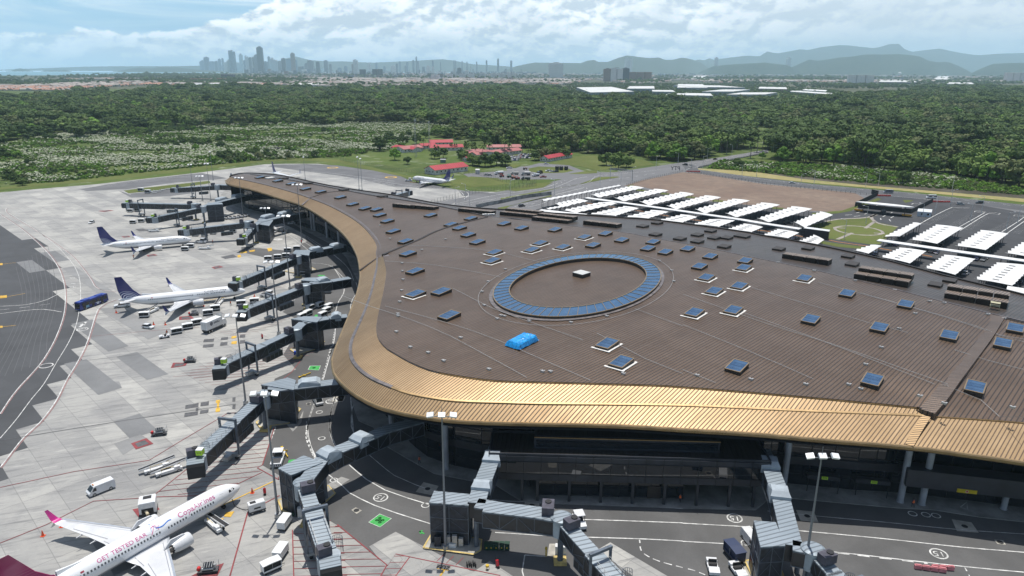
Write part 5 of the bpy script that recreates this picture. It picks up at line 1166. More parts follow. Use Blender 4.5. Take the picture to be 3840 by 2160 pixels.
bridge('jet bridge beside the tall dark box-shaped lift tower',t01((1890,18),(1760,48),(1570,95)),[pr(t01,(1760,35),(1830,22)),pr(t01,(1640,62),(1700,48))],t01((1560,100),(1570,82),(1672,82),(1680,92)),9.4,None,t01((1530,108))[0],t01((1165,190))[0],'216',.55,200,t01((1535,180)),6.4,.4)
bridge('long straight jet bridge pointing left, second from the far end of the pier',t01((1500,92),(1470,88)),[],None,8.8,None,t01((1465,88))[0],t01((975,82))[0],'217',.82,180,(),7.2,.45)
bridge('farthest jet bridge beside the small lawn at the tip of the pier',[Z6([(1900,380)])[0],Z6([(1700,375)])[0]],[],None,8.8,None,Z6([(1665,375)])[0],Z6([(1060,420)])[0],None,.6,190,(),6.6,.45,rail=False)
bridge('jet bridge left of the front mast, its arm running down out of the picture',t12((600,270),(330,345),(150,425),(-30,500),(-140,560)),[pr(t12,(205,385),(100,440)),pr(t12,(-40,500),(-150,555))],t02((2105,638),(2290,545),(2430,595),(2200,690)),9.0,t02((2100,880),(2130,960),(2300,1010),(2450,900),(2530,830),(2480,770)),t02((2290,735))[0],t02((2480,1290))[0],None,.52,-70,t02((2200,930),(2460,860)),6.8,.35,hang=.25)
bridge('front jet bridge whose glazed corridor ends at the round drum by the roof-marked tug',t12((1190,430),(1150,530),(1060,760),(1020,900)),[pr(t12,(1150,520),(1130,590)),pr(t12,(1070,740),(1050,800))],t12((705,812),(985,838),(955,918),(668,898)),8.4,t12((620,1240),(700,1100),(1060,1180),(1050,1260),(1000,1290)),t12((1660,1000))[0],t12((2160,1560))[0],None,.62,-60,t12((1020,1225)),6.6,.5,hang=.45)
bridge('jet bridge at the lower right beside the tall three-lamp mast',t22((600,490),(660,620),(730,810),(830,1220)),[pr(t22,(640,560),(665,640)),pr(t22,(715,780),(740,870))],t22((540,1038),(700,1050),(770,1220),(590,1230)),8.8,t22((470,1340),(520,1449),(760,1449),(700,1300)),t22((985,1240))[0],t22((1300,1600))[0],None,.9,-60,t22((860,1420)),6.8,.5,hang=None)
bridge('jet bridge on the far side of the pier showing its frame above the roof edge',Z4([(60,745),(150,745)]),[],None,8.8,None,Z4([(230,745)])[0],Z4([(405,700)])[0],None,.45,60,(),7.0,.5,rail=False,hang=None)
for nm,a_,b_ in(('front',t12((1080,925))[0],t12((1600,985))[0]),):
 e=[o for o in bpy.data.objects if o.parent is None and o.get('label','').startswith('front jet bridge')][0];span(e,V3(a_,ZW+.05),V3(b_,ZW+.05),3.2,3.2,'glazed_corridor');acunit(e,V3(t12((1560,960))[0],ZW+.2),-.1,1.2)
 x,y=G(*t12((1655,1285))[0],.1);m=MB();m.box((x,y,1.0),(1.9,1.0,1.9),-.1);m.build('power_cabinet',M_WHP,e)
 x,y=G(*t12((840,1220))[0],.3)
 for k,(dx,z0,w_,h_,mm)in enumerate(((-2.6,1.2,1.2,2.2,M_TOW),(-.8,1.4,.9,2.0,M_GAL),(.4,1.5,.9,2.2,M_GAL),(1.5,1.3,.8,1.6,M_GAL),(0,.6,1.2,.9,M_WHP))):
  m=MB();m.box((x+dx,y-.25*k%2*.3,z0),(w_,.6,h_));m.build('wall_cabinet',mm,e)
M_MAST=mat('mast steel',(.24,.25,.27),.5,.4);M_LAMP=mat('lamp housing',(.82,.83,.84),.3,spec=.6)
def mast(basepx,toppx,label,n=3,R=.26,three=True):
 bx,by=G(*basepx);h=min(34,max(12,height_at(basepx[0],basepx[1],toppx)))
 e=empty('light_mast',(bx,by,0),0,label,'light mast','tall apron light masts')
 m=MB();m.cyl((0,0,0),(0,0,h),R,R*.42,12);m.build('pole',M_MAST,e)
 m=MB();m.cyl((0,0,0),(0,0,.9),R+.35,R+.35,14);m.build('mast_foot',M_GAL,e)
 m=MB();m.beam((-1.3,0,h-.2),(1.3,0,h-.2),.12,.12);m.cyl((0,0,h),(0,0,h+1.6),.06,.04,6);m.build('crossarm',M_MAST,e)
 for k in range(n):
  x=(k-(n-1)/2)*(1.9 if n>1 else 0);m=MB();M_=Matrix.Translation((x,-.3,h+.25))@Matrix.Rotation(R_(28),4,'X')@Matrix.Rotation(R_(12*(k-1)),4,'Y');m.box((0,0,0),(1.15,.9,.34),M=M_);m.build('floodlight',M_LAMP,e)
 return e
mast((1671,2060),1558,'light mast standing on the kerb before the front lift tower')
mast((3004,2230),1712,'light mast at the lower right with three white floodlights')
mast((1043,1940),1478,'light mast beside the white ground power cart at the pink airliner nose')
mast((922,1514),1186,'light mast between bridges 210 and 211');mast((1046,1252),984,'light mast beside the white box truck row near bridge 211')
mast((1088,1085),812,'light mast right of the middle airliner, by the docked bridge');mast((1132,902),694,'light mast with a red guarded foot near the pier road')
mast((1003,872),782,'shorter light mast next to the folded bridge arm');mast((912,812),668,'light mast in front of the far pier road');mast((760,752),662,'light mast in front of the dark lift tower')
mast((791,753),615,'thin light mast farther left beyond the dark tower',2,.2);mast((726,728),618,'thin light mast at the tip of the small lawn',2,.2);mast((800,676),570,'thin light mast on the back edge of the lawn',1,.2)
mast((1145,674),590,'thin light mast behind the pier roof',1,.2);mast((1347,712),590,'left one of two thin masts behind the pier roof',1,.2);mast((1358,714),596,'right one of two thin masts behind the pier roof',1,.2)
# ================================================================ AIRCRAFT
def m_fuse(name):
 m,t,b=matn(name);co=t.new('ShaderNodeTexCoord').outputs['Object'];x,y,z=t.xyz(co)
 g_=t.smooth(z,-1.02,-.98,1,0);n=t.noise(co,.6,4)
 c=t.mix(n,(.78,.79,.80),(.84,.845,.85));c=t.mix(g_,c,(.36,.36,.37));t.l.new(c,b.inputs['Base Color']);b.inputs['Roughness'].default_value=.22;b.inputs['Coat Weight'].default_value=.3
 return m
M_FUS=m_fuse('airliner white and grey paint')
M_WING=mat('wing grey paint',(.62,.63,.645),.35,spec=.5,var=.06,vscale=.3);M_SLAT=mat('bare leading edge',(.55,.58,.62),.3,.5)
M_NAC=mat('engine cowl paint',(.66,.67,.68),.3,spec=.5,var=.05);M_NAVY=mat('navy paint',(.018,.028,.17),.3);M_MAG=mat('magenta paint',(.62,.03,.26),.3);M_CWN=mat('cabin window',(.11,.12,.135),.15)
M_COCK=mat('cockpit glass',(.01,.012,.016),.08);M_TXG=mat('grey lettering',(.16,.17,.20),.5);M_TXP=mat('pink lettering',(.58,.07,.25),.5);M_RIB=mat('blue ribbon paint',(.03,.18,.62),.4);M_LINE=mat('panel line',(.35,.35,.36),.5)
def m_tail(name,col,arc,dark):
 m,t,b=matn(name);co=t.new('ShaderNodeTexCoord').outputs['Object'];x,y,z=t.xyz(co)
 dx=t.m('ADD',x,16.9);dz=t.m('SUBTRACT',z,1.0);tilt=t.m('ADD',dz,t.m('MULTIPLY',dx,.30))
 r=t.m('SQRT',t.m('ADD',t.m('MULTIPLY',dx,dx),t.m('MULTIPLY',tilt,t.m('MULTIPLY',tilt,1.7))))
 s=t.smooth(t.m('FRACT',t.m('MULTIPLY',r,1.35)),.58,.66,0,1);s=t.m('MULTIPLY',s,t.smooth(t.m('FRACT',t.m('MULTIPLY',r,1.35)),.93,.99,1,0))
 s=t.m('MULTIPLY',s,t.smooth(r,3.85,3.95,1,0));fade=t.smooth(r,2.4,4.0,1.0,.35)
 ss=t.smooth(t.m('FRACT',t.m('MULTIPLY',t.m('ADD',z,t.m('MULTIPLY',x,.1)),2.1)),.80,.92);ss=t.m('MULTIPLY',ss,t.m('MULTIPLY',t.smooth(z,3.6,4.1),t.smooth(z,5.0,6.0,.28,0)))
 c=t.mix(t.m('MULTIPLY',s,fade),col,arc);c=t.mix(ss,c,(.55,.4,.35));t.l.new(c,b.inputs['Base Color']);b.inputs['Roughness'].default_value=.3;return m
M_TB=m_tail('navy tail with white arcs',(.016,.024,.16),(.75,.77,.82),0);M_TP=m_tail('magenta tail with white arcs',(.30,.012,.10),(.75,.70,.74),0)
def naca(n=9):
 up=[(x,.6*(.2969*math.sqrt(x)-.126*x-.3516*x*x+.2843*x**3-.1036*x**4))for x in[((1-math.cos(math.pi*i/n))/2)for i in range(n+1)]]
 return[(x,z)for x,z in up[::-1]]+[(x,-z*.75)for x,z in up[1:]]
AF=naca()
def wing_mesh(st,mi=0):
 """stations: (lead x, y, z, chord, thick) ; x forward"""
 b=MB();k=len(AF);vs=[]
 for lx,y,z,ch,th in st:
  for ax,az in AF:vs.append((lx-ax*ch,y,z+az*ch*th/.6))
 fs=[(i*k+j,i*k+j+1,(i+1)*k+j+1,(i+1)*k+j)for i in range(len(st)-1)for j in range(k-1)]+[tuple(range(k)),tuple(range((len(st)-1)*k+k-1,(len(st)-1)*k-1,-1))]
 b.add(vs,fs,mi,True);return b
def airliner(L=41.5,livery='blue',maxeng=True,label='',lod=0):
 e=empty('airliner',(0,0,0),0,label,'airliner','airliners on the apron')
 e2=e;hx=L/2;NB=28
 prof=[(0,.05,-.45),(.35,.45,-.42),(.9,.78,-.36),(1.7,1.12,-.25),(2.6,1.42,-.13),(3.8,1.68,-.04),(5.2,1.84,0),(6.8,1.88,0)]
 n=14;x0=6.8;x1=L-13.2
 prof+=[(x0+(x1-x0)*i/n,1.88,0)for i in range(1,n+1)]
 prof+=[(L-11.5,1.86,.02),(L-9.6,1.76,.12),(L-7.6,1.55,.30),(L-5.6,1.25,.52),(L-3.8,.92,.74),(L-2.2,.62,.92),(L-.9,.36,1.06),(L-.1,.18,1.12),(L,.05,1.13)]
 b=MB();vs=[]
 for s_,r,cz in prof:
  for i in range(NB):
   a=2*math.pi*i/NB;vs.append((hx-s_,math.sin(a)*r,cz+math.cos(a)*r*(1.03 if math.cos(a)>0 else 1.08)))
 b.add(vs,[(i*NB+j,(i+1)*NB+j,(i+1)*NB+(j+1)%NB,i*NB+(j+1)%NB)for i in range(len(prof)-1)for j in range(NB)],0,True)
 body=b.build('fuselage',M_FUS,e,(0,0,3.15))
 wx=hx-L*.402
 b=MB();vs=[]
 for i in range(9):
  f=i/8;xx=wx+1.2-f*8.4;k=math.sin(math.pi*min(1,max(0,f)))**.6
  for j in range(12):a=math.pi*j/11;vs.append((xx,math.cos(a)*(1.2+.95*k),-1.0-math.sin(a)*(.35+.85*k)))
 b.add(vs,[(i*12+j,i*12+j+1,(i+1)*12+j+1,(i+1)*12+j)for i in range(8)for j in range(11)],0,True);b.build('belly_fairing',mat('fairing grey',(.42,.42,.43),.4),body)
 for sg in(-1,1):
  st=[(wx+.3,sg*1.5,-1.25,7.9,.14),(wx-2.2,sg*5.3,-.90,5.0,.13),(wx-4.2,sg*9.5,-.52,3.7,.12),(wx-7.7,sg*16.4,.10,1.75,.11),(wx-8.05,sg*17.0,.18,1.45,.10)]
  if sg<0:pass
  w=wing_mesh(st).build('wing',M_WING,body)
  b=MB()
  for p_,q_ in zip(st,st[1:]):b.beam((p_[0]+.03,p_[1],p_[2]),(q_[0]+.03,q_[1],q_[2]),.34,.12)
  b.build('leading_edge',M_SLAT,w)
  b=MB();b.beam((wx-6.3,sg*2.2,-.99),(wx-6.9,sg*6,-.72),.05,.04);b.beam((wx-6.2,sg*6,-.70),(wx-8.3,sg*13,-.10),.05,.04);b.beam((wx-1.4,sg*2.6,-.62),(wx-8.0,sg*16,.22),.05,.04);b.build('flap_line',M_LINE,w)
  wl=M_NAVY if livery=='blue' else M_MAG
  b=wing_mesh([(wx-8.05,sg*17.0,.2,1.45,.10),(wx-8.6,sg*17.45,.75,1.2,.09),(wx-9.7,sg*17.9,2.75,.55,.08)]);b.build('winglet',wl,w)
  b=wing_mesh([(wx-8.3,sg*17.1,.2,1.3,.09),(wx-9.5,sg*17.6,-.75,.5,.08)]);b.build('lower_winglet',M_NAC,w)
  for y_,l_ in((4.2,2.4),(7.6,2.4),(10.8,2.1)):
   xx=np.interp(y_,[5.3,9.5,16.4],[wx-7.2,wx-7.9,wx-9.45]);zz=np.interp(y_,[1.5,16.4],[-1.4,-.1]);b=MB();b.cyl((xx+1.6,sg*y_,zz),(xx-.9,sg*y_,zz-.12),.24,.07,8);b.build('flap_fairing',M_WING,w)
  er=1.22 if maxeng else 1.05;ey=sg*4.9;ex=wx+1.9;ez=-1.55 if not maxeng else-1.42;g_=empty('engine',(ex,ey,ez));g_.parent=body;NE=24
  b=MB();ep=[(.25,er*.82),(.55,er*.93),(.35,er*.90),(.0,er*.98),(-.8,er*1.02),(-1.8,er*.98),(-2.6,er*.86),(-3.2,er*.74)];ep=[(0.0,er*.80),(.22,er*.86),(.30,er*.92),(.18,er*.98),(-.6,er*1.04),(-1.6,er*1.0),(-2.5,er*.88),(-3.1,er*.76)]
  vs=[]
  for i_,(x_,r_)in enumerate(ep):
   for j in range(NE):a=2*math.pi*j/NE;dx=(-.22 if j%2 else 0)if i_==len(ep)-1 and maxeng else 0;vs.append((x_+dx,math.sin(a)*r_,math.cos(a)*r_))
  b.add(vs,[(i*NE+j,(i+1)*NE+j,(i+1)*NE+(j+1)%NE,i*NE+(j+1)%NE)for i in range(len(ep)-1)for j in range(NE)],0,True);b.build('cowling',M_NAC,g_)
  b=MB();b.cyl((-.35,0,0),(-.30,0,0),er*.82,er*.82,20);b.cyl((-.3,0,0),(.15,0,0),.3,.03,12);b.build('fan',mat('fan dark',(.03,.03,.035),.4,.5),g_)
  b=MB();b.cyl((-2.6,0,0),(-3.9,0,0),er*.58,er*.42,18);b.cyl((-3.9,0,0),(-4.7,0,0),er*.3,.08,14);b.build('exhaust',mat('exhaust metal',(.16,.15,.14),.45,.8),g_)
  b=MB();b.add([(-.2,-.14,er*.8),(-.2,.14,er*.8),(-4.6,-.14,er*.55),(-4.6,.14,er*.55),(-.9,-.12,er+.35),(-.9,.12,er+.35),(-3.2,-.12,er+.55),(-3.2,.12,er+.55)],[(0,1,5,4),(4,5,7,6),(6,7,3,2),(0,4,6,2),(1,3,7,5)]);b.build('pylon',M_NAC,g_)
  b=MB();b.cyl((wx-5.6,sg*2.85,-1.2),(wx-5.6,sg*2.85,-2.6),.15,.12,8);gl=b.build('main_gear_leg',M_GAL,body)
  for k in(-.28,.28):b=MB();b.cyl((wx-5.6,sg*2.85+k-.15,-2.6),(wx-5.6,sg*2.85+k+.15,-2.6),.55,.55,16);b.build('wheel',M_TYRE,gl)
  wing_mesh([(-hx+6.3,sg*.4,1.05,3.9,.09),(-hx+2.2,sg*7.1,1.75,1.3,.08)]).build('tailplane',M_WING,body)
 b=MB();b.cyl((hx-4.1,0,-1.4),(hx-4.1,0,-2.75),.1,.1,8);gl=b.build('nose_gear_leg',M_GAL,body)
 for k in(-.22,.22):b=MB();b.cyl((hx-4.1,k-.1,-2.75),(hx-4.1,k+.1,-2.75),.38,.38,14);b.build('wheel',M_TYRE,gl)
 FX=-hx+20.75;b=MB();st=[(FX-12.4,1.55,7.1,.13),(FX-14.0,2.4,5.9,.11),(FX-15.9,4.4,4.6,.1),(FX-18.75,9.2,2.2,.09)]
 k=len(AF);vs=[]
 for lx,z,ch,th in st:
  for ax,az in AF:vs.append((lx-ax*ch,az*ch*th/.6,z))
 b.add(vs,[(i*k+j,(i+1)*k+j,(i+1)*k+j+1,i*k+j+1)for i in range(3)for j in range(k-1)]+[tuple(range(3*k,4*k))],0,True);b.build('tail_fin',M_TB if livery=='blue' else M_TP,body)
 b=MB();b.add([(FX-8.6,-.05,1.9),(FX-8.6,.05,1.9),(FX-13.3,-.18,2.6),(FX-13.3,.18,2.6),(FX-13.3,-.35,1.6),(FX-13.3,.35,1.6)],[(0,2,3,1),(0,4,2),(1,3,5)]);b.build('dorsal_fillet',M_FUS,body)
 def surfp(s_,zz,off=.012):
  r=np.interp(s_,[p[0]for p in prof],[p[1]for p in prof]);cz=np.interp(s_,[p[0]for p in prof],[p[2]for p in prof]);kz=1.03
  c_=max(-1,min(1,(zz-cz)/(r*kz)));return r*math.sqrt(1-c_*c_)+off
 for sg in(-1,1):
  s_=7.2
  while s_<L-9.3:
   if not(abs(s_-L*.41)<.35 or abs(s_-L*.30)<.35):
    y0=sg*surfp(s_,.36);y1=sg*surfp(s_,.72);b=MB();b.add([(hx-s_-.14,y0,.36),(hx-s_+.14,y0,.36),(hx-s_+.14,y1,.74),(hx-s_-.14,y1,.74)],[(0,1,2,3)if sg<0 else(3,2,1,0)]);b.build('cabin_window',M_CWN,body)
   s_+=.56
  b=MB()
  for ds,z0,z1,w_ in((5.2,-.75,1.15,.86),(L-8.4,-.65,1.1,.76),(L*.44,.1,1.1,.6),(L*.475,.1,1.1,.6)):
   for(u0,u1,v0,v1)in((-w_/2,w_/2,z1-.03,z1),(-w_/2,w_/2,z0,z0+.03),(-w_/2,-w_/2+.03,z0,z1),(w_/2-.03,w_/2,z0,z1)):
    q4=[(hx-ds+u,sg*surfp(ds,v),v)for u,v in((u0,v0),(u1,v0),(u1,v1),(u0,v1))];b.add(q4,[(0,1,2,3)if sg<0 else(3,2,1,0)])
  b.build('door_outline',M_LINE,body)
  b=MB()
  for(s0,s1,z0,z1,z2,z3)in((2.0,2.75,.42,.46,.90,.78),(2.85,3.5,.46,.50,.88,.92)):
   q4=[]
   for s_,z_ in((s0,z0),(s1,z1),(s1,z2),(s0+.25,z3)):q4.append((hx-s_,sg*surfp(s_,min(z_,np.interp(s_,[p[0]for p in prof],[p[1]+p[2]for p in prof])-.06),.02),z_))
   b.add(q4,[(0,1,2,3)])
  b.add([(hx-1.95,sg*.05,.66),(hx-2.02,sg*.72,.42),(hx-2.3,sg*.74,.82),(hx-2.2,sg*.05,.98)],[(0,1,2,3)])
  b.build('cockpit_window',M_COCK,body)
 def lettering(txt,size,s_mid,z_mid,m,side,squash=1.0,bold=0):
  vs,fs=text_mesh(txt,size);b=MB();out=[]
  for v in vs:
   s_=s_mid-v.x*squash*(1 if side<0 else-1);
   a0=math.asin(z_mid/1.93);a=a0+v.y/1.9;out.append((hx-s_,side*math.cos(a)*1.905,math.sin(a)*1.955))
  b.add(out,fs);return b.build('lettering',m,body)
 tm=M_TXG if livery=='blue' else M_TXP
 lettering('CopaAirlines',1.36,L*.248,1.36,tm,-1,1.04);lettering('CopaAirlines',1.36,L*.248,1.36,tm,1,1.02)
 if livery=='pink':
  lettering('GET TESTED EAR',1.0,L*.585,1.30,tm,-1,1.12);lettering('Y',1.05,L*.585-6.35,1.30,M_NAC if 0 else tm,-1)
  b=MB();P=[]
  for i in range(34):
   f=i/33;s_=L*.585-5.1-3.8*f;zz=1.28+.10*math.sin(f*9)+.12*f
   P.append((s_,zz+(.55*math.sin(math.pi*f/.25)if f<.25 else 0)))
  def strip(P,w,m,nm):
   b=MB();vs=[]
   for s_,z_ in P:
    for d_ in(-w/2,w/2):a=math.asin(max(-1,min(1,z_/1.93)))+d_/1.9;vs.append((hx-s_,-math.cos(a)*1.915,math.sin(a)*1.965))
   b.add(vs,[(2*i,2*i+1,2*i+3,2*i+2)for i in range(len(P)-1)]);b.build(nm,m,body)
  strip(P,.17,M_RIB,'ribbon');s0=L*.585-5.35
  strip([(s0+.45-.9*(i/10),.82+.85*(i/10))for i in range(11)],.16,M_TXP,'ribbon');strip([(s0-.45+.42*math.cos(math.pi*i/10),1.62+.12*math.sin(math.pi*i/10))for i in range(11)],.15,M_TXP,'ribbon')
 b=MB();b.add([(-hx+10.2,-surfp(L-10.2,.95,.02),.95),(-hx+10.75,-surfp(L-10.7,.95,.02),.95),(-hx+10.75,-surfp(L-10.7,1.2,.02),1.2),(-hx+10.2,-surfp(L-10.2,1.2,.02),1.2)],[(0,1,2,3)]);b.build('flag',mat('flag red',(.4,.05,.08),.5),body)
 return e
def put_plane(e,nose_px,tail_px,L,zn=2.75,zt=4.28):
 n=Vector(G(*nose_px,zn));t_=Vector(G(*tail_px,zt));d=(n-t_).normalized();rz=math.atan2(d.y,d.x);c=n-d*(L/2);e.location=(c.x,c.y,0);e.rotation_euler[2]=rz;return e
zk=560/2576
P1_=airliner(41.3,'blue',True,'middle white airliner with a navy tail, docked with carts at its side');put_plane(P1_,(400+2398*zk,920+780*zk),(400+178*zk,920+945*zk),41.3)
zk=400/2576
P2_=airliner(38.0,'blue',False,'upper white airliner with a navy tail, standing farthest left near the van');put_plane(P2_,(340+2440*zk,820+502*zk),(340+232*zk,820+625*zk),38.0)
P3_=airliner(41.3,'pink',True,'nearest airliner with pink lettering, magenta winglet and magenta tail')
nn=Vector(G(*T(0,2,1812,768),2.75));axis=(nn-Vector(G(*T(0,2,455,1432),4.9))).normalized();rz3=math.atan2(axis.y,axis.x);cc=nn-axis*20.65;P3_.location=(cc.x,cc.y,0);P3_.rotation_euler[2]=rz3
P4_=airliner(38.0,'blue',False,'far airliner taxiing beyond the pier roof, navy tail to the right');put_plane(P4_,Z4([(473,543)])[0],Z4([(925,575)])[0],38.0)
P5_=airliner(33.6,'blue',False,'airliner mostly hidden behind the pier roof, only its navy fin and back showing');
fx,fy=G(*Z5([(745,128)])[0],3);P5_.location=(fx+10,fy-12,0);P5_.rotation_euler[2]=R_(-50)
print('plane lens',math.dist(G(400+2398*560/2576,920+780*560/2576,2.75),G(400+178*560/2576,920+945*560/2576,4.28)))
# ================================================================ VEHICLES, CARTS, PEOPLE
M_VGL=mat('vehicle glass',(.012,.016,.02),.08,spec=.7);M_LITE=mat('headlamp',(.75,.76,.78),.2);M_RLITE=mat('tail lamp',(.35,.02,.02),.3);M_BUMP=mat('grey plastic',(.06,.06,.065),.6)
def wheels(e,xs,w,r=.33,t=.22,rim=True,n=14):
 for x in xs:
  for s_ in(-1,1):
   b=MB();b.cyl((x,s_*(w/2)-.0,r),(x,s_*(w/2-t),r),r,r,n);o=b.build('wheel',M_TYRE,e)
   if rim:b=MB();b.cyl((x,s_*(w/2+.01),r),(x,s_*(w/2-.02),r),r*.58,r*.55,10);b.build('rim',M_GAL,o)
def extr(prof,w,taper=None):
 """side profile (x,z) extruded across; taper(z)-> width factor"""
 b=MB();n=len(prof);vs=[]
 for s_ in(-1,1):
  for x,z in prof:k=taper(z)if taper else 1;vs.append((x,s_*w/2*k,z))
 A=sum(prof[i][0]*prof[(i+1)%n][1]-prof[(i+1)%n][0]*prof[i][1]for i in range(n))
 fs=[tuple(range(n)),tuple(range(2*n-1,n-1,-1))]+[(i+n,(i+1)%n+n,(i+1)%n,i)for i in range(n)]
 if A<0:fs=[tuple(reversed(f))for f in fs]
 fs=[tuple(reversed(f))for f in fs]
 b.add(vs,fs);return b
def vehicle(kind,col,label,group=None,cat=None,lod=False):
 mp=mat('paint '+'%.2f %.2f %.2f'%col,col,.28,spec=.5,var=.05,vscale=.7,coat=.4)
 e=empty({'car':'car','suv':'car','hatch':'car','van':'van','minibus':'van','pickup':'pickup_truck'}[kind],(0,0,0),0,label,cat or{'car':'car','suv':'car','hatch':'car','van':'van','minibus':'van','pickup':'pickup'}[kind],group)
 if kind in('car','hatch','suv'):
  L,w,h={'car':(4.5,1.78,1.45),'hatch':(3.8,1.68,1.5),'suv':(4.7,1.88,1.75)}[kind];f=L/4.5;k=h/1.45;hb=.78*k
  body=[(2.25*f,.30),(2.27*f,.55*k),(2.1*f,.68*k),(1.05*f,hb+.04),(-1.75*f,hb+.08),(-2.2*f,hb),(-2.27*f,.5),(-2.2*f,.28)]
  extr(body,w,lambda z:1-.06*max(0,z-.4)).build('body',mp,e)
  rr=-2.05 if kind!='car' else-1.55
  cabp=[(1.15*f,hb),(.42*f,h-.03),(-.2*f,h),(rr*f*.78,h-.05),(rr*f,hb+.04)]
  extr(cabp,w*.93,lambda z:1-.16*max(0,(z-hb)/(h-hb))).build('cabin_glass',M_VGL,e)
  roof=[(.40*f,h-.02),(-.2*f,h+.02),(rr*f*.80,h-.02),(rr*f*.8,h-.09),(.45*f,h-.09)];extr(roof,w*.80).build('roof',mp,e)
  wheels(e,(1.38*f,-1.38*f),w,.33*k**.5)
 elif kind in('van','minibus'):
  L,w,h=(4.7,1.8,1.95)if kind=='van' else(6.2,2.0,2.5)
  f=L/4.7;hb=h*.52
  body=[(2.3*f,.3),(2.33*f,.75),(2.05*f,hb),(1.35*f,h-.12),(1.1*f,h),(-2.2*f,h),(-2.33*f,h*.8),(-2.35*f,.3)]
  extr(body,w,lambda z:1-.09*max(0,(z-hb)/(h-hb))).build('body',mp,e)
  b=MB();b.add([(2.06*f,-w*.44,hb+.04),(2.06*f,w*.44,hb+.04),(1.40*f,w*.41,h-.16),(1.40*f,-w*.41,h-.16)],[(0,1,2,3)])
  for s_ in(-1,1):
   y=s_*(w/2+.012);yt=s_*(w/2*.93+.015)
   for x0,x1 in(((1.75,1.0),)if kind=='van' else((1.75,1.15),(1.05,.2),(.1,-.75),(-.85,-1.6),(-1.7,-2.2))):b.add([(x0*f,y,hb+.02),(x1*f,y,hb+.02),(x1*f,yt,h-.28),((x0-.35)*f if x0>1.5 else x0*f,yt,h-.28)],[(0,1,2,3)])
  b.add([(-2.37*f,-w*.38,hb+.1),(-2.37*f,w*.38,hb+.1),(-2.31*f,w*.36,h-.3),(-2.31*f,-w*.36,h-.3)],[(0,1,2,3)])
  b.build('window_glass',M_VGL,e);wheels(e,(1.45*f,-1.45*f),w,.34)
  b=MB();b.box((1.2*f,0,h+.05),(.18,.5,.12));b.build('beacon',mat('orange beacon',(.6,.2,.02),.4),e)
 elif kind=='pickup':
  w=1.85;body=[(2.6,.4),(2.65,.8),(2.45,.95),(1.2,1.08),(-2.55,1.08),(-2.6,.42)];extr(body,w).build('body',mp,e)
  cabp=[(1.35,1.05),(.7,1.75),(-.6,1.78),(-.95,1.08)];extr(cabp,w*.94,lambda z:1-.13*max(0,z-1.05)).build('cabin_glass',M_VGL,e)
  extr([(.68,1.75),(-.6,1.8),(-.62,1.7),(.7,1.68)],w*.84).build('roof',mp,e)
  for x in(-.95,):b=MB();b.box((x+.1,0,1.4),(.12,w*.9,.7));b.build('rear_pillar',mp,e)
  b=MB();b.box((-1.8,0,1.02),(1.4,w*.85,.14));b.build('load_bed',M_BUMP,e);wheels(e,(1.65,-1.6),w,.4)
 L2={'car':2.25,'hatch':1.9,'suv':2.35,'van':2.3,'minibus':3.05,'pickup':2.62}[kind];W2=.62
 for s_ in(-1,1):
  b=MB();b.box((L2+.01,s_*W2,.62),(.06,.35,.16));b.build('headlight',M_LITE,e)
  b=MB();b.box((-L2-.03,s_*(W2+.08),.78),(.06,.2,.25));b.build('tail_light',M_RLITE,e)
 return e
WHT=(.72,.73,.74);BLKC=(.02,.021,.024);SIL=(.42,.43,.44);NVY=(.02,.03,.09);REDC=(.36,.03,.03)
def at(c,r,x,y,z=0.05):return(*G(*T(c,r,x,y),z),z)
def head(c,r,a,b):p=G(*T(c,r,*a));q=G(*T(c,r,*b));return math.atan2(q[1]-p[1],q[0]-p[0])
v=vehicle('van',WHT,'white panel van driving on the open apron, above the wing of the pink airliner');v.location=at(0,2,765,810);v.rotation_euler[2]=head(0,2,(840,780),(690,840));v.scale=(1.05,)*3
v2=vehicle('van',(.70,.71,.72),'white van driving along the curved road beneath the bridge 210 walkway');v2.location=at(0,2,2400,140);v2.rotation_euler[2]=head(0,2,(2375,80),(2418,150))
v3=vehicle('pickup',WHT,'white pickup parked under the tail of the middle airliner');v3.location=at(0,1,925,868);v3.rotation_euler[2]=head(0,1,(985,860),(865,872))
v4=vehicle('hatch',WHT,'small white hatchback behind the three-cart train');v4.location=at(0,1,1120,1028);v4.rotation_euler[2]=head(0,1,(1080,1020),(1165,1030))
v5=vehicle('hatch',(.71,.72,.73),'white car alone on the apron near the upper airliner tail');v5.location=at(0,1,692,236);v5.rotation_euler[2]=R_(-92)
vv=vehicle('van',(.73,.74,.75),'first from the left of three white vans in the pier road');vv.location=at(0,1,2080,303);vv.rotation_euler[2]=R_(-88);register(vv)
copy_tree(vv,None,at(0,1,2120,293),R_(-140),'middle one of three white vans in the pier road');copy_tree(vv,None,at(0,1,2152,310),R_(-88),'right one of three white vans in the pier road, nearest the mast')
v6=vehicle('hatch',(.69,.70,.71),'white car with red roof marks by the pier pavement');v6.location=at(0,1,2200,243);v6.rotation_euler[2]=R_(200)
v7=vehicle('van',(.705,.715,.725),'white van half hidden behind the lower right lift tower');v7.location=at(2,2,512,1200);v7.rotation_euler[2]=R_(-80)
for v_ in(v6,):b=MB();b.box((0,0,1.6),(1.0,1.0,.2));b.build('roof_marking',mat('red cloth',(.5,.04,.03),.6),v_)
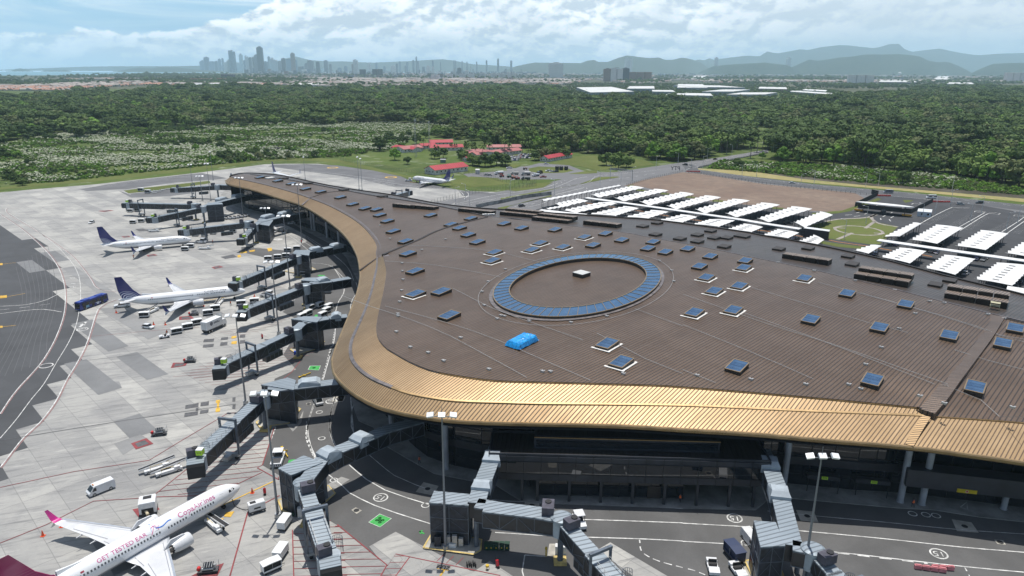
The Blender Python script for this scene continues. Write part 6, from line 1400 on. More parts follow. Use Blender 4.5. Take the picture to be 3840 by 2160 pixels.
def bus():
 e=empty('apron_bus',(0,0,0),0,'dark blue apron bus driving on the left side of the stands','bus');mb=mat('bus navy paint',(.015,.03,.19),.25,coat=.4,var=.1,vscale=.3)
 b=extr([(5.9,.35),(5.95,1.0),(5.85,3.0),(-5.9,3.0),(-5.95,.35)],2.5,lambda z:1-.02*z);b.build('body',mb,e)
 b=MB();b.box((0,0,3.06),(11.2,2.2,.12));b.box((2.5,0,3.2),(2.4,1.7,.22));b.box((-3,0,3.2),(2.0,1.6,.2));b.build('roof',mat('bus roof blue',(.03,.06,.30),.4),e)
 for s_ in(-1,1):
  b=MB();y=s_*1.255
  for x0 in(-5.4,-3.9,-2.4,-.9,.6,2.1,3.6):b.box((x0+.65,y,1.95),(1.25,.05,1.15))
  for x0 in(-3.2,.5,4.1):b.box((x0,y,1.5),(1.1,.06,2.1))
  b.build('window_glass',M_VGL,e)
  b=MB();b.box((-1.4,s_*1.27,.95),(.9,.03,.8));b.box((-.7,s_*1.27,1.2),(.35,.03,.35));b.box((-2.6,s_*1.27,1.0),(1.3,.02,.22));b.build('side_decal',mat('decal white',(.6,.65,.75),.5),e)
  b=MB();b.box((3.0,s_*1.27,1.0),(1.5,.02,.8));b.build('side_artwork',mat('decal pale blue',(.15,.35,.5),.5),e)
 b=MB();b.box((5.9,0,1.75),(.14,2.2,1.7));b.box((-5.93,0,2.1),(.1,2.0,1.0));b.build('windscreen',M_VGL,e);wheels(e,(3.6,-3.4),2.5,.48,.3)
 for s_ in(-1,1):b=MB();b.box((6.1,s_*1.4,2.3),(.15,.2,.5));b.build('mirror',M_BLK,e)
 return e
bs=bus();bs.location=at(0,1,697,860);bs.rotation_euler[2]=head(0,1,(800,815),(590,890))
def cart():
 e=empty('baggage_cart',(0,0,0),0,'','baggage cart','covered white baggage carts')
 b=MB();b.boxa(-1.65,1.65,-.82,.82,.38,.52);b.build('chassis',M_BUMP,e)
 b=MB();b.boxa(-1.65,-1.6,-.82,.82,.52,1.95);b.boxa(1.6,1.65,-.82,.82,.52,1.95);b.boxa(-1.6,1.6,-.80,-.72,.52,.80)
 b.build('end_panels',M_WHP,e)
 b=extr([(-1.72,1.95),(-1.72,2.02),(0,2.12),(1.72,2.02),(1.72,1.95)],1.8);b.build('roof',M_WHP,e)
 b=MB();b.boxa(-1.55,1.55,-.6,.6,.55,1.9);b.build('curtain',mat('dark curtain',(.022,.024,.026),.8,var=.3,vscale=2),e)  # cart side is open; dark block paints in the shade inside
 b=MB();b.boxa(-1.6,1.6,.74,.80,.52,1.95);b.build('rear_panel',M_WHP,e)
 b=MB()
 for x in(0,):b.boxa(x-.02,x+.02,-.80,-.74,.8,1.95)
 b.build('side_posts',M_GAL,e);b=MB();b.beam((1.65,0,.45),(2.5,0,.3),.08,.08);b.build('tow_bar',M_BUMP,e)
 wheels(e,(1.2,-1.2),1.5,.24,.14,False,10);return e
CT=cart()
def carts(lst):
 for(c,r,x,y,rz,lab)in lst:place(CT,at(c,r,x,y),R_(rz),lab,.94)
carts([(0,1,1092,945,10,'white baggage cart left of the belt loader at the middle airliner tail'),(0,1,1335,1068,33,'first cart behind the small tug, left of its train'),(0,1,1418,1033,33,'middle cart of the three-cart train behind the tug'),(0,1,1487,1000,33,'last cart of the three-cart train, before the box truck'),(0,1,1572,928,22,'white cart near the wing tip of the middle airliner, left of a pair'),(0,1,1627,893,22,'white cart right of a pair near the middle airliner engine'),(0,1,1822,855,15,'white cart tucked behind the cab of the bridge 212'),(0,1,1922,838,15,'white cart right of the one behind the cab'),(0,1,1398,442,5,'white cart by the nose of the upper airliner'),(0,1,1440,420,5,'second white cart at the upper airliner nose, behind the first'),(0,1,1475,333,3,'leftmost cart under the long left-pointing bridge'),(0,1,1545,333,3,'second cart under the long left-pointing bridge'),(0,1,1610,318,3,'third cart under the long left-pointing bridge'),(0,1,1760,308,3,'cart alone beyond the right end of the row under the long bridge'),(0,1,1005,238,5,'left cart of three in a row left of the sloping bridge cab'),(0,1,1068,228,5,'middle cart of three in a row left of the sloping bridge cab'),(0,1,1122,220,5,'right cart of three in a row left of the sloping bridge cab'),(0,1,985,152,0,'cart beneath the farthest straight bridge cab'),(0,1,1040,148,0,'second cart beneath the farthest straight bridge cab'),(0,1,2298,632,5,'cart alone on the road below the second tower'),(0,1,2172,452,5,'upper cart behind the deck of the docked bridge'),(0,1,2242,438,5,'upper right cart behind the deck of the docked bridge'),(0,1,2025,515,8,'left cart of three above the docked bridge tunnel'),(0,1,2097,503,8,'middle cart of three above the docked bridge tunnel'),(0,1,2160,493,8,'right cart of three above the docked bridge tunnel'),(0,1,2470,762,5,'cart beneath the walkway right of the second tower'),(0,1,2345,890,62,'left cart of the upper pair beside the green square'),(0,1,2418,868,62,'right cart of the upper pair beside the green square'),(0,1,2482,882,62,'rightmost cart in the cluster by the green square'),(0,1,2466,912,62,'third cart of the right column by the green square'),(0,1,2437,945,62,'lowest cart of the right column by the green square'),(0,1,2325,932,62,'middle cart left of the green square'),(0,1,2282,955,62,'lowest cart left of the green square, half behind a roof'),(0,2,2150,1075,262,'white cart at the foot of the mast before the lift tower'),(0,2,2122,1300,262,'white cart second from the bottom edge, below the mast'),(0,2,2050,1405,40,'large white cart at the bottom edge with its dark side showing')])
for px,py,lab in((430,1,''),):pass
ZP=lambda x,y:G(*Z6([(x,y)])[0],.05)
for x,y,lab in((518,470,'blue-grey cart on the small far lot, left'),(622,500,'blue-grey cart on the small far lot, right'),(350,770,'cart below the straight bridge cab, left'),(470,770,'cart below the straight bridge cab, right')):place(CT,(*ZP(x,y),.05),0,lab,1.1)
b=MB();b.boxa(-1.5,1.5,-.8,.8,.35,.5);b.boxa(-1.5,-1.45,-.8,.8,.5,.8);b.boxa(1.5,3.2,-.04,.04,.3,.38)
dl=b.me('dolly',M_GAL)
for i,(x,y)in enumerate(((700,480),(740,470),(790,480),(830,462),(860,452),(925,440),(720,500),(660,490))):
 o=bpy.data.objects.new('flat_dolly',dl);COL.objects.link(o);o.location=(*ZP(x,y),.05);o.rotation_euler[2]=.1*i;tag(o,'bare grey baggage dolly among the row beside the far small lawn','dolly','bare dollies by the lawn')
def tug(label,col=WHT,s_=1.0,cabin=False,grp=None):
 mp=mat('paint '+'%.2f %.2f %.2f'%col,col,.3,var=.05);e=empty('baggage_tug',(0,0,0),0,label,'tug',grp)
 extr([(1.5,.35),(1.5,.8),(.6,1.0),(.4,.7),(-.7,.65),(-.8,.95),(-1.5,.95),(-1.5,.35)],1.4).build('body',mp,e)
 b=MB();b.box((-.2,0,.85),(.5,1.1,.35));b.box((-.5,0,1.15),(.12,1.1,.5));b.build('seat',M_BLK,e)
 if cabin:
  b=MB();b.box((-.2,0,1.9),(1.6,1.4,.1));b.build('canopy',mp,e);b=MB()
  for x in(-.95,.55):
   for y in(-.62,.62):b.beam((x,y,.8),(x,y,1.9),.07,.07)
  b.build('canopy_posts',M_BUMP,e)
 wheels(e,(1.0,-1.0),1.45,.3,.2,False,12);e.scale=(s_,)*3;return e
tg=tug('small white tug pulling three carts, with a driver in orange');tg.location=at(0,1,1242,1100);tg.rotation_euler[2]=R_(213)
tg=tug('white tug with a marked roof beside the round drum of the front bridge',WHT,1.3,True);tg.location=at(1,2,1795,1065);tg.rotation_euler[2]=R_(-80)
tg=tug('white tug parked at the lower right, bonnet towards the camera',WHT,1.25);tg.location=at(2,2,225,1405);tg.rotation_euler[2]=R_(-95)
tg=tug('white tug at the bottom edge in front of the blue covered cart',WHT,1.25);tg.location=at(2,2,415,1430);tg.rotation_euler[2]=R_(-80)
for i,(x,y)in enumerate(((1715,205),(1745,203),(1775,200),(1805,195),(1835,190),(1860,186))):
 if i==0:tq=tug('white tug in the parked row behind the dark lift tower',WHT,1.2,False,'white tugs parked in a row');register(tq);tq.location=at(0,1,x,y);tq.rotation_euler[2]=R_(80)
 else:copy_tree(tq,None,at(0,1,x,y),R_(80),'white tug in the parked row behind the dark lift tower')
bc=copy_tree(CT);bc.location=at(2,2,385,1310);bc.rotation_euler[2]=R_(-75);bc.scale=(1.2,)*3;bc['label']='dark blue covered cart beside the traffic cone at the lower right';bc['group']='';del bc['group']
for ch in bc.children:
 if ch.name.startswith(('roof','end','rear','curtain')):ch.data=ch.data.copy();ch.data.materials[0]=mat('navy cart cover',(.03,.045,.10),.6)
def pushback(label,col=WHT):
 e=empty('pushback_tractor',(0,0,0),0,label,'tractor');mp=mat('paint '+'%.2f %.2f %.2f'%col,col,.3,var=.05)
 extr([(2.6,.4),(2.6,1.15),(-2.6,1.15),(-2.6,.4)],2.3).build('body',mp,e);b=MB();b.box((-.9,0,1.9),(1.7,1.9,.9));b.build('cab_glass',M_VGL,e);b=MB();b.box((-.9,0,2.4),(2.0,2.1,.12));b.build('cab_roof',mp,e)
 b=MB();b.box((1.4,0,1.2),(1.7,1.7,.12));b.build('engine_cover',M_BUMP,e);b=MB()
 for k in range(6):b.box((2.63,-.95+k*.38,.75),(.04,.16,.4))
 b.build('hazard_stripes',M_BLK,e);wheels(e,(1.7,-1.7),2.3,.5,.35);return e
pb=pushback('white pushback tractor beneath the mast, next to a yellow tow bar');pb.location=at(0,2,2100,590);pb.rotation_euler[2]=R_(-83)
pb=pushback('white pushback tractor beyond the nose of the middle airliner',(.715,.725,.735));pb.location=at(0,1,2020,790);pb.rotation_euler[2]=R_(170)
pb=pushback('white loader tractor right of the upper airliner nose',(.725,.735,.745));pb.location=at(0,1,1520,385);pb.rotation_euler[2]=R_(175)
pb=pushback('white tug pulling the taxiing far airliner',(.735,.745,.755));pb.location=(*G(*Z4([(428,580)])[0]),.06);pb.rotation_euler[2]=R_(-175)
def towbar(label,a,b_):
 p=Vector((*G(*a,.3),.35));q=Vector((*G(*b_,.3),.35));m=MB();m.beam(p,q,.22,.22);c=p.lerp(q,.45);d=(q-p).normalized();n_=Vector((-d.y,d.x,0));m.beam(c-n_*.7,c+n_*.7,.12,.3);m.beam(p,p+(q-p)*.12,.5,.3);tag(m.build('tow_bar',M_YELP),label,'tow bar')
towbar('yellow tow bar lying right of the white pushback tractor',T(0,2,2125,475),T(0,2,2172,550));towbar('yellow tow bar lying alone on the curved road',T(0,1,2255,1400),T(0,1,2345,1365));towbar('yellow tow bar between the tug and the taxiing airliner',Z4([(445,590)])[0],Z4([(520,598)])[0])
def beltloader(label,s_=1.0,up=.12):
 e=empty('belt_loader',(0,0,0),0,label,'belt loader','belt loaders');b=MB();b.box((0,-.35,.65),(5.4,1.0,.55));b.box((1.7,-.4,1.1),(1.2,.8,.5));b.build('chassis',M_WHP,e)
 b=MB();b.beam((-3.6,.55,1.0),(3.9,.55,1.0+7.5*up),.8,.16);b.build('belt',M_BLK,e);b=MB()
 for y in(.1,1.0):b.beam((-3.6,y,1.02),(3.9,y,1.02+7.5*up),.08,.3)
 b.build('belt_frame',M_WHP,e);b=MB();b.beam((1.2,.2,.8),(2.6,.2,1.6),.12,.12);b.beam((-1.5,-.7,.95),(-1.5,-.7,1.7),.06,.06);b.beam((-1.5,-.7,1.7),(1,-.7,1.7),.06,.06);b.build('handrail',M_YELP,e);wheels(e,(1.9,-1.9),1.7,.34,.2,True);e.scale=(s_,)*3;return e
for lab,c,r,a,h_,rz in(('left one of two black-belted loaders parked side by side above the van',0,2,(1190,650),0,38),('right one of two black-belted loaders parked side by side, wheels showing',0,2,(1275,670),0,38),('belt loader pointing away under the pink airliner forward hold',0,2,(1625,1080),0,-42),('belt loader at the rear hold of the middle airliner',0,1,(1150,908),0,75),('belt loader at the forward hold of the middle airliner',0,1,(1662,840),0,95),('belt loader right of the upper airliner, low and white',0,1,(1550,432),0,8),('grey belt loader left of the upper airliner',0,1,(1165,300),0,8)):
 bl=beltloader(lab,.95);bl.location=at(c,r,*a);bl.rotation_euler[2]=R_(rz)
def genset(label,size=(3.0,1.5,1.5),col=WHT):
 e=empty('ground_power_cart',(0,0,0),0,label,'power cart');mp=mat('paint '+'%.2f %.2f %.2f'%col,col,.3,var=.05);L,w,h=size
 b=MB();b.box((0,0,.55+h/2),(L,w,h));b.box((0,0,.58+h),(L*.98,w*.9,.08));b.build('housing',mp,e);b=MB();b.box((0,0,.5),(L*1.04,w*1.05,.22));b.build('chassis',M_BUMP,e)
 b=MB();b.box((-L*.2,0,.66+h),(L*.35,w*.5,.06));b.box((L*.5+.01,0,1.1),(.05,w*.7,h*.5));b.box((0,-w/2-.01,1.15),(L*.4,.04,.3));b.build('grille',M_BLK,e);wheels(e,(L*.33,-L*.33),w,.3,.2);return e
gp=genset('white ground power cart wired to the pink airliner nose');gp.location=at(0,2,1940,960);gp.rotation_euler[2]=R_(32)
gp=genset('big boxy white air-conditioning cart behind the pink airliner fuselage',(2.9,2.9,2.2));gp.location=at(0,2,1125,965);gp.rotation_euler[2]=R_(-68)
b=MB()
for k in range(7):b.cyl((0,0,0),(0,0,.01),.01,.01,4)
hp=[Vector((*G(*T(0,2,1100,955),1.2),1.2)),Vector((*G(*T(0,2,1115,985),.8),.8))];cn=MB();cn.cyl(hp[0],hp[1],.28,.28,12);tag(cn.build('air_hose',mat('cream hose',(.6,.52,.36),.7)),'fat cream air hose from the boxy cart to the airliner','hose')
pts=[Vector((*G(*T(0,2,x,y),z),z))for x,y,z in((1752,868,1.6),(1768,915,.3),(1800,935,.1),(1840,948,.1),(1885,948,.6))];cn=MB();pp=smoothpath([tuple(p)for p in pts],.6)
for a_,c_ in zip(pp,pp[1:]):cn.beam(a_,c_,.09,.09)
tag(cn.build('power_cable',M_BLK),'thin black cable hanging from the pink airliner nose to the power cart','cable')
def hydrant_cart(label,rz,loc):
 e=empty('hydrant_cart',loc,rz,label,'fuel cart','solar-panelled hydrant carts');b=MB();b.box((0,0,.5),(3.2,1.3,.2));b.build('chassis',M_BUMP,e)
 b=MB();b.box((.1,0,1.45),(1.6,1.1,.08),0,0,Matrix.Translation((.1,0,1.5))@Matrix.Rotation(R_(15),4,'X'));b.build('solar_panel',M_VGL,e);b=MB()
 for x in(-.6,-.2,.2,.6):b.box((0,0,0),(.04,1.15,.1),0,0,Matrix.Translation((x+.1,0,1.5))@Matrix.Rotation(R_(15),4,'X'))
 b.build('panel_rails',M_GAL,e);b=MB();b.cyl((-.9,-.3,.9),(.9,-.3,.9),.25,.25,12);b.cyl((-.6,.3,.8),(.8,.3,.8),.2,.2,12);b.cyl((1.1,0,.6),(1.1,0,1.5),.2,.2,10);b.build('filter_tanks',M_GAL,e)
 b=MB();b.cyl((-1.5,.3,.9),(-1.5,-.3,.9),.3,.3,12);b.build('hose_reel',mat('red reel',(.55,.03,.03),.5),e);b=MB()
 for y in(-.6,.6):b.beam((1.6,y,.5),(1.6,y,2.0),.06,.06)
 b.beam((1.6,-.6,2.0),(1.6,.6,2.0),.06,.06);b.build('rail',M_GAL,e);wheels(e,(1.1,-1.1),1.4,.28,.18,False);return e
hydrant_cart('solar-panelled hydrant cart beside the red painted square in the open',R_(15),at(0,2,1205,385));hydrant_cart('solar-panelled hydrant cart at the bottom edge of the apron',R_(10),at(0,2,1575,1420));hydrant_cart('solar-panelled hydrant cart right of the middle airliner wing tip',R_(12),at(0,1,1465,930));hydrant_cart('solar-panelled hydrant cart left of bridge 211',R_(10),at(0,1,1435,1285))
e=empty('box_truck',(0,0,0),0,'white box truck with a round emblem parked on the stand','truck');b=MB();b.boxa(-4.6,2.2,-1.25,1.25,1.2,3.9);b.build('cargo_box',M_WHP,e);b=MB();b.boxa(-4.6,4.0,-1.0,1.0,.7,1.2);b.build('chassis',M_BUMP,e)
extr([(4.1,.6),(4.1,1.7),(3.7,2.7),(2.4,2.7),(2.4,.6)],2.2).build('cab',M_WHP,e);b=MB();b.add([(4.12,-1,1.75),(4.12,1,1.75),(3.76,1,2.6),(3.76,-1,2.6)],[(0,1,2,3)]);b.build('windscreen',M_VGL,e);wheels(e,(3.2,-2.6,-3.7),2.4,.48,.3)
b=MB();b.cyl((-2.6,-1.26,2.9),(-2.6,-1.28,2.9),.62,.62,24);b.cyl((-2.6,-1.285,2.9),(-2.6,-1.29,2.9),.35,.35,16);b.build('emblem',M_TXG,e);b=MB();b.boxa(-1.6,.4,-1.28,-1.26,2.95,3.15);b.boxa(-1.6,1.0,-1.28,-1.26,2.6,2.85);b.build('side_lettering',M_TXG,e)
b=MB()
for x_ in(-.7,-.3,.3,.7):b.boxa(-4.66,-4.6,x_-.03,x_+.03,1.3,3.6)
b.build('rear_door_bars',M_GAL,e);b=MB();b.boxa(2.3,2.4,-1.1,1.1,3.0,4.6);b.build('front_rail',M_GAL,e)
e.location=at(0,1,1625,1035);e.rotation_euler[2]=head(0,1,(1555,1060),(1690,1000))
b=MB();b.box((0,0,.03),(.55,.55,.06));b.cyl((0,0,.06),(0,0,.95),.22,.04,12);cone=b.me('traffic_cone',mat('orange cone',(.80,.10,.03),.5))
b=MB();b.cyl((0,0,.42),(0,0,.58),.145,.11,12);stripe=b.me('reflective_band',M_WHP)
for c,r,x,y,lab in((0,2,465,1078,'cone nearest behind the far wing of the pink airliner'),(0,2,325,1147,'leftmost cone behind the pink airliner wing'),(0,2,1905,822,'cone on the yellow line ahead of the pink airliner nose'),(0,2,1412,1215,'cone in front of the pink airliner engine'),(0,1,878,912,'cone beneath the tail of the middle airliner'),(0,1,1160,1002,'cone above the small hatchback, left of a pair'),(0,1,1248,1003,'cone at the wing-tip shadow of the middle airliner'),(2,2,457,1320,'cone beside the dark blue covered cart'),(0,1,1920,790,'cone right of the middle airliner nose'),(0,1,1538,862,'cone at the engine of the middle airliner')):
 o=bpy.data.objects.new('traffic_cone',cone);COL.objects.link(o);o.location=at(c,r,x,y,.06);tag(o,'orange '+lab,'traffic cone','orange traffic cones on the apron');q=bpy.data.objects.new('reflective_band',stripe);COL.objects.link(q);q.parent=o
 o.scale=(1.25,)*3
b=MB();b.box((0,0,.5),(.7,.8,.9));b.box((0,.05,1.0),(.78,.9,.12));wb=b.me('wheeled_bin',mat('dark green bin',(.012,.05,.03),.5));b=MB();b.box((0,-.42,.5),(.2,.02,.2));wl_=b.me('bin_label',M_YELP)
for i,x in enumerate((1098,1133,1170,1211,1251)):
 o=bpy.data.objects.new('wheeled_bin',wb);COL.objects.link(o);o.location=at(1,2,x,1245,.06);o.rotation_euler[2]=-.08;o.scale=(1.15,)*3;tag(o,'dark green wheeled bin, %s in the row right of the front tower'%('first from the left','second','middle one','fourth','last on the right')[i],'bin','green bins in a row');q=bpy.data.objects.new('bin_label',wl_);COL.objects.link(q);q.parent=o
b=MB();b.box((0,0,.45),(1.0,.9,.9));tag(b.build('green_bin',mat('dark green bin',(.012,.05,.03),.5),None,at(0,2,2228,990)),'single dark green bin beside the white cabinet at the left lift tower','bin');b=MB();b.box((0,0,1.0),(.9,.9,2.0));b.box((0,-.46,1.1),(.6,.05,1.2));tag(b.build('switch_cabinet',M_WHP,None,at(0,2,2268,1000),.2),'white electric cabinet beside the left lift tower column','cabinet')
def barrier(label,c,r,x,y,rz,n=4,m=None):
 e=MB()
 for k in range(n):e.box(((k-(n-1)/2)*1.25,0,.45),(1.15,.45,.7));e.box(((k-(n-1)/2)*1.25,0,.85),(.9,.25,.2))
 tag(e.build('water_barrier',m or mat('pink plastic barrier',(.62,.22,.24),.6,var=.2),None,at(c,r,x,y),rz),label,'barrier')
barrier('faded pink plastic barriers, left row of two on the lower right road',2,2,1865,1408,R_(-12));barrier('faded pink plastic barriers, right row of two on the lower right road',2,2,1960,1402,R_(-4),3)
MR=mat('red plastic barrier',(.65,.06,.05),.6)
barrier('red plastic barriers on the road beyond the parking gate canopy',2,1,1520,32,R_(-6),7,MR);barrier('red plastic barriers right of the parking gate road',2,1,1950,78,R_(-4),9,MR);barrier('red plastic barriers at the bend of the far highway loop',2,0,80,1298,R_(-10),9,MR)
b=MB();b.cyl((0,0,0),(0,0,1.5),.13,.13,10);b.cyl((0,0,1.5),(0,0,1.85),.25,.18,10);tag(b.build('standpipe',M_YELP,None,at(1,2,1545,1300)),'yellow standpipe with a red head beside the round drum column','hydrant')
def extinguisher(c,r,x,y,lab):
 e=empty('extinguisher_cart',at(c,r,x,y),.4,lab,'extinguisher cart');b=MB();b.cyl((0,0,.35),(0,.3,1.3),.28,.28,12);b.build('cylinder',mat('red cylinder',(.5,.02,.03),.35),e);b=MB();b.beam((0,.2,.3),(0,.8,1.5),.08,.4);b.build('handle',M_BLK,e);wheels(e,(0,),.8,.25,.1,False,10)
extinguisher(0,2,2000,835,'red wheeled extinguisher right of the pink airliner nose');extinguisher(1,2,1180,1385,'red wheeled extinguisher right of the black chocks');extinguisher(0,1,1980,1105,'red wheeled extinguisher in the open above bridge 211');extinguisher(0,1,2275,382,'red wheeled extinguisher at the foot of the far road mast')
b=MB()
for k in range(5):b.box((k*.35,.2*(k%2),.35+.1*(k==3)),(.16,.7,.7),.3)
tag(b.build('wheel_chocks',M_BLK,None,at(1,2,950,1375)),'black wheel chocks stacked beside the red hatched line','chocks');b=MB();b.cyl((0,0,.6),(0,0,.9),.3,.3,12)
for k in range(3):b.beam((.25*math.cos(k*2.1),.25*math.sin(k*2.1),.6),(.4*math.cos(k*2.1),.4*math.sin(k*2.1),0),.05,.05)
tag(b.build('yellow_stand',M_YELP,None,at(1,2,1102,1400)),'small yellow three-legged stand near the bottom edge','stand')
b=MB();b.box((0,0,.5),(1.1,.8,1.0));tag(b.build('blue_cart',mat('blue bin',(.02,.08,.5),.5),None,at(0,1,2235,1225)),'small bright blue bin at the foot of the bridge 211 tower','bin')
def person(label,loc,rz,step=.25,top=(.75,.10,.04),helmet=None,arm=.2):
 """one continuous skinned body, clothing on as own meshes"""
 me=bpy.data.meshes.new('person');J=[(0,0,.98),(0,0,1.22),(0,0,1.42),(0,0,1.52),(0,.01,1.66),(-.11,0,.93),(-.12,step*.5,.50),(-.12,step*.2,.09),(-.12,step*.2+.16,.04),(.11,0,.93),(.12,-step*.3,.50),(.12,-step,.10),(.12,-step+.16,.04),(-.20,0,1.42),(-.27,-arm*.3,1.14),(-.27,arm,.90),(.20,0,1.42),(.27,arm*.2,1.14),(.26,arm*1.2,.92)]
 E_=[(0,1),(1,2),(2,3),(3,4),(0,5),(5,6),(6,7),(7,8),(0,9),(9,10),(10,11),(11,12),(2,13),(13,14),(14,15),(2,16),(16,17),(17,18)]
 me.from_pydata(J,E_,[]);o=bpy.data.objects.new('person',me);COL.objects.link(o)
 RD_=[(.16,.12),(.15,.11),(.17,.12),(.06,.06),(.10,.11),(.10,.10),(.075,.075),(.05,.05),(.045,.04),(.10,.10),(.075,.075),(.05,.05),(.045,.04),(.075,.07),(.05,.05),(.04,.04),(.075,.07),(.05,.05),(.04,.04)]
 m_=o.modifiers.new('skin','SKIN')
 bm=bmesh.new();bm.from_mesh(me);ly=bm.verts.layers.skin.verify();bm.verts.ensure_lookup_table()
 for i,v_ in enumerate(bm.verts):v_[ly].radius=RD_[i];v_[ly].use_root=(i==0)
 bm.to_mesh(me);bm.free();o.modifiers.new('sub','SUBSURF').render_levels=1
 mm,t,bb=matn('person clothing');co=t.new('ShaderNodeTexCoord').outputs['Object'];x,y,z=t.xyz(co)
 c=t.mix(t.smooth(z,.93,.95),(.012,.014,.03),(.03,.035,.08));c=t.mix(t.smooth(z,1.50,1.52),c,(.28,.16,.10));t.l.new(c,bb.inputs['Base Color']);me.materials.append(mm)
 o.location=loc;o.rotation_euler[2]=rz;tag(o,label,'person')
 b=MB();b.cyl((0,0,.98),(0,0,1.22),.21,.20,14);b.cyl((0,0,1.22),(0,0,1.47),.20,.17,14);b.build('safety_vest',mat('orange vest',top,.6),o)
 b=MB();b.cyl((0,.01,1.69),(0,.01,1.78),.125,.07,12);b.build('cap',mat('dark hair',(.015,.012,.01),.7)if helmet is None else helmet,o)
 return o
for c,r,x,y,rz,lab in((0,1,1742,858,1.2,'person in an orange vest standing right of the middle airliner forward hold'),(0,1,1010,503,.3,'person standing at the wing-tip shadow of the upper airliner'),(0,1,1607,388,2,'person in red standing right of the loader tractor'),(1,2,590,603,1.5,'person in a red vest walking on the curved pavement under the roof'),(1,2,1042,712,.5,'person in red half hidden behind the front walkway'),(1,2,2555,893,2.5,'person in a red vest outside the lounge block legs'),(2,2,1735,930,0,'person in a white and red vest between the two thick columns'),(0,1,1262,1082,3,'person driving the small tug in an orange shirt')):
 p=person(lab,at(c,r,x,y,.2 if(r==2)else .06),rz,.3,(.75,.07,.03)if r==2 else(.85,.16,.03));p.scale=(1.06,)*3
# ================================================================ CAR PARK AND LANDSIDE
M_MEM=mat('white membrane',(.70,.70,.69),.55,var=.04,vscale=.1);M_MEM.node_tree.nodes['Principled BSDF'].inputs['Subsurface Weight'].default_value=0
M_STL=mat('black canopy steel',(.025,.025,.028),.5)
def membrane(px4,z=4.6,label='',waves=9,arch=.42,group='white wave canopies over the parking rows',vents=True):
 """px4: near-left, far-left(back), far-right, near-right corners on the roof"""
 A,B,C,D=(Vector((*G(*p,z),z))for p in px4);N_=waves*6;K=8;b=MB();vs=[]
 for i in range(N_+1):
  f=i/N_;p=A.lerp(B,f);q=D.lerp(C,f);sc=.35*math.cos(f*waves*2*math.pi)
  dpl=(q-p).normalized()
  for j in range(K+1):
   g_=j/K;r_=p.lerp(q,g_);zz=arch*(1-(2*g_-1)**2)+.22*math.cos(f*waves*2*math.pi)*(.35+abs(2*g_-1)**2)
   ex=(abs(2*g_-1)**6)*sc*(1 if g_>.5 else-1);edge=1-.06*(abs(2*f-1)**8)
   vs.append(r_+dpl*ex+Vector((0,0,zz*edge)))
 fs=[(i*(K+1)+j,(i+1)*(K+1)+j,(i+1)*(K+1)+j+1,i*(K+1)+j+1)for i in range(N_)for j in range(K)]
 e=empty('parking_canopy',tuple(Vector((A.x,A.y,0))),0,label,'canopy',group);off=Vector((A.x,A.y,0));vs=[v-off for v in vs]
 b.add(vs,fs,0,True);low=[v-Vector((0,0,.12))for v in vs];b.add(low,[tuple(reversed(f))for f in fs],0,True)
 b.build('membrane',M_MEM,e);st=MB();m0=A.lerp(D,.5)-off;m1=B.lerp(C,.5)-off
 st.beam(m0+Vector((0,0,-.1)),m1+Vector((0,0,-.1)),.15,.15)
 for side in(.12,.88):
  a_=A.lerp(D,side)-off;c_=B.lerp(C,side)-off;st.beam(a_-Vector((0,0,.35)),c_-Vector((0,0,.35)),.14,.14)
  for k in range(waves+1):
   q=a_.lerp(c_,k/waves);st.beam((q.x,q.y,0),(q.x,q.y,z-.3),.18,.18)
   q2=m0.lerp(m1,k/waves);st.beam((q.x,q.y,z-1.4),(q2.x,q2.y,z+.2),.12,.12)
 st.build('frame',M_STL,e)
 if vents:
  v_=MB()
  for k in range(waves-1):
   f=(k+.9)/waves;q=m0.lerp(m1,f);d=(B-A).normalized();w_=(D-A).normalized();zt=arch+.13
   v_.add([q-w_*1.1-d*.45+Vector((0,0,zt)),q+w_*1.1-d*.45+Vector((0,0,zt)),q+w_*1.1+d*.45+Vector((0,0,zt)),q-w_*1.1+d*.45+Vector((0,0,zt))],[(0,1,2,3)])
  v_.build('vent_slots',mat('vent grey',(.13,.13,.13),.6),e)
 return e
MC=[Z1([(760,290),(1240,187),(1395,207),(845,325)]),Z1([(1040,330),(1530,224),(1690,242),(1145,372)]),Z1([(1345,375),(1840,260),(2000,285),(1450,422)]),Z1([(1670,425),(2140,302),(2325,325),(1775,468)]),[Z1([(2015,468)])[0],Z2([(210,286)])[0],Z2([(470,314)])[0],Z1([(2125,518)])[0]],Z2([(85,518),(670,347),(955,382),(245,580)]),Z2([(598,600),(1160,408),(1475,447),(768,660)]),Z2([(1185,660),(1620,492),(1810,545),(1350,745)])]
ORD=['first','second','third','fourth','fifth','sixth','seventh','eighth','ninth','tenth']
for i,q in enumerate(MC):membrane(q,label='long white wave canopy, %s from the left in the back row beside the earth lot'%ORD[i],waves=8 if i<7 else 7,vents=i<7)
MD=[Z1([(320,398),(590,342),(720,367),(400,440)]),Z1([(402,480),(860,386),(1120,388),(560,512)]),Z1([(715,530),(1160,432),(1330,457),(1040,548)]),Z1([(1150,565),(1490,480),(1690,500),(1430,580)]),Z1([(1560,605),(1850,532),(2035,562),(1850,628)]),Z1([(1980,650),(2190,592),(2490,605),(2290,680)]),Z2([(90,780),(390,688),(680,740),(490,820)]),Z2([(680,870),(930,776),(1262,832),(1080,920)]),Z2([(1240,980),(1510,868),(1670,945),(1560,1020)])]
for i,q in enumerate(MD):membrane(q,label='white wave canopy, %s from the left in the front row near the roof'%ORD[i],waves=5 if i not in(1,2)else 7,group='shorter white canopies near the roof edge')
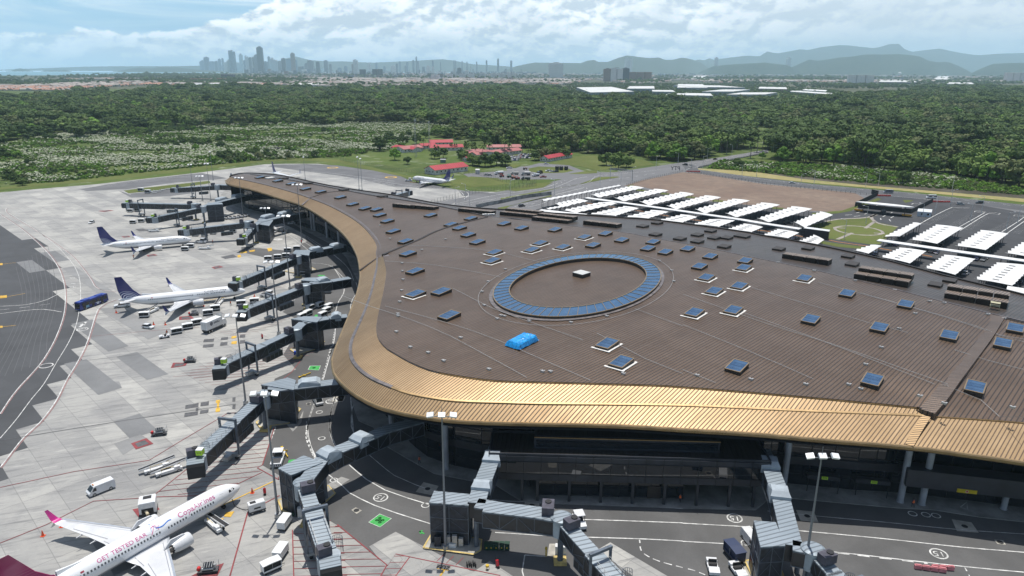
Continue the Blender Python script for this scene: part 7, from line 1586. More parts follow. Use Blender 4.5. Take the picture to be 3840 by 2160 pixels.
ME=[Z3([(530,790),(900,618),(985,630),(725,782)]),Z3([(860,820),(1170,642),(1475,680),(1170,868)]),Z3([(1395,893),(1700,707),(2010,748),(1745,943)]),Z3([(1985,978),(2290,785),(2640,830),(2330,1040)])]
for i,q in enumerate(ME):membrane(q,label='broad white wave canopy, %s from the left below the empty parking bays'%ORD[i],waves=8,vents=i>0,group='broad white canopies at the right')
MF=[Z3([(185,948),(400,882),(510,892),(360,985)]),Z3([(505,1025),(740,915),(1040,955),(850,1100)]),Z3([(1030,1155),(1270,1000),(1620,1048),(1385,1235)]),Z3([(1625,1288),(1890,1092),(2300,1130),(2060,1365)])]
for i,q in enumerate(MF):membrane(q,label='broad white wave canopy, %s from the left against the roof edge at the right'%ORD[i],waves=[4,6,7,8][i],vents=i>0,group='broad white canopies against the roof edge')
membrane(Z1([(165,352),(1085,178),(1118,184),(185,368)]),label='narrow scalloped white canopy running beside the highway',waves=15,arch=.5,vents=False);membrane(Z1([(215,455),(480,415),(500,425),(240,470)]),label='short scalloped white canopy behind the narrow long one',waves=5,arch=.4,vents=False)
def flatcanopy(pts,w,label,z=5.0,name='walkway_canopy',th=.35):
 P=[Vector((*G(*p,z),z))for p in pts];e=empty(name,tuple(Vector((P[0].x,P[0].y,0))),0,label,'canopy');o=Vector((P[0].x,P[0].y,0));b=MB()
 for a,c in zip(P,P[1:]):b.beam(a-o,c-o,w,th)
 b.build('deck',M_MEM,e);s_=MB();
 for a,c in zip(P,P[1:]):
  n=max(1,int((c-a).length/14));sd_=(c-a).normalized().cross(Vector((0,0,1)))
  for i in range(n):
   q=a.lerp(c,(i+.5)/n)-o
   for k in(-1,1):s_.beam(q+sd_*w*.3*k+Vector((0,0,-.1)),(q.x+sd_.x*w*.1*k,q.y+sd_.y*w*.1*k,0),.15,.15)
 s_.build('posts',M_STL,e);return e
flatcanopy(Z1([(700,328),(1120,385),(1800,480),(2576,592)])+Z2([(700,680),(1290,768)]),4.2,'long white flat walkway canopy crossing between the two canopy rows')
flatcanopy(Z3([(480,820),(1200,925),(2205,1065),(2800,1150)]),4.6,'white flat walkway canopy crossing the right-hand parking rows');flatcanopy(Z1([(140,478),(480,515),(700,535)]),5,'white flat canopy end peeping over the roof edge at the highway')
flatcanopy(Z3([(2000,1395),(2500,1470)]),8,'white flat canopy corner behind the roof edge at the far right',5.2)
P=Z3([(222,358),(560,362),(910,430),(560,400)]);A=[G(*q,6)for q in P];e=empty('gate_canopy',(*A[0],0),0,'long white lens-shaped canopy over the parking gates','canopy');o=Vector(A[0]);b=MB()
a=Vector(G(*Z3([(222,362)])[0],6))-o;c=Vector(G(*Z3([(910,430)])[0],6))-o;n_=Vector((-(c-a).y,(c-a).x)).normalized();pl=[]
for k in range(13):f=k/12;pl.append(a.lerp(c,f)+n_*(3.4*math.sin(math.pi*f)**.6+.1))
for k in range(13):f=1-k/12;pl.append(a.lerp(c,f)-n_*(3.4*math.sin(math.pi*f)**.6+.1))
b.prism([tuple(q)for q in pl],5.6,6.0);b.build('roof',M_MEM,e);b=MB()
for f in(.14,.5,.86):
 for k in(-.5,.5):q=a.lerp(c,f)+n_*k;b.beam((q.x,q.y,0),(q.x,q.y,5.6),.22,.22)
b.build('posts',M_STL,e)
b=MB();q0=a.lerp(c,.02);q1=a.lerp(c,.97);b.beam((q0.x,q0.y,.6),(q1.x,q1.y,.6),.8,1.0);b.build('barrier_row',M_STL,e)
for f in(.07,.9):q=a.lerp(c,f);b=MB();b.box((q.x,q.y,1.0),(5,.9,.9),math.atan2((c-a).y,(c-a).x));b.build('orange_booth_rail',mat('amber panel',(.65,.32,.03),.5),e)
q=a.lerp(c,.5);b=MB();b.box((q.x,q.y,1.3),(2.2,1.6,2.4));b.build('booth',M_PANEL,e)
def block(pts,z0,z1,m,mr,label,name,cat,zmap=None):
 """box building from three roof corners"""
 zmap=z1 if zmap is None else zmap;a,b_,c_=(Vector(G(*p,zmap))for p in pts);d_=a+(c_-b_);e=empty(name,(a.x,a.y,0),0,label,cat);Q=[tuple(q-a)for q in(a,b_,c_,d_)]
 m_=MB();m_.prism(Q,z0,z1-.15);m_.build('wall',m,e);m_=MB();cx=sum(q[0]for q in Q)/4;cy=sum(q[1]for q in Q)/4;m_.prism([(cx+(q[0]-cx)*1.03,cy+(q[1]-cy)*1.03)for q in Q],z1-.15,z1);m_.build('roof',mr,e);return e,Q
M_BLW=mat('pale blue wall',(.50,.56,.62),.6)
e,Q=block(Z3([(948,480),(1112,492),(1120,458)]),0,3.0,M_BLW,M_WHP,'small white and pale blue site cabin beside the parking gate','site_cabin','cabin');b=MB()
for f in(.35,.8):q=Vector(Q[0]).lerp(Vector(Q[1]),f);b.box((q[0],q[1]-.1,1.6),(1.2,.1,1.0),-.1)
b.build('window',M_VGL,e)
block(Z2([(1352,752),(1752,805),(1768,780)]),0,4.6,mat('dark ribbed wall',(.05,.045,.055),.6),M_WHP,'dark windowless box building with a white roof beside the grass circle','plant_building','building')
def fence(pts,h,label,m,name='mesh_fence',post=3.0,solid=False,alpha=.45):
 P=resample(GP(pts),post);e=empty(name,(*P[0],0),0,label,'fence');o=Vector(P[0]);b=MB()
 for p in P:b.box((p[0]-o.x,p[1]-o.y,h/2),(.12,.12,h))
 Q=[(p[0]-o.x,p[1]-o.y)for p in P]
 if solid:b.wall(Q,0,h)
 else:
  for z in np.arange(.3,h,.6):
   for a_,c_ in zip(Q,Q[1:]):b.beam((*a_,z),(*c_,z),.05,.06)
 b.build('mesh_panel',m,e);return e
M_FNC=mat('dark fence mesh',(.02,.022,.025),.7);M_FG=mat('grey fence wire',(.12,.12,.12),.6)
fence(Z3([(205,430),(380,345),(480,290),(400,272)]),3,'dark screen fence left of the parking gate road',M_FNC,solid=True);fence(Z3([(1125,375),(870,505),(240,440)]),2.6,'dark screen fence right of the parking gate road',M_FNC,solid=True)
fence([(2350,697),(2440,672),(2560,645),(2640,656),(2858,691),(3206,728),(3270,735)],2.0,'post and rail fence along the highway round the earth lot',M_FNC);fence(Z4([(-400,330),(0,400),(250,450),(620,500)]),3.0,'grey airfield fence between the taxiway and the compound',M_FG)
fence(Z4([(620,500),(1250,495),(1560,590),(1900,620),(1965,600)]),3.2,'grey mesh fence in front of the truck yard',M_FG);fence(Z4([(700,855),(1160,740),(1600,665),(1965,640)]),3.0,'grey mesh fence separating the taxiway end from the highway',M_FG)
fence(Z4([(1600,690),(1965,640),(1965,600)]),2.5,'short mesh fence round a strip of lawn near the highway',M_FG)
def lamp_proto():
 e=empty('street_lamp',(0,0,0),0,'','street lamp','pale street lamps along the roads');b=MB();b.cyl((0,0,0),(0,0,10),.16,.09,8);b.build('pole',mat('pale pole',(.62,.63,.63),.4),e);b=MB();b.beam((0,0,9.8),(2.2,0,10.4),.12,.12);b.build('arm',mat('pale pole',(.62,.63,.63),.4),e)
 b=MB();b.box((2.4,0,10.45),(.9,.4,.15));b.build('lamp_head',M_LAMP,e);return e
LP=lamp_proto();LAMPS=[(Z4([(1652,750)])[0],'beside the middle of the highway curve'),(Z4([(1115,800)])[0],'at the start of the highway beyond the roof'),(Z4([(990,845)])[0],'first one above the roof edge by the highway'),(Z4([(1165,890)])[0],'low by the roof edge on the sunken road'),(Z4([(2185,740)])[0],'on the median near the canopy start'),(Z1([(990,100)])[0],'at the tip of the lawn island'),(Z1([(1255,120)])[0],'beside the upper highway lanes'),(Z1([(870,185)])[0],'standing right of the long lawn island'),(Z1([(318,290)])[0],'near the left end of the narrow canopy'),(Z1([(1120,180)])[0],'at the right end of the narrow canopy'),(T(2,0,62,1290),'in the bend beside the red barriers'),(T(2,0,150,1270),'inside the highway bend'),(T(2,0,185,1200),'on the far side of the flyover'),(T(2,0,370,1172),'beside the flyover before the palms'),(T(2,0,445,1345),'left one of the pair on the dry verge'),(T(2,0,555,1340),'right one of the pair on the dry verge'),(T(2,0,888,1420),'by the white car on the road'),(T(2,0,990,1390),'on the verge beyond the white car'),(T(2,0,1380,1410),'on the verge mid way right'),(T(2,0,1475,1410),'on the verge before the round bushes'),(T(2,0,2030,1449),'on the verge at the far right'),(Z3([(1335,415)])[0],'tall one at the corner of the empty bays'),(Z3([(1150,520)])[0],'behind the site cabin'),(Z3([(995,598)])[0],'before the site cabin'),(Z3([(1700,505)])[0],'at the first island of the empty bays'),(Z3([(1565,605)])[0],'in the first row of empty bays'),(Z3([(2125,625)])[0],'at the second island of the bays'),(Z3([(1990,715)])[0],'in the second row of the bays'),(Z3([(335,635)])[0],'on the lawn circle'),(Z3([(80,815)])[0],'at the lawn edge near the canopies'),(T(1,0,2375,1270),'on the lawn right of the brown mound'),(T(1,0,2540,1240),'beyond the lawn by the highway')]
for p,lab in LAMPS:place(LP,(*G(*p),0),R_(random.choice((150,170,20,-10))),'pale street lamp '+lab)
for kind,col,p,rz,lab in(('car',WHT,T(2,0,825,1385),-12,'white car driving on the road past the earth lot'),('suv',SIL,T(2,1,2095,98),-10,'silver estate car on the right-hand road behind the minibus'),('suv',BLKC,T(2,1,2240,88),170,'black car at the far right of the road'),('car',BLKC,T(2,0,245,1205),30,'black car coming off the flyover'),('car',BLKC,T(2,0,62,1262),250,'black car in the highway bend'),('suv',BLKC,T(2,0,18,1248),150,'black car beside another at the highway bend'),('suv',(.10,.10,.11),T(1,1,1362,112),40,'dark car on the highway left of the canopies'),('car',WHT,T(1,0,1545,1240),5,'white car on the compound track by the brown mound'),('suv',(.05,.05,.055),Z2([(1100,690)])[0],-15,'dark car parked below the rounded canopy')):
 v_=vehicle(kind,col,lab);v_.location=(*G(*p),.1);v_.rotation_euler[2]=R_(rz)
mb_=vehicle('minibus',WHT,'white minibus driving on the right-hand road');mb_.location=(*G(*T(2,1,1875,50)),.1);mb_.rotation_euler[2]=R_(172)
mb_=vehicle('minibus',(.30,.31,.33),'grey truck with a white cab on the upper right road');mb_.location=(*G(*T(2,1,1550,10)),.1);mb_.rotation_euler[2]=R_(174)
pk=[vehicle('car',BLKC,'dark car parked under the white canopies','cars parked under the canopies'),vehicle('suv',(.12,.13,.14),'dark grey car parked under the white canopies','cars parked under the canopies'),vehicle('car',(.03,.04,.10),'dark blue car parked under the white canopies','cars parked under the canopies'),vehicle('suv',WHT,'white car parked under the white canopies','cars parked under the canopies')]
PK=Z3([(740,800),(630,870),(690,890),(1220,900),(1110,970),(1170,980),(1680,1040),(1720,1065),(1640,1060),(1760,1040),(370,995),(440,1000),(1510,1230),(2090,1370),(2150,1330),(2060,1390),(2100,1395)])+Z2([(1200,930),(1240,940)])+Z1([(680,505),(760,495),(830,480),(620,505)])
PL=['under the first broad canopy at the right','nearest the orange kerb stripe','second by the orange kerb stripe','in the shade of the second broad canopy','beneath the crossing walkway, left','beneath the crossing walkway, second','by the small round canopy, first','by the small round canopy, second','by the small round canopy, third','by the small round canopy, fourth','at the first canopy by the roof edge','second at the first canopy by the roof edge','alone with a white top near the roof edge','in the lower right corner, first','in the lower right corner, second','in the lower right corner, third','in the lower right corner, fourth','near the half-round canopy, left','near the half-round canopy, right','under the second front-row canopy, first','under the second front-row canopy, second','under the second front-row canopy, third','under the second front-row canopy, fourth']
for i,p in enumerate(PK):
 q=pk[3]if i==12 else pk[i%3];place(q,(*G(*p),.1),R_(48+180*(i%2)),{0:'black',1:'dark grey',2:'dark blue'}.get(pk.index(q),'white')+' car parked '+PL[i])
# ================================================================ COMPOUND, TRUCK YARD
M_RROOF=m_roof('red sheet roof',(.36,.022,.035),(.46,.04,.05),rough=.55,metal=0.05,per=1.2,seam=(.22,.01,.015),ang=70,bumpy=.3)
M_PROOF=m_roof('faded red sheet roof',(.36,.09,.085),(.42,.16,.15),rough=.6,metal=0,per=1.2,seam=(.3,.1,.1),ang=70,bumpy=.3)
M_CREAM=mat('whitewashed wall',(.62,.62,.60),.8,var=.15,vscale=.3,dirt=((.3,.3,.28),.4))
def gable(a,b_,w,h,rise,label,m=None,name='barrack',over=.8,cat='building',wins=True):
 """ridge building from ground point a to b_ along its front side"""
 A=Vector(G(*a));B=Vector(G(*b_));d=(B-A).normalized();n=Vector((-d.y,d.x));L=(B-A).length;e=empty(name,(A.x,A.y,0),math.atan2(d.y,d.x),label,cat)
 m_=MB();m_.boxa(0,L,0,w,0,h);m_.add([(0,0,h),(0,w,h),(0,w/2,h+rise)],[(0,2,1)]);m_.add([(L,0,h),(L,w,h),(L,w/2,h+rise)],[(0,1,2)]);m_.build('wall',M_CREAM,e)
 m_=MB();o=over;k=rise/(w/2)
 for s_ in(0,1):
  y0=-o if s_==0 else w+o;z0=h-o*k+.05;vs=[(-o,y0,z0),(L+o,y0,z0),(L+o,w/2,h+rise+.05),(-o,w/2,h+rise+.05)];vs+=[(x,y,z-.15)for x,y,z in vs]
  m_.add(vs,[(0,1,2,3),(7,6,5,4),(0,4,5,1),(1,5,6,2),(3,7,4,0)]if s_==0 else[(3,2,1,0),(4,5,6,7),(1,5,4,0),(2,6,5,1),(0,4,7,3)])
 m_.build('roof',m or M_RROOF,e)
 if wins:
  nW=max(2,min(14,int(L/4)))
  for i in range(nW):m_=MB();m_.box((L*(i+.5)/nW,-.03,h*.55),(1.3,.08,1.1));m_.build('window',M_VGL,e)
  for i in range(3):m_=MB();m_.box((-.03,w*(i+.7)/3.4,h*.55),(.08,1.1,1.1));m_.build('window',M_VGL,e)
 return e
gable(Z4([(745,505)])[0],Z4([(1140,455)])[0],13,4.2,2.6,'long red-roofed shed nearest the taxiing airliner');gable(Z4([(370,235)])[0],Z4([(600,210)])[0],15,3.6,2.2,'small faded red-roofed hut at the left of the compound',M_PROOF);gable(Z4([(225,205)])[0],Z4([(480,232)])[0],12,3.4,1.8,'low red-roofed hut farthest left in the compound')
gable(Z4([(690,215)])[0],Z4([(1085,205)])[0],14,3.6,2.2,'red-roofed block behind the row of cypress trees');gable(Z4([(690,150)])[0],Z4([(960,145)])[0],14,3.6,2.2,'red-roofed block at the back of the compound');gable(Z4([(590,188)])[0],Z4([(760,178)])[0],12,3.4,1.8,'small red-roofed link building behind the left palms')
gable(Z4([(1250,305)])[0],Z4([(1790,245)])[0],11,3.8,2.0,'front wing of the large pale red courtyard building',M_PROOF);gable(Z4([(1380,210)])[0],Z4([(1780,205)])[0],10,3.8,2.0,'rear wing of the large pale red courtyard building',M_PROOF);gable(Z4([(1095,262)])[0],Z4([(1215,300)])[0],28,3.8,2.0,'left wing of the large pale red courtyard building',M_PROOF)
gable(Z4([(2110,345)])[0],Z4([(2400,290)])[0],9,3.4,2.0,'red-roofed house behind trees at the right of the car yard');gable(Z4([(1150,345)])[0],Z4([(1235,335)])[0],8,3.0,1.5,'small red roof between trees in the middle of the compound')
e,Q=block(Z4([(1232,440),(1282,442),(1285,430)]),0,3.4,M_CREAM,M_CREAM,'small white guard hut beside the clump of trees','guard_hut','hut');block(Z4([(808,318),(872,320),(875,308)]),0,2.8,mat('green container',(.10,.2,.17),.6),M_GAL,'green container left of the compound lawn','container','container')
cc_=[vehicle('car',WHT,'','cars parked by the courtyard building'),vehicle('suv',(.66,.67,.68),'','cars parked by the courtyard building'),vehicle('car',(.25,.26,.28),'','cars parked by the courtyard building'),vehicle('suv',(.05,.07,.2),'','cars parked by the courtyard building'),vehicle('hatch',REDC,'','cars parked by the courtyard building')]
for c_ in cc_:c_['label']='car parked in the crowded yard by the courtyard building'
k=0
for j,(y,x0,x1,n)in enumerate(((262,1780,1900,5),(274,1760,1905,6),(288,1640,1900,10),(302,1630,1890,10),(316,1650,1760,5),(330,1680,1740,3))):
 for i in range(n):
  x=x0+(x1-x0)*i/max(1,n-1);q=cc_[[0,0,1,0,2,0,3,0,4,0,1][(i*3+j*5)%11]];nm={0:'white',1:'silver',2:'grey',3:'blue',4:'red'}[cc_.index(q)]
  place(q,(*G(*Z4([(x,y)])[0]),.08),R_(75+random.uniform(-6,6)+180*(i%2)),'%s car, %s in the %s row of the crowded yard'%(nm,(ORD[i]+' from the left'),(ORD+['x'])[j]));k+=1
def lorry(label,col,L=7.5,tank=True,load=None):
 e=empty('lorry',(0,0,0),0,label,'lorry','lorries in the machine yard');mp=mat('paint %.2f %.2f %.2f'%col,col,.35,var=.05);extr([(L/2,.6),(L/2,1.5),(L/2-.9,1.7),(L/2-1.3,2.6),(L/2-2.4,2.7),(L/2-2.4,.6)],2.2).build('cab',mp,e)
 b=MB();b.boxa(-L/2,L/2-2,-.9,.9,.7,1.1);b.build('chassis',M_BUMP,e);b=MB();b.box((L/2-1.05,0,2.1),(.3,1.9,.6));b.build('windscreen',M_VGL,e)
 b=MB()
 if tank:b.cyl((-L/2,0,2.05),(L/2-2.7,0,2.05),1.0,1.0,16)
 else:b.boxa(-L/2,L/2-2.7,-1.1,1.1,1.1,2.2)
 b.build('load_body',load or mp,e);wheels(e,(L/2-1.2,-L/2+1.0,-L/2+2.2),2.3,.5,.3,False,10);return e
def farm(label,col):
 e=empty('tractor',(0,0,0),0,label,'tractor','tractors in the machine yard');mp=mat('paint %.2f %.2f %.2f'%col,col,.4,var=.1);b=MB();b.box((.9,0,1.2),(1.9,.9,.8));b.box((-.7,0,1.1),(1.4,1.3,.6));b.build('body',mp,e);b=MB();b.box((-.6,0,2.6),(1.6,1.5,.1));b.build('canopy',mp,e);b=MB()
 for x in(-1.3,.1):
  for y in(-.65,.65):b.beam((x,y,1.3),(x,y,2.6),.08,.08)
 b.build('posts',M_BLK,e);wheels(e,(-.9,),1.9,.75,.4,False,12);wheels(e,(1.4,),1.5,.45,.3,False,10);return e
for f_,a_,x,y,rz in((lorry,('white tanker lorry at the left of the machine yard',WHT),1515,500,200),(lorry,('cream lorry in the back of the machine yard',(.5,.48,.42),6.5,False),1705,500,180),(lorry,('grey tanker lorry in the middle of the yard',(.35,.36,.36)),1840,508,185),(farm,('red tractor, left of the group',(.5,.03,.02)),1550,530,30),(farm,('green machine next to the red tractor',(.03,.3,.2)),1640,535,30),(farm,('orange tractor in the middle of the row',(.6,.12,.02)),1690,548,30),(farm,('red tractor at the right of the row',(.5,.04,.03)),1740,558,30),(farm,('brown tractor near the lawn edge',(.25,.1,.05)),1832,440,10),(lorry,('dark lorry at the right of the yard',(.06,.06,.06),7,False),1840,565,180),(lorry,('black lifted dump lorry at the right of the yard',(.02,.02,.022),7,False),2010,490,60),(lorry,('white lorry beside the black dump lorry',WHT,6.5,False),1960,520,220)):
 o=f_(*a_);o.location=(*G(*Z4([(x,y)])[0]),.08);o.rotation_euler[2]=R_(rz)
for kind,col,x,y,rz,lab in(('car',SIL,1370,508,0,'silver car left of the tanker lorry'),('car',SIL,1405,512,0,'second silver car left of the tanker lorry'),('pickup',WHT,1640,425,190,'white pickup below the compound trees'),('car',WHT,2155,468,200,'white car on the yard lawn edge'),('suv',WHT,2110,462,200,'white van-like car on the yard lawn edge'),('suv',BLKC,2205,470,200,'black car on the yard lawn edge'),('pickup',REDC,2050,535,190,'red pickup at the right end of the yard')):
 v_=vehicle(kind,col,lab);v_.location=(*G(*Z4([(x,y)])[0]),.08);v_.rotation_euler[2]=R_(rz)
b=MB();b.cyl((0,0,.3),(0,0,3.2),1.6,1.6,16);b.cyl((0,0,3.2),(0,0,3.8),1.6,.4,16);tk=b.me('water_tank',mat('black tank',(.025,.03,.035),.5))
for i,x in enumerate((2218,2268,2328)):o=bpy.data.objects.new('water_tank',tk);COL.objects.link(o);o.location=(*G(*Z4([(x,445)])[0]),0);tag(o,'black round tank, %s of three on the yard lawn'%('left','middle','right')[i],'tank','black tanks on the lawn')
a=G(*Z1([(795,30)])[0]);a=G(*T(1,0,2028,1345));c=G(*T(1,0,2195,1365));b=MB();A=Vector((*a,0));C=Vector((*c,0));e=empty('sign_gantry',(0,0,0),0,'pale lattice sign gantry spanning the highway','gantry')
for p in(A,C):b.beam(p,p+Vector((0,0,8)),.4,.4)
b.build('posts',M_GAL,e);b=MB();b.beam(A+Vector((0,0,8)),C+Vector((0,0,8)),.3,.3);b.beam(A+Vector((0,0,7)),C+Vector((0,0,7)),.3,.3);n=14
for i in range(n):b.beam(A.lerp(C,i/n)+Vector((0,0,7+(i%2))),A.lerp(C,(i+1)/n)+Vector((0,0,8-(i%2))),.15,.15)
b.build('lattice_beam',M_GAL,e)
b=MB();P=GP(TL(2,0,[(120,1268),(330,1215),(640,1155)]))
for p_,q_ in zip(P,P[1:]):b.beam((*p_,-.0),(*q_,-.0),1.0,1.6);b.beam((*p_,1.0),(*q_,1.0),.3,.5)
tag(b.build('flyover_parapet',mat('wall concrete',(.30,.30,.29),.85)),'long concrete parapet of the flyover leading to the palms','parapet')
vs,fs=text_mesh('PTY',4.6);o=MB();x,y=G(*T(1,0,2520,1298));o.add([(v.x,0,v.y+2.8)for v in vs],fs);o.add([(v.x,-.5,v.y+2.8)for v in vs],[tuple(reversed(f))for f in fs]);tag(o.build('letter_sign',mat('dark letters',(.02,.03,.05),.5),None,(x,y,0),3.0),'big dark freestanding letters PTY beside the highway bend','sign')
b=MB()
for i in range(70):b.box((random.gauss(0,9),random.gauss(0,3),random.uniform(0,2.2)),(random.uniform(.5,3),random.uniform(.5,2),random.uniform(.4,1.4)),random.random()*3)
tag(b.build('scrap_heap',mat('grey rubble',(.12,.11,.11),.8,var=.5,vscale=.4),None,(*G(*T(0,0,2130,1130)),0)),'dark heap of scrap and rubble in the scrubland','scrap heap')
def lattice(x,y,h,lab,w=1.6):
 e=empty('radio_mast',(*G(x,y),0),0,lab,'radio mast');b=MB()
 for sx_ in(-1,1):
  for sy_ in(-1,1):b.beam((sx_*w/2,sy_*w/2,0),(sx_*w*.2,sy_*w*.2,h),.14,.14)
 n=int(h/2.5)
 for i in range(n):
  k=w/2*(1-.6*i/n)
  for s_ in(-1,1):b.beam((-k,s_*k,h*i/n),(k,s_*k*.97,h*(i+1)/n),.08,.08);b.beam((s_*k,-k,h*i/n),(s_*k*.97,k,h*(i+1)/n),.08,.08)
 b.build('lattice',M_GAL,e);b=MB()
 for a_ in range(3):b.box((.8*math.cos(a_*2.1),.8*math.sin(a_*2.1),h-1.2),(.35,.35,2))
 b.build('antenna',M_WHP,e)
lattice(*Z4([(515,290)])[0],36,'tall lattice radio mast in the compound');lattice(*Z4([(680,210)])[0],30,'second lattice radio mast right of the tallest one')
# ================================================================ VEGETATION
M_LEAF=[m_foliage('leaves dark',(.032,.058,.018),(.055,.088,.026),(.082,.118,.036)),m_foliage('leaves mid',(.052,.092,.020),(.088,.130,.034),(.115,.165,.042)),m_foliage('leaves pale',(.075,.10,.035),(.10,.115,.05),(.13,.14,.07)),m_foliage('leaves bright',(.075,.155,.020),(.105,.19,.025),(.13,.22,.04))]
M_BARK=mat('bark',(.10,.08,.06),.9,var=.3)
def crown_mesh(name,R,Hc,m,seed,ncl=26,nleaf=34,base=.3,flat=1.0,leaf=.75,umb=False):
 r=np.random.default_rng(seed);b=MB();cl=[]
 for i in range(ncl):
  a=r.random()*6.283;u=math.sqrt(r.random())*.82;zz=r.random()**(.6)
  if umb:z=Hc*(base+.55+.38*(1-u*u)*(.5+.5*r.random()))
  else:z=Hc*(base+(1-base)*zz*(1-.75*u*u))
  cl.append((math.cos(a)*u*R,math.sin(a)*u*R,z,R*(.26+.20*r.random())))
 vs=[];fs=[]
 for cx_,cy_,cz,cr_ in cl:
  d=r.normal(size=(nleaf,3));d/=np.linalg.norm(d,axis=1)[:,None];d[:,2]=np.where(d[:,2]<-.35,-d[:,2],d[:,2]);rad=cr_*(.72+.38*r.random(nleaf))
  P=np.array([cx_,cy_,cz])+d*rad[:,None]*np.array([1,1,.72*flat])
  for p,n_ in zip(P,d):
   t_=np.cross(n_,r.normal(size=3));t_/=np.linalg.norm(t_)+1e-9;q=np.cross(n_,t_);s_=leaf*(.6+.8*r.random());tl=n_*s_*.25*r.normal()
   k=len(vs);vs+=[tuple(p-t_*s_),tuple(p+q*s_*.8+tl),tuple(p+t_*s_),tuple(p-q*s_*.8-tl)];fs.append((k,k+1,k+2,k+3))
 b.add(vs,fs,0,False);return b.me(name,m)
def trunk_mesh(name,h,r0,seed,lean=.1,limbs=4,R=3):
 r=np.random.default_rng(seed);b=MB();p=Vector((0,0,-.3));q=Vector((lean,lean*.5,h*.55));b.cyl(p,q,r0,r0*.65,8)
 for i in range(limbs):a=i*6.28/limbs+r.random();e_=q+Vector((math.cos(a)*R*.6,math.sin(a)*R*.6,h*(.3+.15*r.random())));b.cyl(q-Vector((0,0,.3)),e_,r0*.5,r0*.15,6)
 return b.me(name,M_BARK)
KINDS=[]
for i,(nm,R,Hc,mi,u,ncl,desc)in enumerate((('broadleaf_tree',5.6,10.5,0,False,26,'dark round broadleaf tree'),('broadleaf_tree',6.6,11.5,1,False,30,'mid-green spreading broadleaf tree'),('broadleaf_tree',5.0,9.0,0,False,24,'small dark bushy tree'),('umbrella_tree',8.5,12.0,0,True,34,'flat-topped dark umbrella tree'),('broadleaf_tree',5.2,12.5,2,False,24,'pale grey-green airy tree'),('broadleaf_tree',5.4,9.5,3,False,26,'bright green tree'),('broadleaf_tree',6.2,10.5,2,False,26,'olive spreading tree'))):
 KINDS.append((nm,crown_mesh('crown_%d'%i,R,Hc,M_LEAF[mi],11+i,ncl,40,.25,1.0,.72,u),trunk_mesh('trunk_%d'%i,Hc*.8,.38,i,.3,5,R),desc))
def shrub_mesh(name,m,seed,R=2.2,H=2.2,n=9):return crown_mesh(name,R,H,m,seed,n,30,.05,1.0,.5)
SHR=[shrub_mesh('shrub_a',M_LEAF[0],40),shrub_mesh('shrub_b',M_LEAF[3],41),shrub_mesh('shrub_c',M_LEAF[1],42),shrub_mesh('shrub_d',M_LEAF[2],43)]
def palm_mesh(seed,h=11):
 r=np.random.default_rng(seed);b=MB();vs=[];fs=[]
 for i in range(22):
  a=i*2.4+r.random()*.3;el=.9-1.5*(i/22);L=3.9;prev=None
  for k in range(7):
   f=k/6;rad=L*f;z=h+math.sin(el)*L*f-1.9*f*f+.4;c_=Vector((math.cos(a)*rad*math.cos(el*.7),math.sin(a)*rad*math.cos(el*.7),z));w=.55*math.sin(math.pi*min(1,f*.9+.12))+.05;n_=Vector((-math.sin(a),math.cos(a),0))*w
   vs+=[tuple(c_+n_-Vector((0,0,.35*w))),tuple(c_),tuple(c_-n_-Vector((0,0,.35*w)))];kk=len(vs)
   if k:fs+=[(kk-6,kk-3,kk-2,kk-5),(kk-5,kk-2,kk-1,kk-4)]
 b.add(vs,fs);t_=MB();t_.cyl((0,0,-.2),(.15,.1,h),.28,.18,8);return b.me('palm_crown',M_LEAF[1]),t_.me('palm_trunk',mat('palm bark',(.22,.20,.17),.9))
PALM=palm_mesh(5)
cy=crown_mesh('cypress_crown',1.1,9,M_LEAF[0],77,20,26,.04,1.6,.35)
def tree_obj(kind,loc,s_,label,group,rz=None):
 nm,cm,tm,d_=kind;o=bpy.data.objects.new(nm,None);COL.objects.link(o);o.location=(*loc,0);o.rotation_euler[2]=random.random()*6.28 if rz is None else rz;o.scale=(s_,s_,s_*random.uniform(.9,1.12))
 for n_,m_ in(('crown',cm),('trunk',tm)):
  c_=bpy.data.objects.new(n_,m_);COL.objects.link(c_);c_.parent=o
 tag(o,label,'palm' if nm=='palm_tree' else 'tree',group);return o
FOREST=[(-1200,640),(-400,590),(0,545),(210,505),(300,520),(430,492),(700,478),(850,470),(1130,462),(1200,480),(1280,462),(1400,470),(1450,468),(1560,503),(1700,520),(1800,532),(1980,556),(2050,566),(2160,572),(2420,590),(2440,602),(2560,606),(2640,595),(2700,570),(2760,560),(2830,548),(2885,560),(2880,596),(2960,612),(3100,622),(3300,640),(3560,662),(3700,690),(3840,715),(4300,770),(4900,830),(5400,560),(4600,318),(3840,328),(3500,333),(3300,362),(3120,362),(2900,372),(2560,374),(2300,374),(2180,350),(2050,331),(1800,327),(1500,330),(1280,342),(1100,334),(900,328),(700,330),(560,338),(420,360),(300,350),(180,368),(0,380),(-500,395),(-1500,430)]
CLEAR=[TL(1,0,[(1700,640),(1900,600),(2300,640),(2576,600),(2576,790),(2300,775),(1700,765)]),TL(2,0,[(-40,600),(150,620),(600,640),(1200,690),(1150,765),(700,785),(300,795),(-20,790)]),TL(0,0,[(640,790),(770,785),(780,812),(640,815)]),TL(1,0,[(0,930),(350,925),(950,955),(1000,975),(850,1010),(600,1020),(300,990),(0,960)]),TL(2,0,[(420,940),(560,950),(700,1000),(720,1080),(640,1130),(400,1180),(200,1200),(100,1230),(100,1210),(480,1120),(560,1040)])]
MIDT=[(-2500,395),(0,366),(420,348),(700,318),(900,316),(1280,328),(2050,318),(2180,330),(3300,348),(3840,314),(5500,330),(5500,285),(3840,272),(1920,264),(1280,266),(900,274),(560,280),(0,290),(-2500,310)]
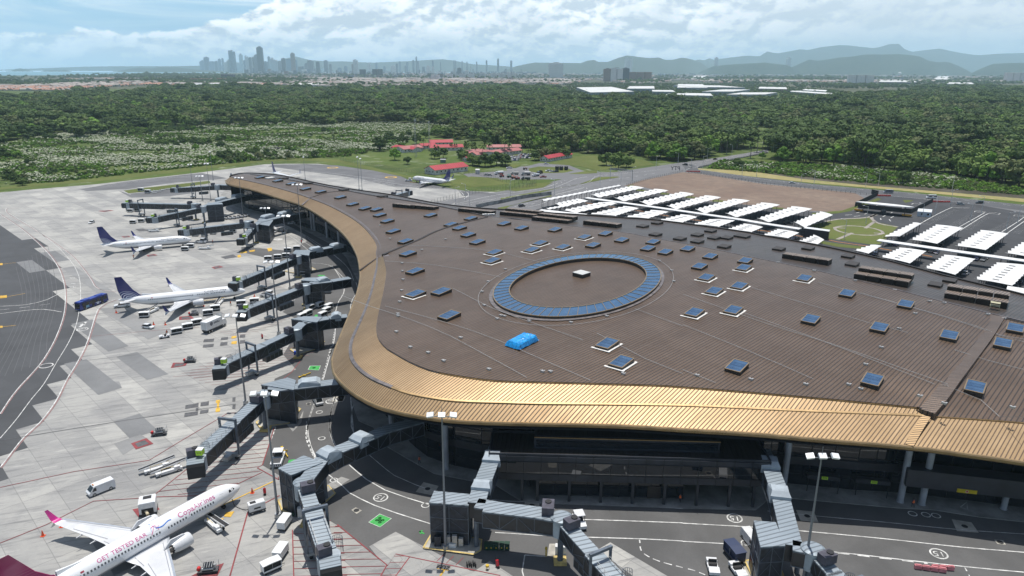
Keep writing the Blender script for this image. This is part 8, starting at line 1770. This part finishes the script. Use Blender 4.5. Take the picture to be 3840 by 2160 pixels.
SUBP=[(0,362),(180,356),(350,334),(560,322),(900,322),(1280,332),(1650,334),(2180,324),(3840,316),(3840,276),(2560,274),(1900,270),(1280,276),(900,286),(0,305)]
FIELD=[(-1500,650),(0,545),(210,505),(430,492),(850,470),(1130,462),(1400,470),(1560,500),(1500,560),(1280,590),(1100,596),(990,600),(755,624),(358,668),(0,706),(-1500,960)]
BANK=[(2690,606),(3100,622),(3560,662),(3840,715),(4500,780),(4500,810),(3840,732),(3554,710),(3256,688),(3007,664),(2820,645),(2660,632)]
def scatter(poly_px,d_fn,y0,y1,cell,jit=.9,seed=1):
 """jittered grid of ground points whose projection falls in the outline; cell size may grow with distance"""
 r=np.random.default_rng(seed);out=[];y=y0
 while y<y1:
  c=cell(y)if callable(cell)else cell;half=y*.88+60;xs=np.arange(-half,half,c);X=xs+r.uniform(-.5,.5,len(xs))*c*jit;Y=y+r.uniform(-.5,.5,len(xs))*c*jit
  v=-H0;d=Y*math.cos(PITCH)-v*math.sin(PITCH);yy=Y*math.sin(PITCH)+v*math.cos(PITCH);px=X/d*FPX;py=yy/d*FPX;px,py=px*_c+py*_s,-px*_s+py*_c;PX=1920+px;PY=1080-py
  ok=inside_np(PX,PY,poly_px)&(PX>-250)&(PX<4100)
  for cl_ in CLEAR:ok&=~inside_np(PX,PY,cl_)
  if d_fn is not None:ok&=d_fn(X,Y,PX,PY,r)
  out+=[(a,b_,y)for a,b_ in zip(X[ok],Y[ok])];y+=c*.92
 return out
def wob(X,Y,s,k=0):
 return(np.sin(X/s+1.3*k)*np.sin(Y/(s*1.3)+k)+.6*np.sin(X/(s*.43)+2.1+k)*np.sin(Y/(s*.5)+.7*k)+.35*np.sin((X+Y)/(s*.21)+k))
near=scatter(FOREST,None,430,3700,lambda y:13.2+y*.0032+max(0,y-2000)*.003,seed=3)
near.sort(key=lambda p:math.hypot(p[0],p[1]))
IND=near[:235];REST=near[235:]
side=lambda x:'left' if x<-60 else('middle' if x<180 else 'right')
for i,(x,y,_)in enumerate(IND):
 px,py=proj(x,y,0);kd=KINDS[(i*7+int(x))%7 if(i*13)%5 else 1];zone='behind the rocky bank' if px>2880 else('beside the flyover' if px>2500 else('behind the highway lawns' if px>2000 else 'behind the red-roofed compound'))
 tree_obj(kd,(x,y),random.uniform(1.15,1.75),'%s at the forest edge %s'%(kd[3],zone),kd[3]+'s along the forest edge')
def gn_scatter(name,pts,sources,label,cat,smin,smax,seed=0,sfar=0.0,zs=(.85,1.2)):
 n=len(pts);r=np.random.default_rng(seed);me=bpy.data.meshes.new(name);me.vertices.add(n);co=np.zeros((n,3));co[:,0]=[p[0]for p in pts];co[:,1]=[p[1]for p in pts];co[:,2]=[(p[3]if len(p)>3 else-.1)for p in pts];me.vertices.foreach_set('co',co.ravel())
 k=r.uniform(smin,smax,n)*(1+sfar*np.maximum(0,co[:,1]-900)/1000);sc=np.stack([k,k,k*r.uniform(*zs,n)],1);rt=np.zeros((n,3));rt[:,2]=r.uniform(0,6.283,n)
 for nm,dat in(('iscale',sc),('irot',rt)):a=me.attributes.new(nm,'FLOAT_VECTOR','POINT');a.data.foreach_set('vector',dat.ravel())
 w=np.array([s[1]for s in sources],float);a=me.attributes.new('idx','INT','POINT');a.data.foreach_set('value',r.choice(len(sources),n,p=w/w.sum()).astype(np.int32))
 o=bpy.data.objects.new(name,me);COL.objects.link(o);src=bpy.data.collections.new(name+'_src')
 for i,(m_,_)in enumerate(sources):
  so=bpy.data.objects.new('%s_s%02d'%(name,i),m_);src.objects.link(so)
 ng=bpy.data.node_groups.new(name,'GeometryNodeTree');ng.interface.new_socket('Geometry',in_out='INPUT',socket_type='NodeSocketGeometry');ng.interface.new_socket('Geometry',in_out='OUTPUT',socket_type='NodeSocketGeometry')
 gi=ng.nodes.new('NodeGroupInput');go=ng.nodes.new('NodeGroupOutput');ip=ng.nodes.new('GeometryNodeInstanceOnPoints');ci=ng.nodes.new('GeometryNodeCollectionInfo');ci.inputs[0].default_value=src;ci.inputs['Separate Children'].default_value=True;ci.inputs['Reset Children'].default_value=True
 def attr(nm,t_):a=ng.nodes.new('GeometryNodeInputNamedAttribute');a.data_type=t_;a.inputs[0].default_value=nm;return next(s_ for s_ in a.outputs if s_.enabled and s_.name=='Attribute')
 L=ng.links.new;L(gi.outputs[0],ip.inputs['Points']);L(ci.outputs[0],ip.inputs['Instance']);ip.inputs['Pick Instance'].default_value=True;L(attr('idx','INT'),ip.inputs['Instance Index']);L(attr('irot','FLOAT_VECTOR'),ip.inputs['Rotation']);L(attr('iscale','FLOAT_VECTOR'),ip.inputs['Scale']);L(ip.outputs[0],go.inputs[0])
 o.modifiers.new('scatter','NODES').node_group=ng;o['kind']='stuff';o['label']=label;o['category']=cat;return o
K_=[(KINDS[i][1],w)for i,w in((0,5),(1,4.5),(2,4),(3,1.3),(4,1.5),(5,1.1),(6,2))]
palms_f=crown_mesh('x',1,1,M_LEAF[0],1,1,1)if False else PALM[0]
gn_scatter('forest',REST,K_+[(PALM[0],.5)],'dense tropical forest stretching from the airport to the city','forest',1.0,2.1,5,.04,(.6,.92))
def patchy(th,s=260,k=0):return lambda X,Y,PX,PY,r:wob(X,Y,s,k)+r.uniform(-.25,.25,len(X))>th
farp=scatter(MIDT,lambda X,Y,PX,PY,r:(wob(X,Y,420,2)+r.uniform(-.5,.5,len(X))>np.where(PX<1150,.05,np.where(PX<2300,.65,.3))),3200,9500,lambda y:17+(y-2000)*.0085,seed=9)
gn_scatter('distant_woods',farp,K_,'scattered woods and trees between the distant suburbs','woods',.7,1.1,6,.14)
subt=scatter(SUBP,lambda X,Y,PX,PY,r:r.random(len(X))>.5,2600,7500,lambda y:34+(y-2500)*.005,seed=19)
_cl=CLEAR;CLEAR=[];subt+=scatter(_cl[0],lambda X,Y,PX,PY,r:r.random(len(X))>.3,1700,4500,21,seed=61)+scatter(_cl[1],lambda X,Y,PX,PY,r:r.random(len(X))>.3,1700,4500,21,seed=62);CLEAR=_cl
gn_scatter('garden_trees',subt,K_,'low garden trees among the suburban houses','trees',.42,.75,16)
fpts=scatter(FIELD,lambda X,Y,PX,PY,r:(wob(X,Y,38,1)+wob(X,Y,90,3)*.6+r.uniform(-.6,.6,len(X))>1.3),420,1150,7.0,seed=21)
BIGS=[p for p in fpts]
random.shuffle(BIGS);SH_I=sorted(BIGS,key=lambda p:p[1])[:45];rest_s=sorted(BIGS,key=lambda p:p[1])[45:]
for i,(x,y,_)in enumerate(SH_I):
 kd=KINDS[(2,2,0,5,4)[i%5]];tree_obj(kd,(x,y),random.uniform(.45,.7),'%s, low, alone in the plume-grass scrub'%kd[3],kd[3]+'s in the scrub')
gn_scatter('scrub_trees',rest_s,[(KINDS[2][1],3),(KINDS[0][1],2),(KINDS[5][1],1),(KINDS[1][1],1)],'low trees and thickets in the scrubland','thicket',.4,.75,22)
spts=scatter(FIELD,lambda X,Y,PX,PY,r:(wob(X,Y,22,5)+r.uniform(-.8,.8,len(X))>.1),420,1150,4.2,seed=23)+scatter(BANK,None,330,900,3.6,seed=24)
gn_scatter('undergrowth',spts,[(SHR[0],.7),(SHR[1],4),(SHR[2],2),(SHR[3],1.5)],'green undergrowth of the scrubland and the bank','undergrowth',.5,1.1,25)
M_PLU=mat('white plumes',(.50,.53,.40),.9,var=.1);
def tuft(seed):
 r=np.random.default_rng(seed);b=MB()
 for i in range(26):
  a=r.random()*6.28;d=r.random()*.9;l=.5+r.random()*.5;x,y=math.cos(a)*d,math.sin(a)*d;h=1.2+r.random()*.9
  c_,s_=math.cos(a),math.sin(a);b.add([(x-s_*.2,y+c_*.2,h),(x+s_*.2,y-c_*.2,h),(x+c_*.75+s_*.12,y+s_*.75-c_*.12,h+.28),(x+c_*.75-s_*.12,y+s_*.75+c_*.12,h+.28)],[(0,1,2,3)],0)if i%2 else None
  None
  b.add([(x-.2,y,0),(x+.2,y,0),(x+c_*.6,y+s_*.6,h*.9)],[(0,1,2)],1);b.add([(x,y-.2,0),(x,y+.2,0),(x+c_*.6,y-s_*.6,h*.8)],[(0,1,2)],1)
 return b.me('tuft',[M_PLU,M_LEAF[3]])
TF=[tuft(1),tuft(2)]
plf=lambda X,Y,PX,PY,r:(wob(X,Y*2.4,34,7)+.8*wob(X,Y*1.6,85,4)+r.uniform(-1.3,1.3,len(X))>.75)
ppts=scatter(FIELD,plf,440,1150,2.1,seed=31)+scatter(CLEAR[3],None,700,1300,3.0,seed=32)[:0]+scatter(BANK,lambda X,Y,PX,PY,r:wob(X,Y,14,2)+r.uniform(-.8,.8,len(X))>.9,330,900,2.4,seed=33)
_cl=CLEAR;CLEAR=[c_ for c_ in _cl if c_ is not _cl[3]];ppts+=scatter(_cl[3],lambda X,Y,PX,PY,r:r.random(len(X))>.72,650,1300,2.6,seed=34);CLEAR=_cl
gn_scatter('plume_grass',ppts,[(TF[0],1),(TF[1],1)],'tall grass with white plumes covering the scrubland','tall grass',.6,1.25,35)
PK_=('palm_tree',PALM[0],PALM[1],'palm')
for x,y,s_ in((1160,265,1),(1240,290,.8),(1320,295,1),(1400,270,1.1),(1585,262,1.15),(1645,255,.9),(1800,235,.9),(1870,228,.8),(610,190,.9),(1555,190,1.0),(700,300,.8)):
 tree_obj(PK_,G(*Z4([(x,y)])[0]),s_,'palm tree standing at the courtyard building of the red-roofed compound' if x>800 else 'palm tree at the left side of the red-roofed compound','palms in the compound')
for i,(x,y)in enumerate(((510,1195),(560,1150),(600,1140),(640,1125),(330,1165),(285,1150),(410,1130),(455,1120),(690,1100),(545,1110),(610,1090),(465,1000),(690,1010),(745,1000),(380,1110))):
 tree_obj(PK_,G(*T(2,0,x,y)),1.35,'tall palm in the avenue along the flyover road','palms of the flyover avenue')
for i,x in enumerate((1100,1112,1125,1140,1190,1205,1220,1232,930,952,985,1005,740,760,778,795)):
 y=200 if x>1050 else(205 if x>900 else 240);tree_obj(('cypress_tree',cy,trunk_mesh('ctrunk',2,.15,3),'cypress')if i==0 else CYK,G(*Z4([(x,y)])[0]),random.uniform(.8,1.1),'slim dark cypress in the hedge row behind the courtyard building' if x>1050 else 'slim dark cypress in front of the red-roofed block','cypresses of the compound')
 if i==0:CYK=('cypress_tree',cy,bpy.data.meshes['ctrunk'],'cypress')
HT=[(75,215,1.25,0),(260,325,1.0,5),(410,375,.7,2),(845,300,.9,0),(1340,150,1.4,0),(1200,385,.9,1),(1280,400,.9,1),(1350,410,1,0),(1420,400,.9,1),(1490,390,1,0),(1560,380,1,1),(1600,400,.9,0),(1100,320,.8,1),(1060,300,.8,0),(1180,350,.6,1),(1950,330,1,0),(2000,320,.9,6),(1985,230,1,1),(2080,300,.9,6),(2150,290,1,1),(2250,290,.9,0),(2310,300,.8,1),(740,310,.7,1),(2390,205,1,4),(2230,200,1.1,1),(1900,210,.9,0),(1960,170,1.1,1),(520,130,1.1,0),(340,100,.8,2),(630,60,1,1),(900,60,1,0),(1020,70,.9,5),(430,50,.9,0),(200,60,1,2),(1500,130,1.1,1),(1650,140,1.1,5),(1750,160,1.1,1),(1850,130,1.2,0)]
for i,(x,y,s_,k)in enumerate(HT):tree_obj(KINDS[k],G(*Z4([(x,y)])[0]),s_,'%s in the compound, %s'%(KINDS[k][3],('left of the huts' if x<500 else 'among the red roofs' if x<1050 else 'in the clump before the courtyard building' if x<1650 else 'right of the crowded car yard')),KINDS[k][3]+'s in the compound')
for x,y,s_ in((2000,1250,1.1),(2090,1275,1.2),(2150,1262,1.0)):tree_obj(KINDS[1],G(*T(1,0,x,y)),s_*.95,'round green tree on the lawn beside the highway, one of a close group','round trees on the highway lawn')
for x,y,s_,lab in((1490,1375,1.0,'left round bush tree above the rocky bank'),(1655,1392,1.25,'right round bush tree above the rocky bank, the larger'),(415,1270,1.1,'bushy tree where the flyover meets the bank'),(600,1200,.7,'yellow-green bush tree at the flyover foot')):tree_obj(KINDS[5 if s_<.8 else 2],G(*T(2,0,x,y)),s_*.85,lab,None)
# ================================================================ SUBURBS AND CITY
def wmat(name,a,b_,per=(3.4,3.2),win=(.05,.06,.08),fr=.45):
 """tower wall with rows of windows in real spacing"""
 m,t,bb=matn(name);co=t.new('ShaderNodeTexCoord').outputs['Object'];x,y,z=t.xyz(co);h=t.m('ADD',x,y)
 fz=t.m('FRACT',t.m('DIVIDE',z,per[1]));fx=t.m('FRACT',t.m('DIVIDE',h,per[0]));w=t.m('MULTIPLY',t.m('LESS_THAN',fz,.5),t.m('LESS_THAN',fx,fr))
 nz=t.new('ShaderNodeNewGeometry').outputs['Normal'];nzz=t.m('LESS_THAN',t.m('ABSOLUTE',t.xyz(nz)[2]),.5);w=t.m('MULTIPLY',w,nzz)
 oi=t.new('ShaderNodeObjectInfo').outputs['Random'];c=t.mix(oi,a,b_);c=t.mix(t.m('MULTIPLY',w,.8),c,win);t.l.new(c,bb.inputs['Base Color']);bb.inputs['Roughness'].default_value=.6;return m
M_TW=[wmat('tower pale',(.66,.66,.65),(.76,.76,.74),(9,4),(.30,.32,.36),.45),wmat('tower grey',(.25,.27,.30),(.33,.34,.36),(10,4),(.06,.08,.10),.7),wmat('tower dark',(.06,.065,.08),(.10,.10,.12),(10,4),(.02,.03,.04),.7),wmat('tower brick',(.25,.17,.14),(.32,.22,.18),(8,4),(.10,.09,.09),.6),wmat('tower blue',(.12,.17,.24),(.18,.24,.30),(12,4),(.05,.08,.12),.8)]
def lat(px,y):return(px-1920)/FPX*(y*math.cos(PITCH)+H0*math.sin(PITCH))
def tower_b(px,w_px,ytop,dist,mi,lab,grp='towers of the distant skyline',tw=False,name='tower_block',cat='tower',crown=True):
 X=lat(px,dist);sc=dist/FPX*1.02;w=max(8,w_px*sc);hx=259+(px-1920)*.0042;h=(hx-ytop)/FPX*dist*1.02+H0;e=empty(name,(X,dist,0),0,lab,cat,grp)
 b=MB();d=w*.9
 if tw:
  b.boxa(-w/2,-w*.06,-d/2,d/2,0,h);b.boxa(w*.06,w/2,-d/2,d/2,0,h*.96);b.boxa(-w*.1,w*.1,-d*.3,d*.3,0,h*.9)
 else:b.boxa(-w/2,w/2,-d/2,d/2,0,h*.97);b.boxa(-w*.36,w*.36,-d*.36,d*.36,h*.97,h)
 b.build('shaft',M_TW[mi],e)
 if crown:b=MB();b.boxa(-w*.15,w*.2,-d*.2,d*.2,h,h+h*.025+2);b.build('roof_plant',M_TW[1],e)
 return e
z2p=lambda x,y:(700+x*.24845,150+y*.24845);z3p=lambda x,y:(1300+x*.24845,200+y*.24845)
SKYL=[(215,30,335,4,17000),(245,40,320,4,16500),(305,60,275,4,16000),(385,55,335,4,16500),(450,40,330,4,16000),(500,35,300,4,16500),(548,25,292,4,16500),(590,50,345,0,15000),(625,35,325,0,14500),(645,35,310,0,14500),(697,75,190,1,13500),(760,30,350,0,14000),(785,28,352,0,14000),(812,25,365,0,14000),(828,42,238,0,13500),(880,40,320,4,15000),(905,30,260,0,13000),(930,32,275,0,13000),(965,36,282,1,12800),(1000,34,280,0,12800),(1025,34,278,1,12800),(1058,48,245,1,12500),(1120,72,140,2,12000),(1185,30,335,4,14000),(1210,30,340,1,14000),(1245,30,268,1,14500),(1265,34,320,0,13500),(1295,36,290,0,13500),(1330,36,315,0,13500),(1365,36,320,0,13500),(1405,44,330,1,13000),(1463,50,292,2,12000),(1548,70,300,4,14000),(1607,52,222,3,12500),(1650,30,315,4,14500),(1700,40,405,1,12000),(1745,35,400,4,13000),(1800,40,360,1,13000),(1868,75,322,1,12500),(1975,46,340,2,12200),(2098,50,322,4,13500),(2163,32,375,1,13000),(2505,40,370,3,12600),(2545,60,312,0,12000),(2390,40,400,4,15000),(2300,50,420,4,15000),(2040,40,420,0,14500),(1765,60,440,0,11800),(1240,40,435,3,11500),(900,60,445,2,11500),(1550,60,462,0,11200),(1430,30,455,2,11200)]
for i,(x,w,y,mi,D)in enumerate(SKYL):
 px,py=z2p(x,y);nm={1120:'tallest tower of the skyline, dark and slim',697:'tall twin slab tower left of the tallest dark one',1607:'tall brownish tower right of the tallest dark one',305:'curved-topped blue tower near the left end of the skyline',1463:'slim dark tower between the tallest and the brownish one',828:'slim pale tower left of the tallest dark one'}.get(x,'%s skyscraper in the skyline, %s'%(('pale','grey','dark','brown','hazy blue')[mi],'in the faint cluster at its left end' if x<600 else 'between the left cluster and the tallest tower' if x<1080 else 'in the group right of the tallest tower' if x<1500 else 'in the scattered right part'))
 tower_b(px,w*.24845,py,D,mi,nm,tw=(x in(697,1868,2545,1365,905)))
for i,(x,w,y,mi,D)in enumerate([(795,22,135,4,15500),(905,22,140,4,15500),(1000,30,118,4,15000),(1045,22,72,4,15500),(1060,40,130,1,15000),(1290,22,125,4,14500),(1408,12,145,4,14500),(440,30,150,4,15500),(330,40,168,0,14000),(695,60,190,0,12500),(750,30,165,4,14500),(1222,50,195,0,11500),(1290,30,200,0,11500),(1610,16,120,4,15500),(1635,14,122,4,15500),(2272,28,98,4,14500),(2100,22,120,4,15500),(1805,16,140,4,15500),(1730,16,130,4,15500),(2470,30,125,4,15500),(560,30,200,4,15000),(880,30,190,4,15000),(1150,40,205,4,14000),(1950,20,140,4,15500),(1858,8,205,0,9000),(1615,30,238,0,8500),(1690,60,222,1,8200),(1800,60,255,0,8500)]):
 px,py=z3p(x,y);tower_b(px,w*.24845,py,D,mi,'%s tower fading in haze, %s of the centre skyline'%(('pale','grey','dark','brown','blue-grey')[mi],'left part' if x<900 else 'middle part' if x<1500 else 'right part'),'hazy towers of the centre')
for i,(x,w,y0,y1,mi)in enumerate([(1327,115,312,400,0),(1548,80,302,395,0),(1735,85,300,385,0),(1872,85,298,385,0),(2038,88,288,372,0),(2205,88,292,372,0),(2330,100,295,355,0),(2480,130,285,350,0)]):
 px,py=z3p(x,y1);X,Y=G(px,py);Y=min(Y,6500);tower_b(px,w*.24845,z3p(x,y0)[1],Y,mi,'white twin apartment block, %s of the row in the middle distance'%ORD[i],'white apartment blocks in a row',tw=True,name='apartment_block',cat='apartment block')
for i,(px,w,y0,Y,mi,lab)in enumerate([(1280+1998*.4969,26,258,5200,3,'brown apartment tower left of three'),(1280+2065*.4969,42,256,5200,0,'pale striped apartment tower in the middle of three'),(1280+2133*.4969,26,256,5200,2,'dark apartment tower right of three'),(1280+2157*.4969,24,222,12000,0,'white twin tower on the slope before the central hills'),(2560+238*.4969,11,221,13000,0,'grey-blue tower before the right hills'),(2560+782*.4969,13,222,13500,0,'grey-brown tower pair before the right hills'),(1280+1610*.4969,50,238,7500,0,'white stepped factory tower complex')]):
 tower_b(px,w,y0,Y,mi,lab,'apartment towers of the suburbs',name='apartment_block',cat='apartment block',tw=(i in(1,3)))
for i,(px,w,y0,Y,mi,lab)in enumerate([(1280+2250*.4969,85,268,5400,3,'long row of brown apartment slabs right of the three towers'),(750+0,75,297,4500,3,'long orange-roofed apartment slab at the left'),(830,30,296,4500,3,'shorter orange-roofed apartment slab beside the long one'),(70,150,303,4200,0,'long pale apartment slab at the far left'),(855,50,281,5600,2,'dark glass office block left of the skyline foot'),(2560+1335*.4969,92,275,4800,0,'long pale apartment slab at the right'),(2560+2500*.4969,85,264,5500,0,'long pale slab at the far right edge'),(700,90,290,6000,0,'low pale block behind the orange-roofed slabs'),(1360,25,262,8000,2,'dark blue block pair, left'),(1415,40,261,8000,2,'dark blue block pair, right')]):
 X=lat(px,Y);w=w*Y/FPX;h=(259-y0)/FPX*Y+H0;h=max(8,h);e=empty('apartment_slab',(X,Y,0),R_(random.uniform(-8,8)),lab,'apartment block');b=MB();n=max(1,int(w/45))
 for k in range(n):b.boxa(-w/2+k*w/n,-w/2+(k+.86)*w/n,-14,14,0,h)
 b.build('wall',M_TW[mi],e);b=MB();b.boxa(-w/2,w/2,-12,12,h-.5,h+1.2);b.build('roof',mat('orange roof',(.42,.17,.10),.8)if mi==3 else M_TW[0],e)
M_WR=mat('white sheet roof',(.62,.62,.60),.6,var=.06,vscale=.02);M_WW=mat('grey blue wall',(.22,.26,.31),.6,var=.1,vscale=.02);M_WD=mat('pale wall',(.42,.43,.43),.7)
def shed(pts,h,lab,mw=None,mr=None):
 a,b_,c_=(Vector(G(*p,h))for p in pts);d_=a+(c_-b_);e=empty('warehouse',(a.x,a.y,0),0,lab,'warehouse','white-roofed warehouses beyond the forest');Q=[tuple(q-a)for q in(a,b_,c_,d_)];m_=MB();m_.prism(Q,0,h-.6);m_.build('wall',mw or M_WW,e);m_=MB();m_.prism(Q,h-.6,h);m_.build('roof',mr or M_WR,e)
 m_=MB();A=Vector((*Q[0],0));B=Vector((*Q[1],0));n=6
 for i in range(n):q=A.lerp(B,(i+.5)/n);m_.box((q.x,q.y-.4,h*.3),((B-A).length/n*.45,.5,h*.4),math.atan2((B-A).y,(B-A).x))
 m_.build('loading_door',M_TW[2],e)
shed(TL(1,0,[(1880,697),(2210,690),(2040,655)]),12,'largest white-roofed warehouse, at the left of the group');shed(TL(1,0,[(2155,668),(2365,668),(2360,650)]),13,'blue-walled warehouse right of the largest one');shed(TL(1,0,[(2350,690),(2520,692),(2500,680)]),11,'white hall in front of the blue-walled warehouse');shed(TL(1,0,[(2440,718),(2576,720),(2600,705)]),9,'low white hall half hidden by trees in the centre')
shed(TL(2,0,[(-40,660),(190,662),(150,635)]),12,'white warehouse at the centre right, stepped roof');shed(TL(2,0,[(80,655),(470,660),(280,645)]),13,'long low white warehouse behind the centre ones');shed(TL(2,0,[(145,690),(380,690),(510,675)]),13,'white warehouse with a tall grey gable wall');shed(TL(2,0,[(330,712),(620,712),(715,697)]),11,'white warehouse in front, right of the gable one');shed(TL(2,0,[(20,718),(230,722),(210,705)]),8,'low white-roofed shed in front of the warehouses')
shed(TL(2,0,[(570,668),(790,672),(780,658)]),10,'brownish flat-roofed warehouse to the right',M_TW[3]);shed(TL(2,0,[(810,690),(1120,712),(1130,702)]),8,'long narrow white shed among the trees');shed(TL(2,0,[(900,680),(1080,690),(1090,680)]),8,'short white shed beside the long narrow one');shed(TL(2,0,[(1480,618),(1770,620),(1740,607)]),12,'long white-roofed hall at the right middle distance',M_TW[2]);shed(TL(2,0,[(1340,700),(1400,705),(1390,690)]),7,'tiny white hall among trees right of the sheds')
shed(TL(2,0,[(2415,720),(2490,722),(2488,708)]),14,'pale blue building at the right edge of the forest',M_BLW);shed(TL(2,0,[(2490,722),(2576,722),(2576,712)]),10,'low white wing beside the pale blue building',M_BLW);shed(TL(2,0,[(1970,632),(2200,634),(2180,622)]),9,'low pale hall at the far right middle distance',M_WD);shed(TL(2,0,[(1890,598),(2015,600),(2010,575)]),16,'grey sloping-roofed hall before the low hills');shed(TL(0,0,[(2185,640),(2410,640),(2405,626)]),10,'bright white long hall in front of the skyline',M_WR);shed(TL(0,0,[(1600,632),(1715,632),(1718,617)]),9,'white hall left of the dark trees',M_WR)
shed(TL(0,0,[(1440,640),(1620,640),(1600,626)]),9,'long grey hall under the orange-roofed slabs',M_WD,M_WD);shed(TL(1,0,[(1125,685),(1175,685),(1172,672)]),8,'small white building in a gap of the forest',M_WR);shed(TL(0,0,[(650,806),(765,806),(760,796)]),4,'low pale flat shed in the clearing of the forest',M_WD,M_WR);shed(TL(2,0,[(645,600),(735,602),(730,588)]),9,'pale hall with red markings beyond the warehouses',M_WD);shed(TL(2,0,[(50,592),(185,594),(190,570)]),9,'white hall complex left of the arched roof',M_WD)
e=empty('silo_group',(*G(*T(2,0,1635,575)),0),0,'pale grain silo tower at the right before the low hills','silo');b=MB();b.cyl((0,0,0),(0,0,52),26,26,20);b.cyl((0,0,52),(0,0,62),26,6,20);b.build('silo_body',M_TW[0],e);b=MB();b.boxa(-110,-85,-10,10,0,45);b.build('lift_shaft',M_TW[1],e)
hm_=[];HC=[((.40,.20,.14),(.52,.46,.40)),((.34,.17,.13),(.55,.52,.46)),((.34,.30,.27),(.52,.49,.45)),((.42,.26,.20),(.50,.45,.38)),((.44,.23,.16),(.50,.44,.38)),((.30,.30,.32),(.48,.46,.44))]
def house_geo(b,x,y,rz,w,d,h,r_,mi0,mi1):
 ca,sa=math.cos(rz),math.sin(rz);P=lambda u,v,z:(x+u*ca-v*sa,y+u*sa+v*ca,z)
 b.add([P(-w/2,-d/2,0),P(w/2,-d/2,0),P(w/2,d/2,0),P(-w/2,d/2,0),P(-w/2,-d/2,h),P(w/2,-d/2,h),P(w/2,d/2,h),P(-w/2,d/2,h)],[(0,1,5,4),(1,2,6,5),(2,3,7,6),(3,0,4,7)],mi1)
 b.add([P(-w/2-.6,-d/2-.6,h-.2),P(w/2+.6,-d/2-.6,h-.2),P(w/2+.6,d/2+.6,h-.2),P(-w/2-.6,d/2+.6,h-.2),P(-w/2-.6,0,h+r_),P(w/2+.6,0,h+r_)],[(0,1,5,4),(2,3,4,5),(0,4,3),(1,2,5)],mi0)
HM=[]
for i,(rc,wc)in enumerate(HC):
 b=MB();house_geo(b,0,0,0,12,9,4.2,2.2,0,0);rw=MB();rw.add(b.v[:8],[tuple(f)for f in b.f[:4]]);rr=MB();rr.add(b.v[8:],[tuple(q-8 for q in f)for f in b.f[4:]]);HM.append((rw.me('wall',mat('house wall %d'%i,wc,.8)),rr.me('roof',mat('house roof %d'%i,rc,.8,var=.15,vscale=.05))))
SUB=[[(0,358),(180,352),(350,330),(560,318),(640,322),(900,318),(1000,322),(1280,328),(1400,332),(1650,330),(1820,312),(2050,316),(2180,320),(2560,312),(3000,308),(3840,312),(3840,290),(3300,285),(2560,285),(2200,292),(1900,288),(1600,285),(1280,290),(900,296),(560,303),(200,318),(0,325)]]
hp_=scatter(SUB[0],lambda X,Y,PX,PY,r:wob(X,Y,420,2)+r.uniform(-.35,.35,len(X))<np.where(PX<1100,.3,.9),2600,6200,lambda y:19+(y-2000)*.003,jit=.35,seed=51)
hp_.sort(key=lambda p:p[1]);HI=hp_[:290]
for i,(x,y,_)in enumerate(HI):
 px=proj(x,y,0)[0];k=(4 if 370<px<700 and i%3 else i%6);wm_,rm_=HM[k];o=bpy.data.objects.new('house',None);COL.objects.link(o);o.location=(x,y,0);o.rotation_euler[2]=R_(12+90*(i%2));o.scale=(random.uniform(1.1,1.7),)*3
 for n_,m_ in(('wall',wm_),('roof',rm_)):c_=bpy.data.objects.new(n_,m_);COL.objects.link(c_);c_.parent=o
 tag(o,'small %s house on the near side of the suburbs, %s of the picture'%(('red-brown roofed','dark red roofed','grey roofed','brown roofed','orange roofed','slate roofed')[k],'left' if px<1280 else 'centre' if px<2560 else 'right'),'house','houses at the forest side of the suburbs')
b=MB();hr=hp_[290:]+scatter([(0,300),(900,284),(1280,276),(1920,270),(2560,272),(3840,282),(3840,292),(2560,288),(1920,286),(1280,288),(900,292),(0,308)],lambda X,Y,PX,PY,r:wob(X,Y,900,4)+r.uniform(-.5,.5,len(X))<.1,4800,13000,lambda y:40+(y-4800)*.012,jit=.8,seed=52)
for i,(x,y,_)in enumerate(hr):
 k=i%6;s_=1.35+max(0,y-4500)/4000;big=(i%9==0);w_,d_=(12*s_,9*s_)if not big else(38*s_,18*s_);px=proj(x,y,0)[0];k=4 if 370<px<760 and y<4600 else k
 house_geo(b,x,y,R_(12+90*(i%2)),w_,d_,4.5+(3*s_ if big else 0),2.0,(2 if big else k)*2,(2 if big else k)*2+1)
mm_=[]
for rm_w,rm_r in HM:mm_+=[rm_r.materials[0],rm_w.materials[0]]
tag(b.build('suburb_houses',mm_),'carpet of small roofs stretching towards the city','houses',None,'stuff')
b=MB();r=np.random.default_rng(8)
for i in range(1700):
 px=r.uniform(930,3400);D=r.uniform(5600,15200)if px>1250 else r.uniform(8500,15200);X=lat(px,D);w_=r.uniform(14,44);h=r.uniform(8,34)*min(1,(D-2500)/9000)*(1.3 if px<2000 else .7)*(2 if r.random()<.06 and px<2100 else 1);b.boxa(X-w_/2,X+w_/2,D-w_/2,D+w_/2,0,h,int(r.choice([0,1,3,4,1,3]))if D<9000 else int(r.choice([0,1,4])))
tag(b.build('distant_city',M_TW),'mass of small buildings of the distant city','city',None,'stuff')
HAZE=build_haze(5.3e-5)
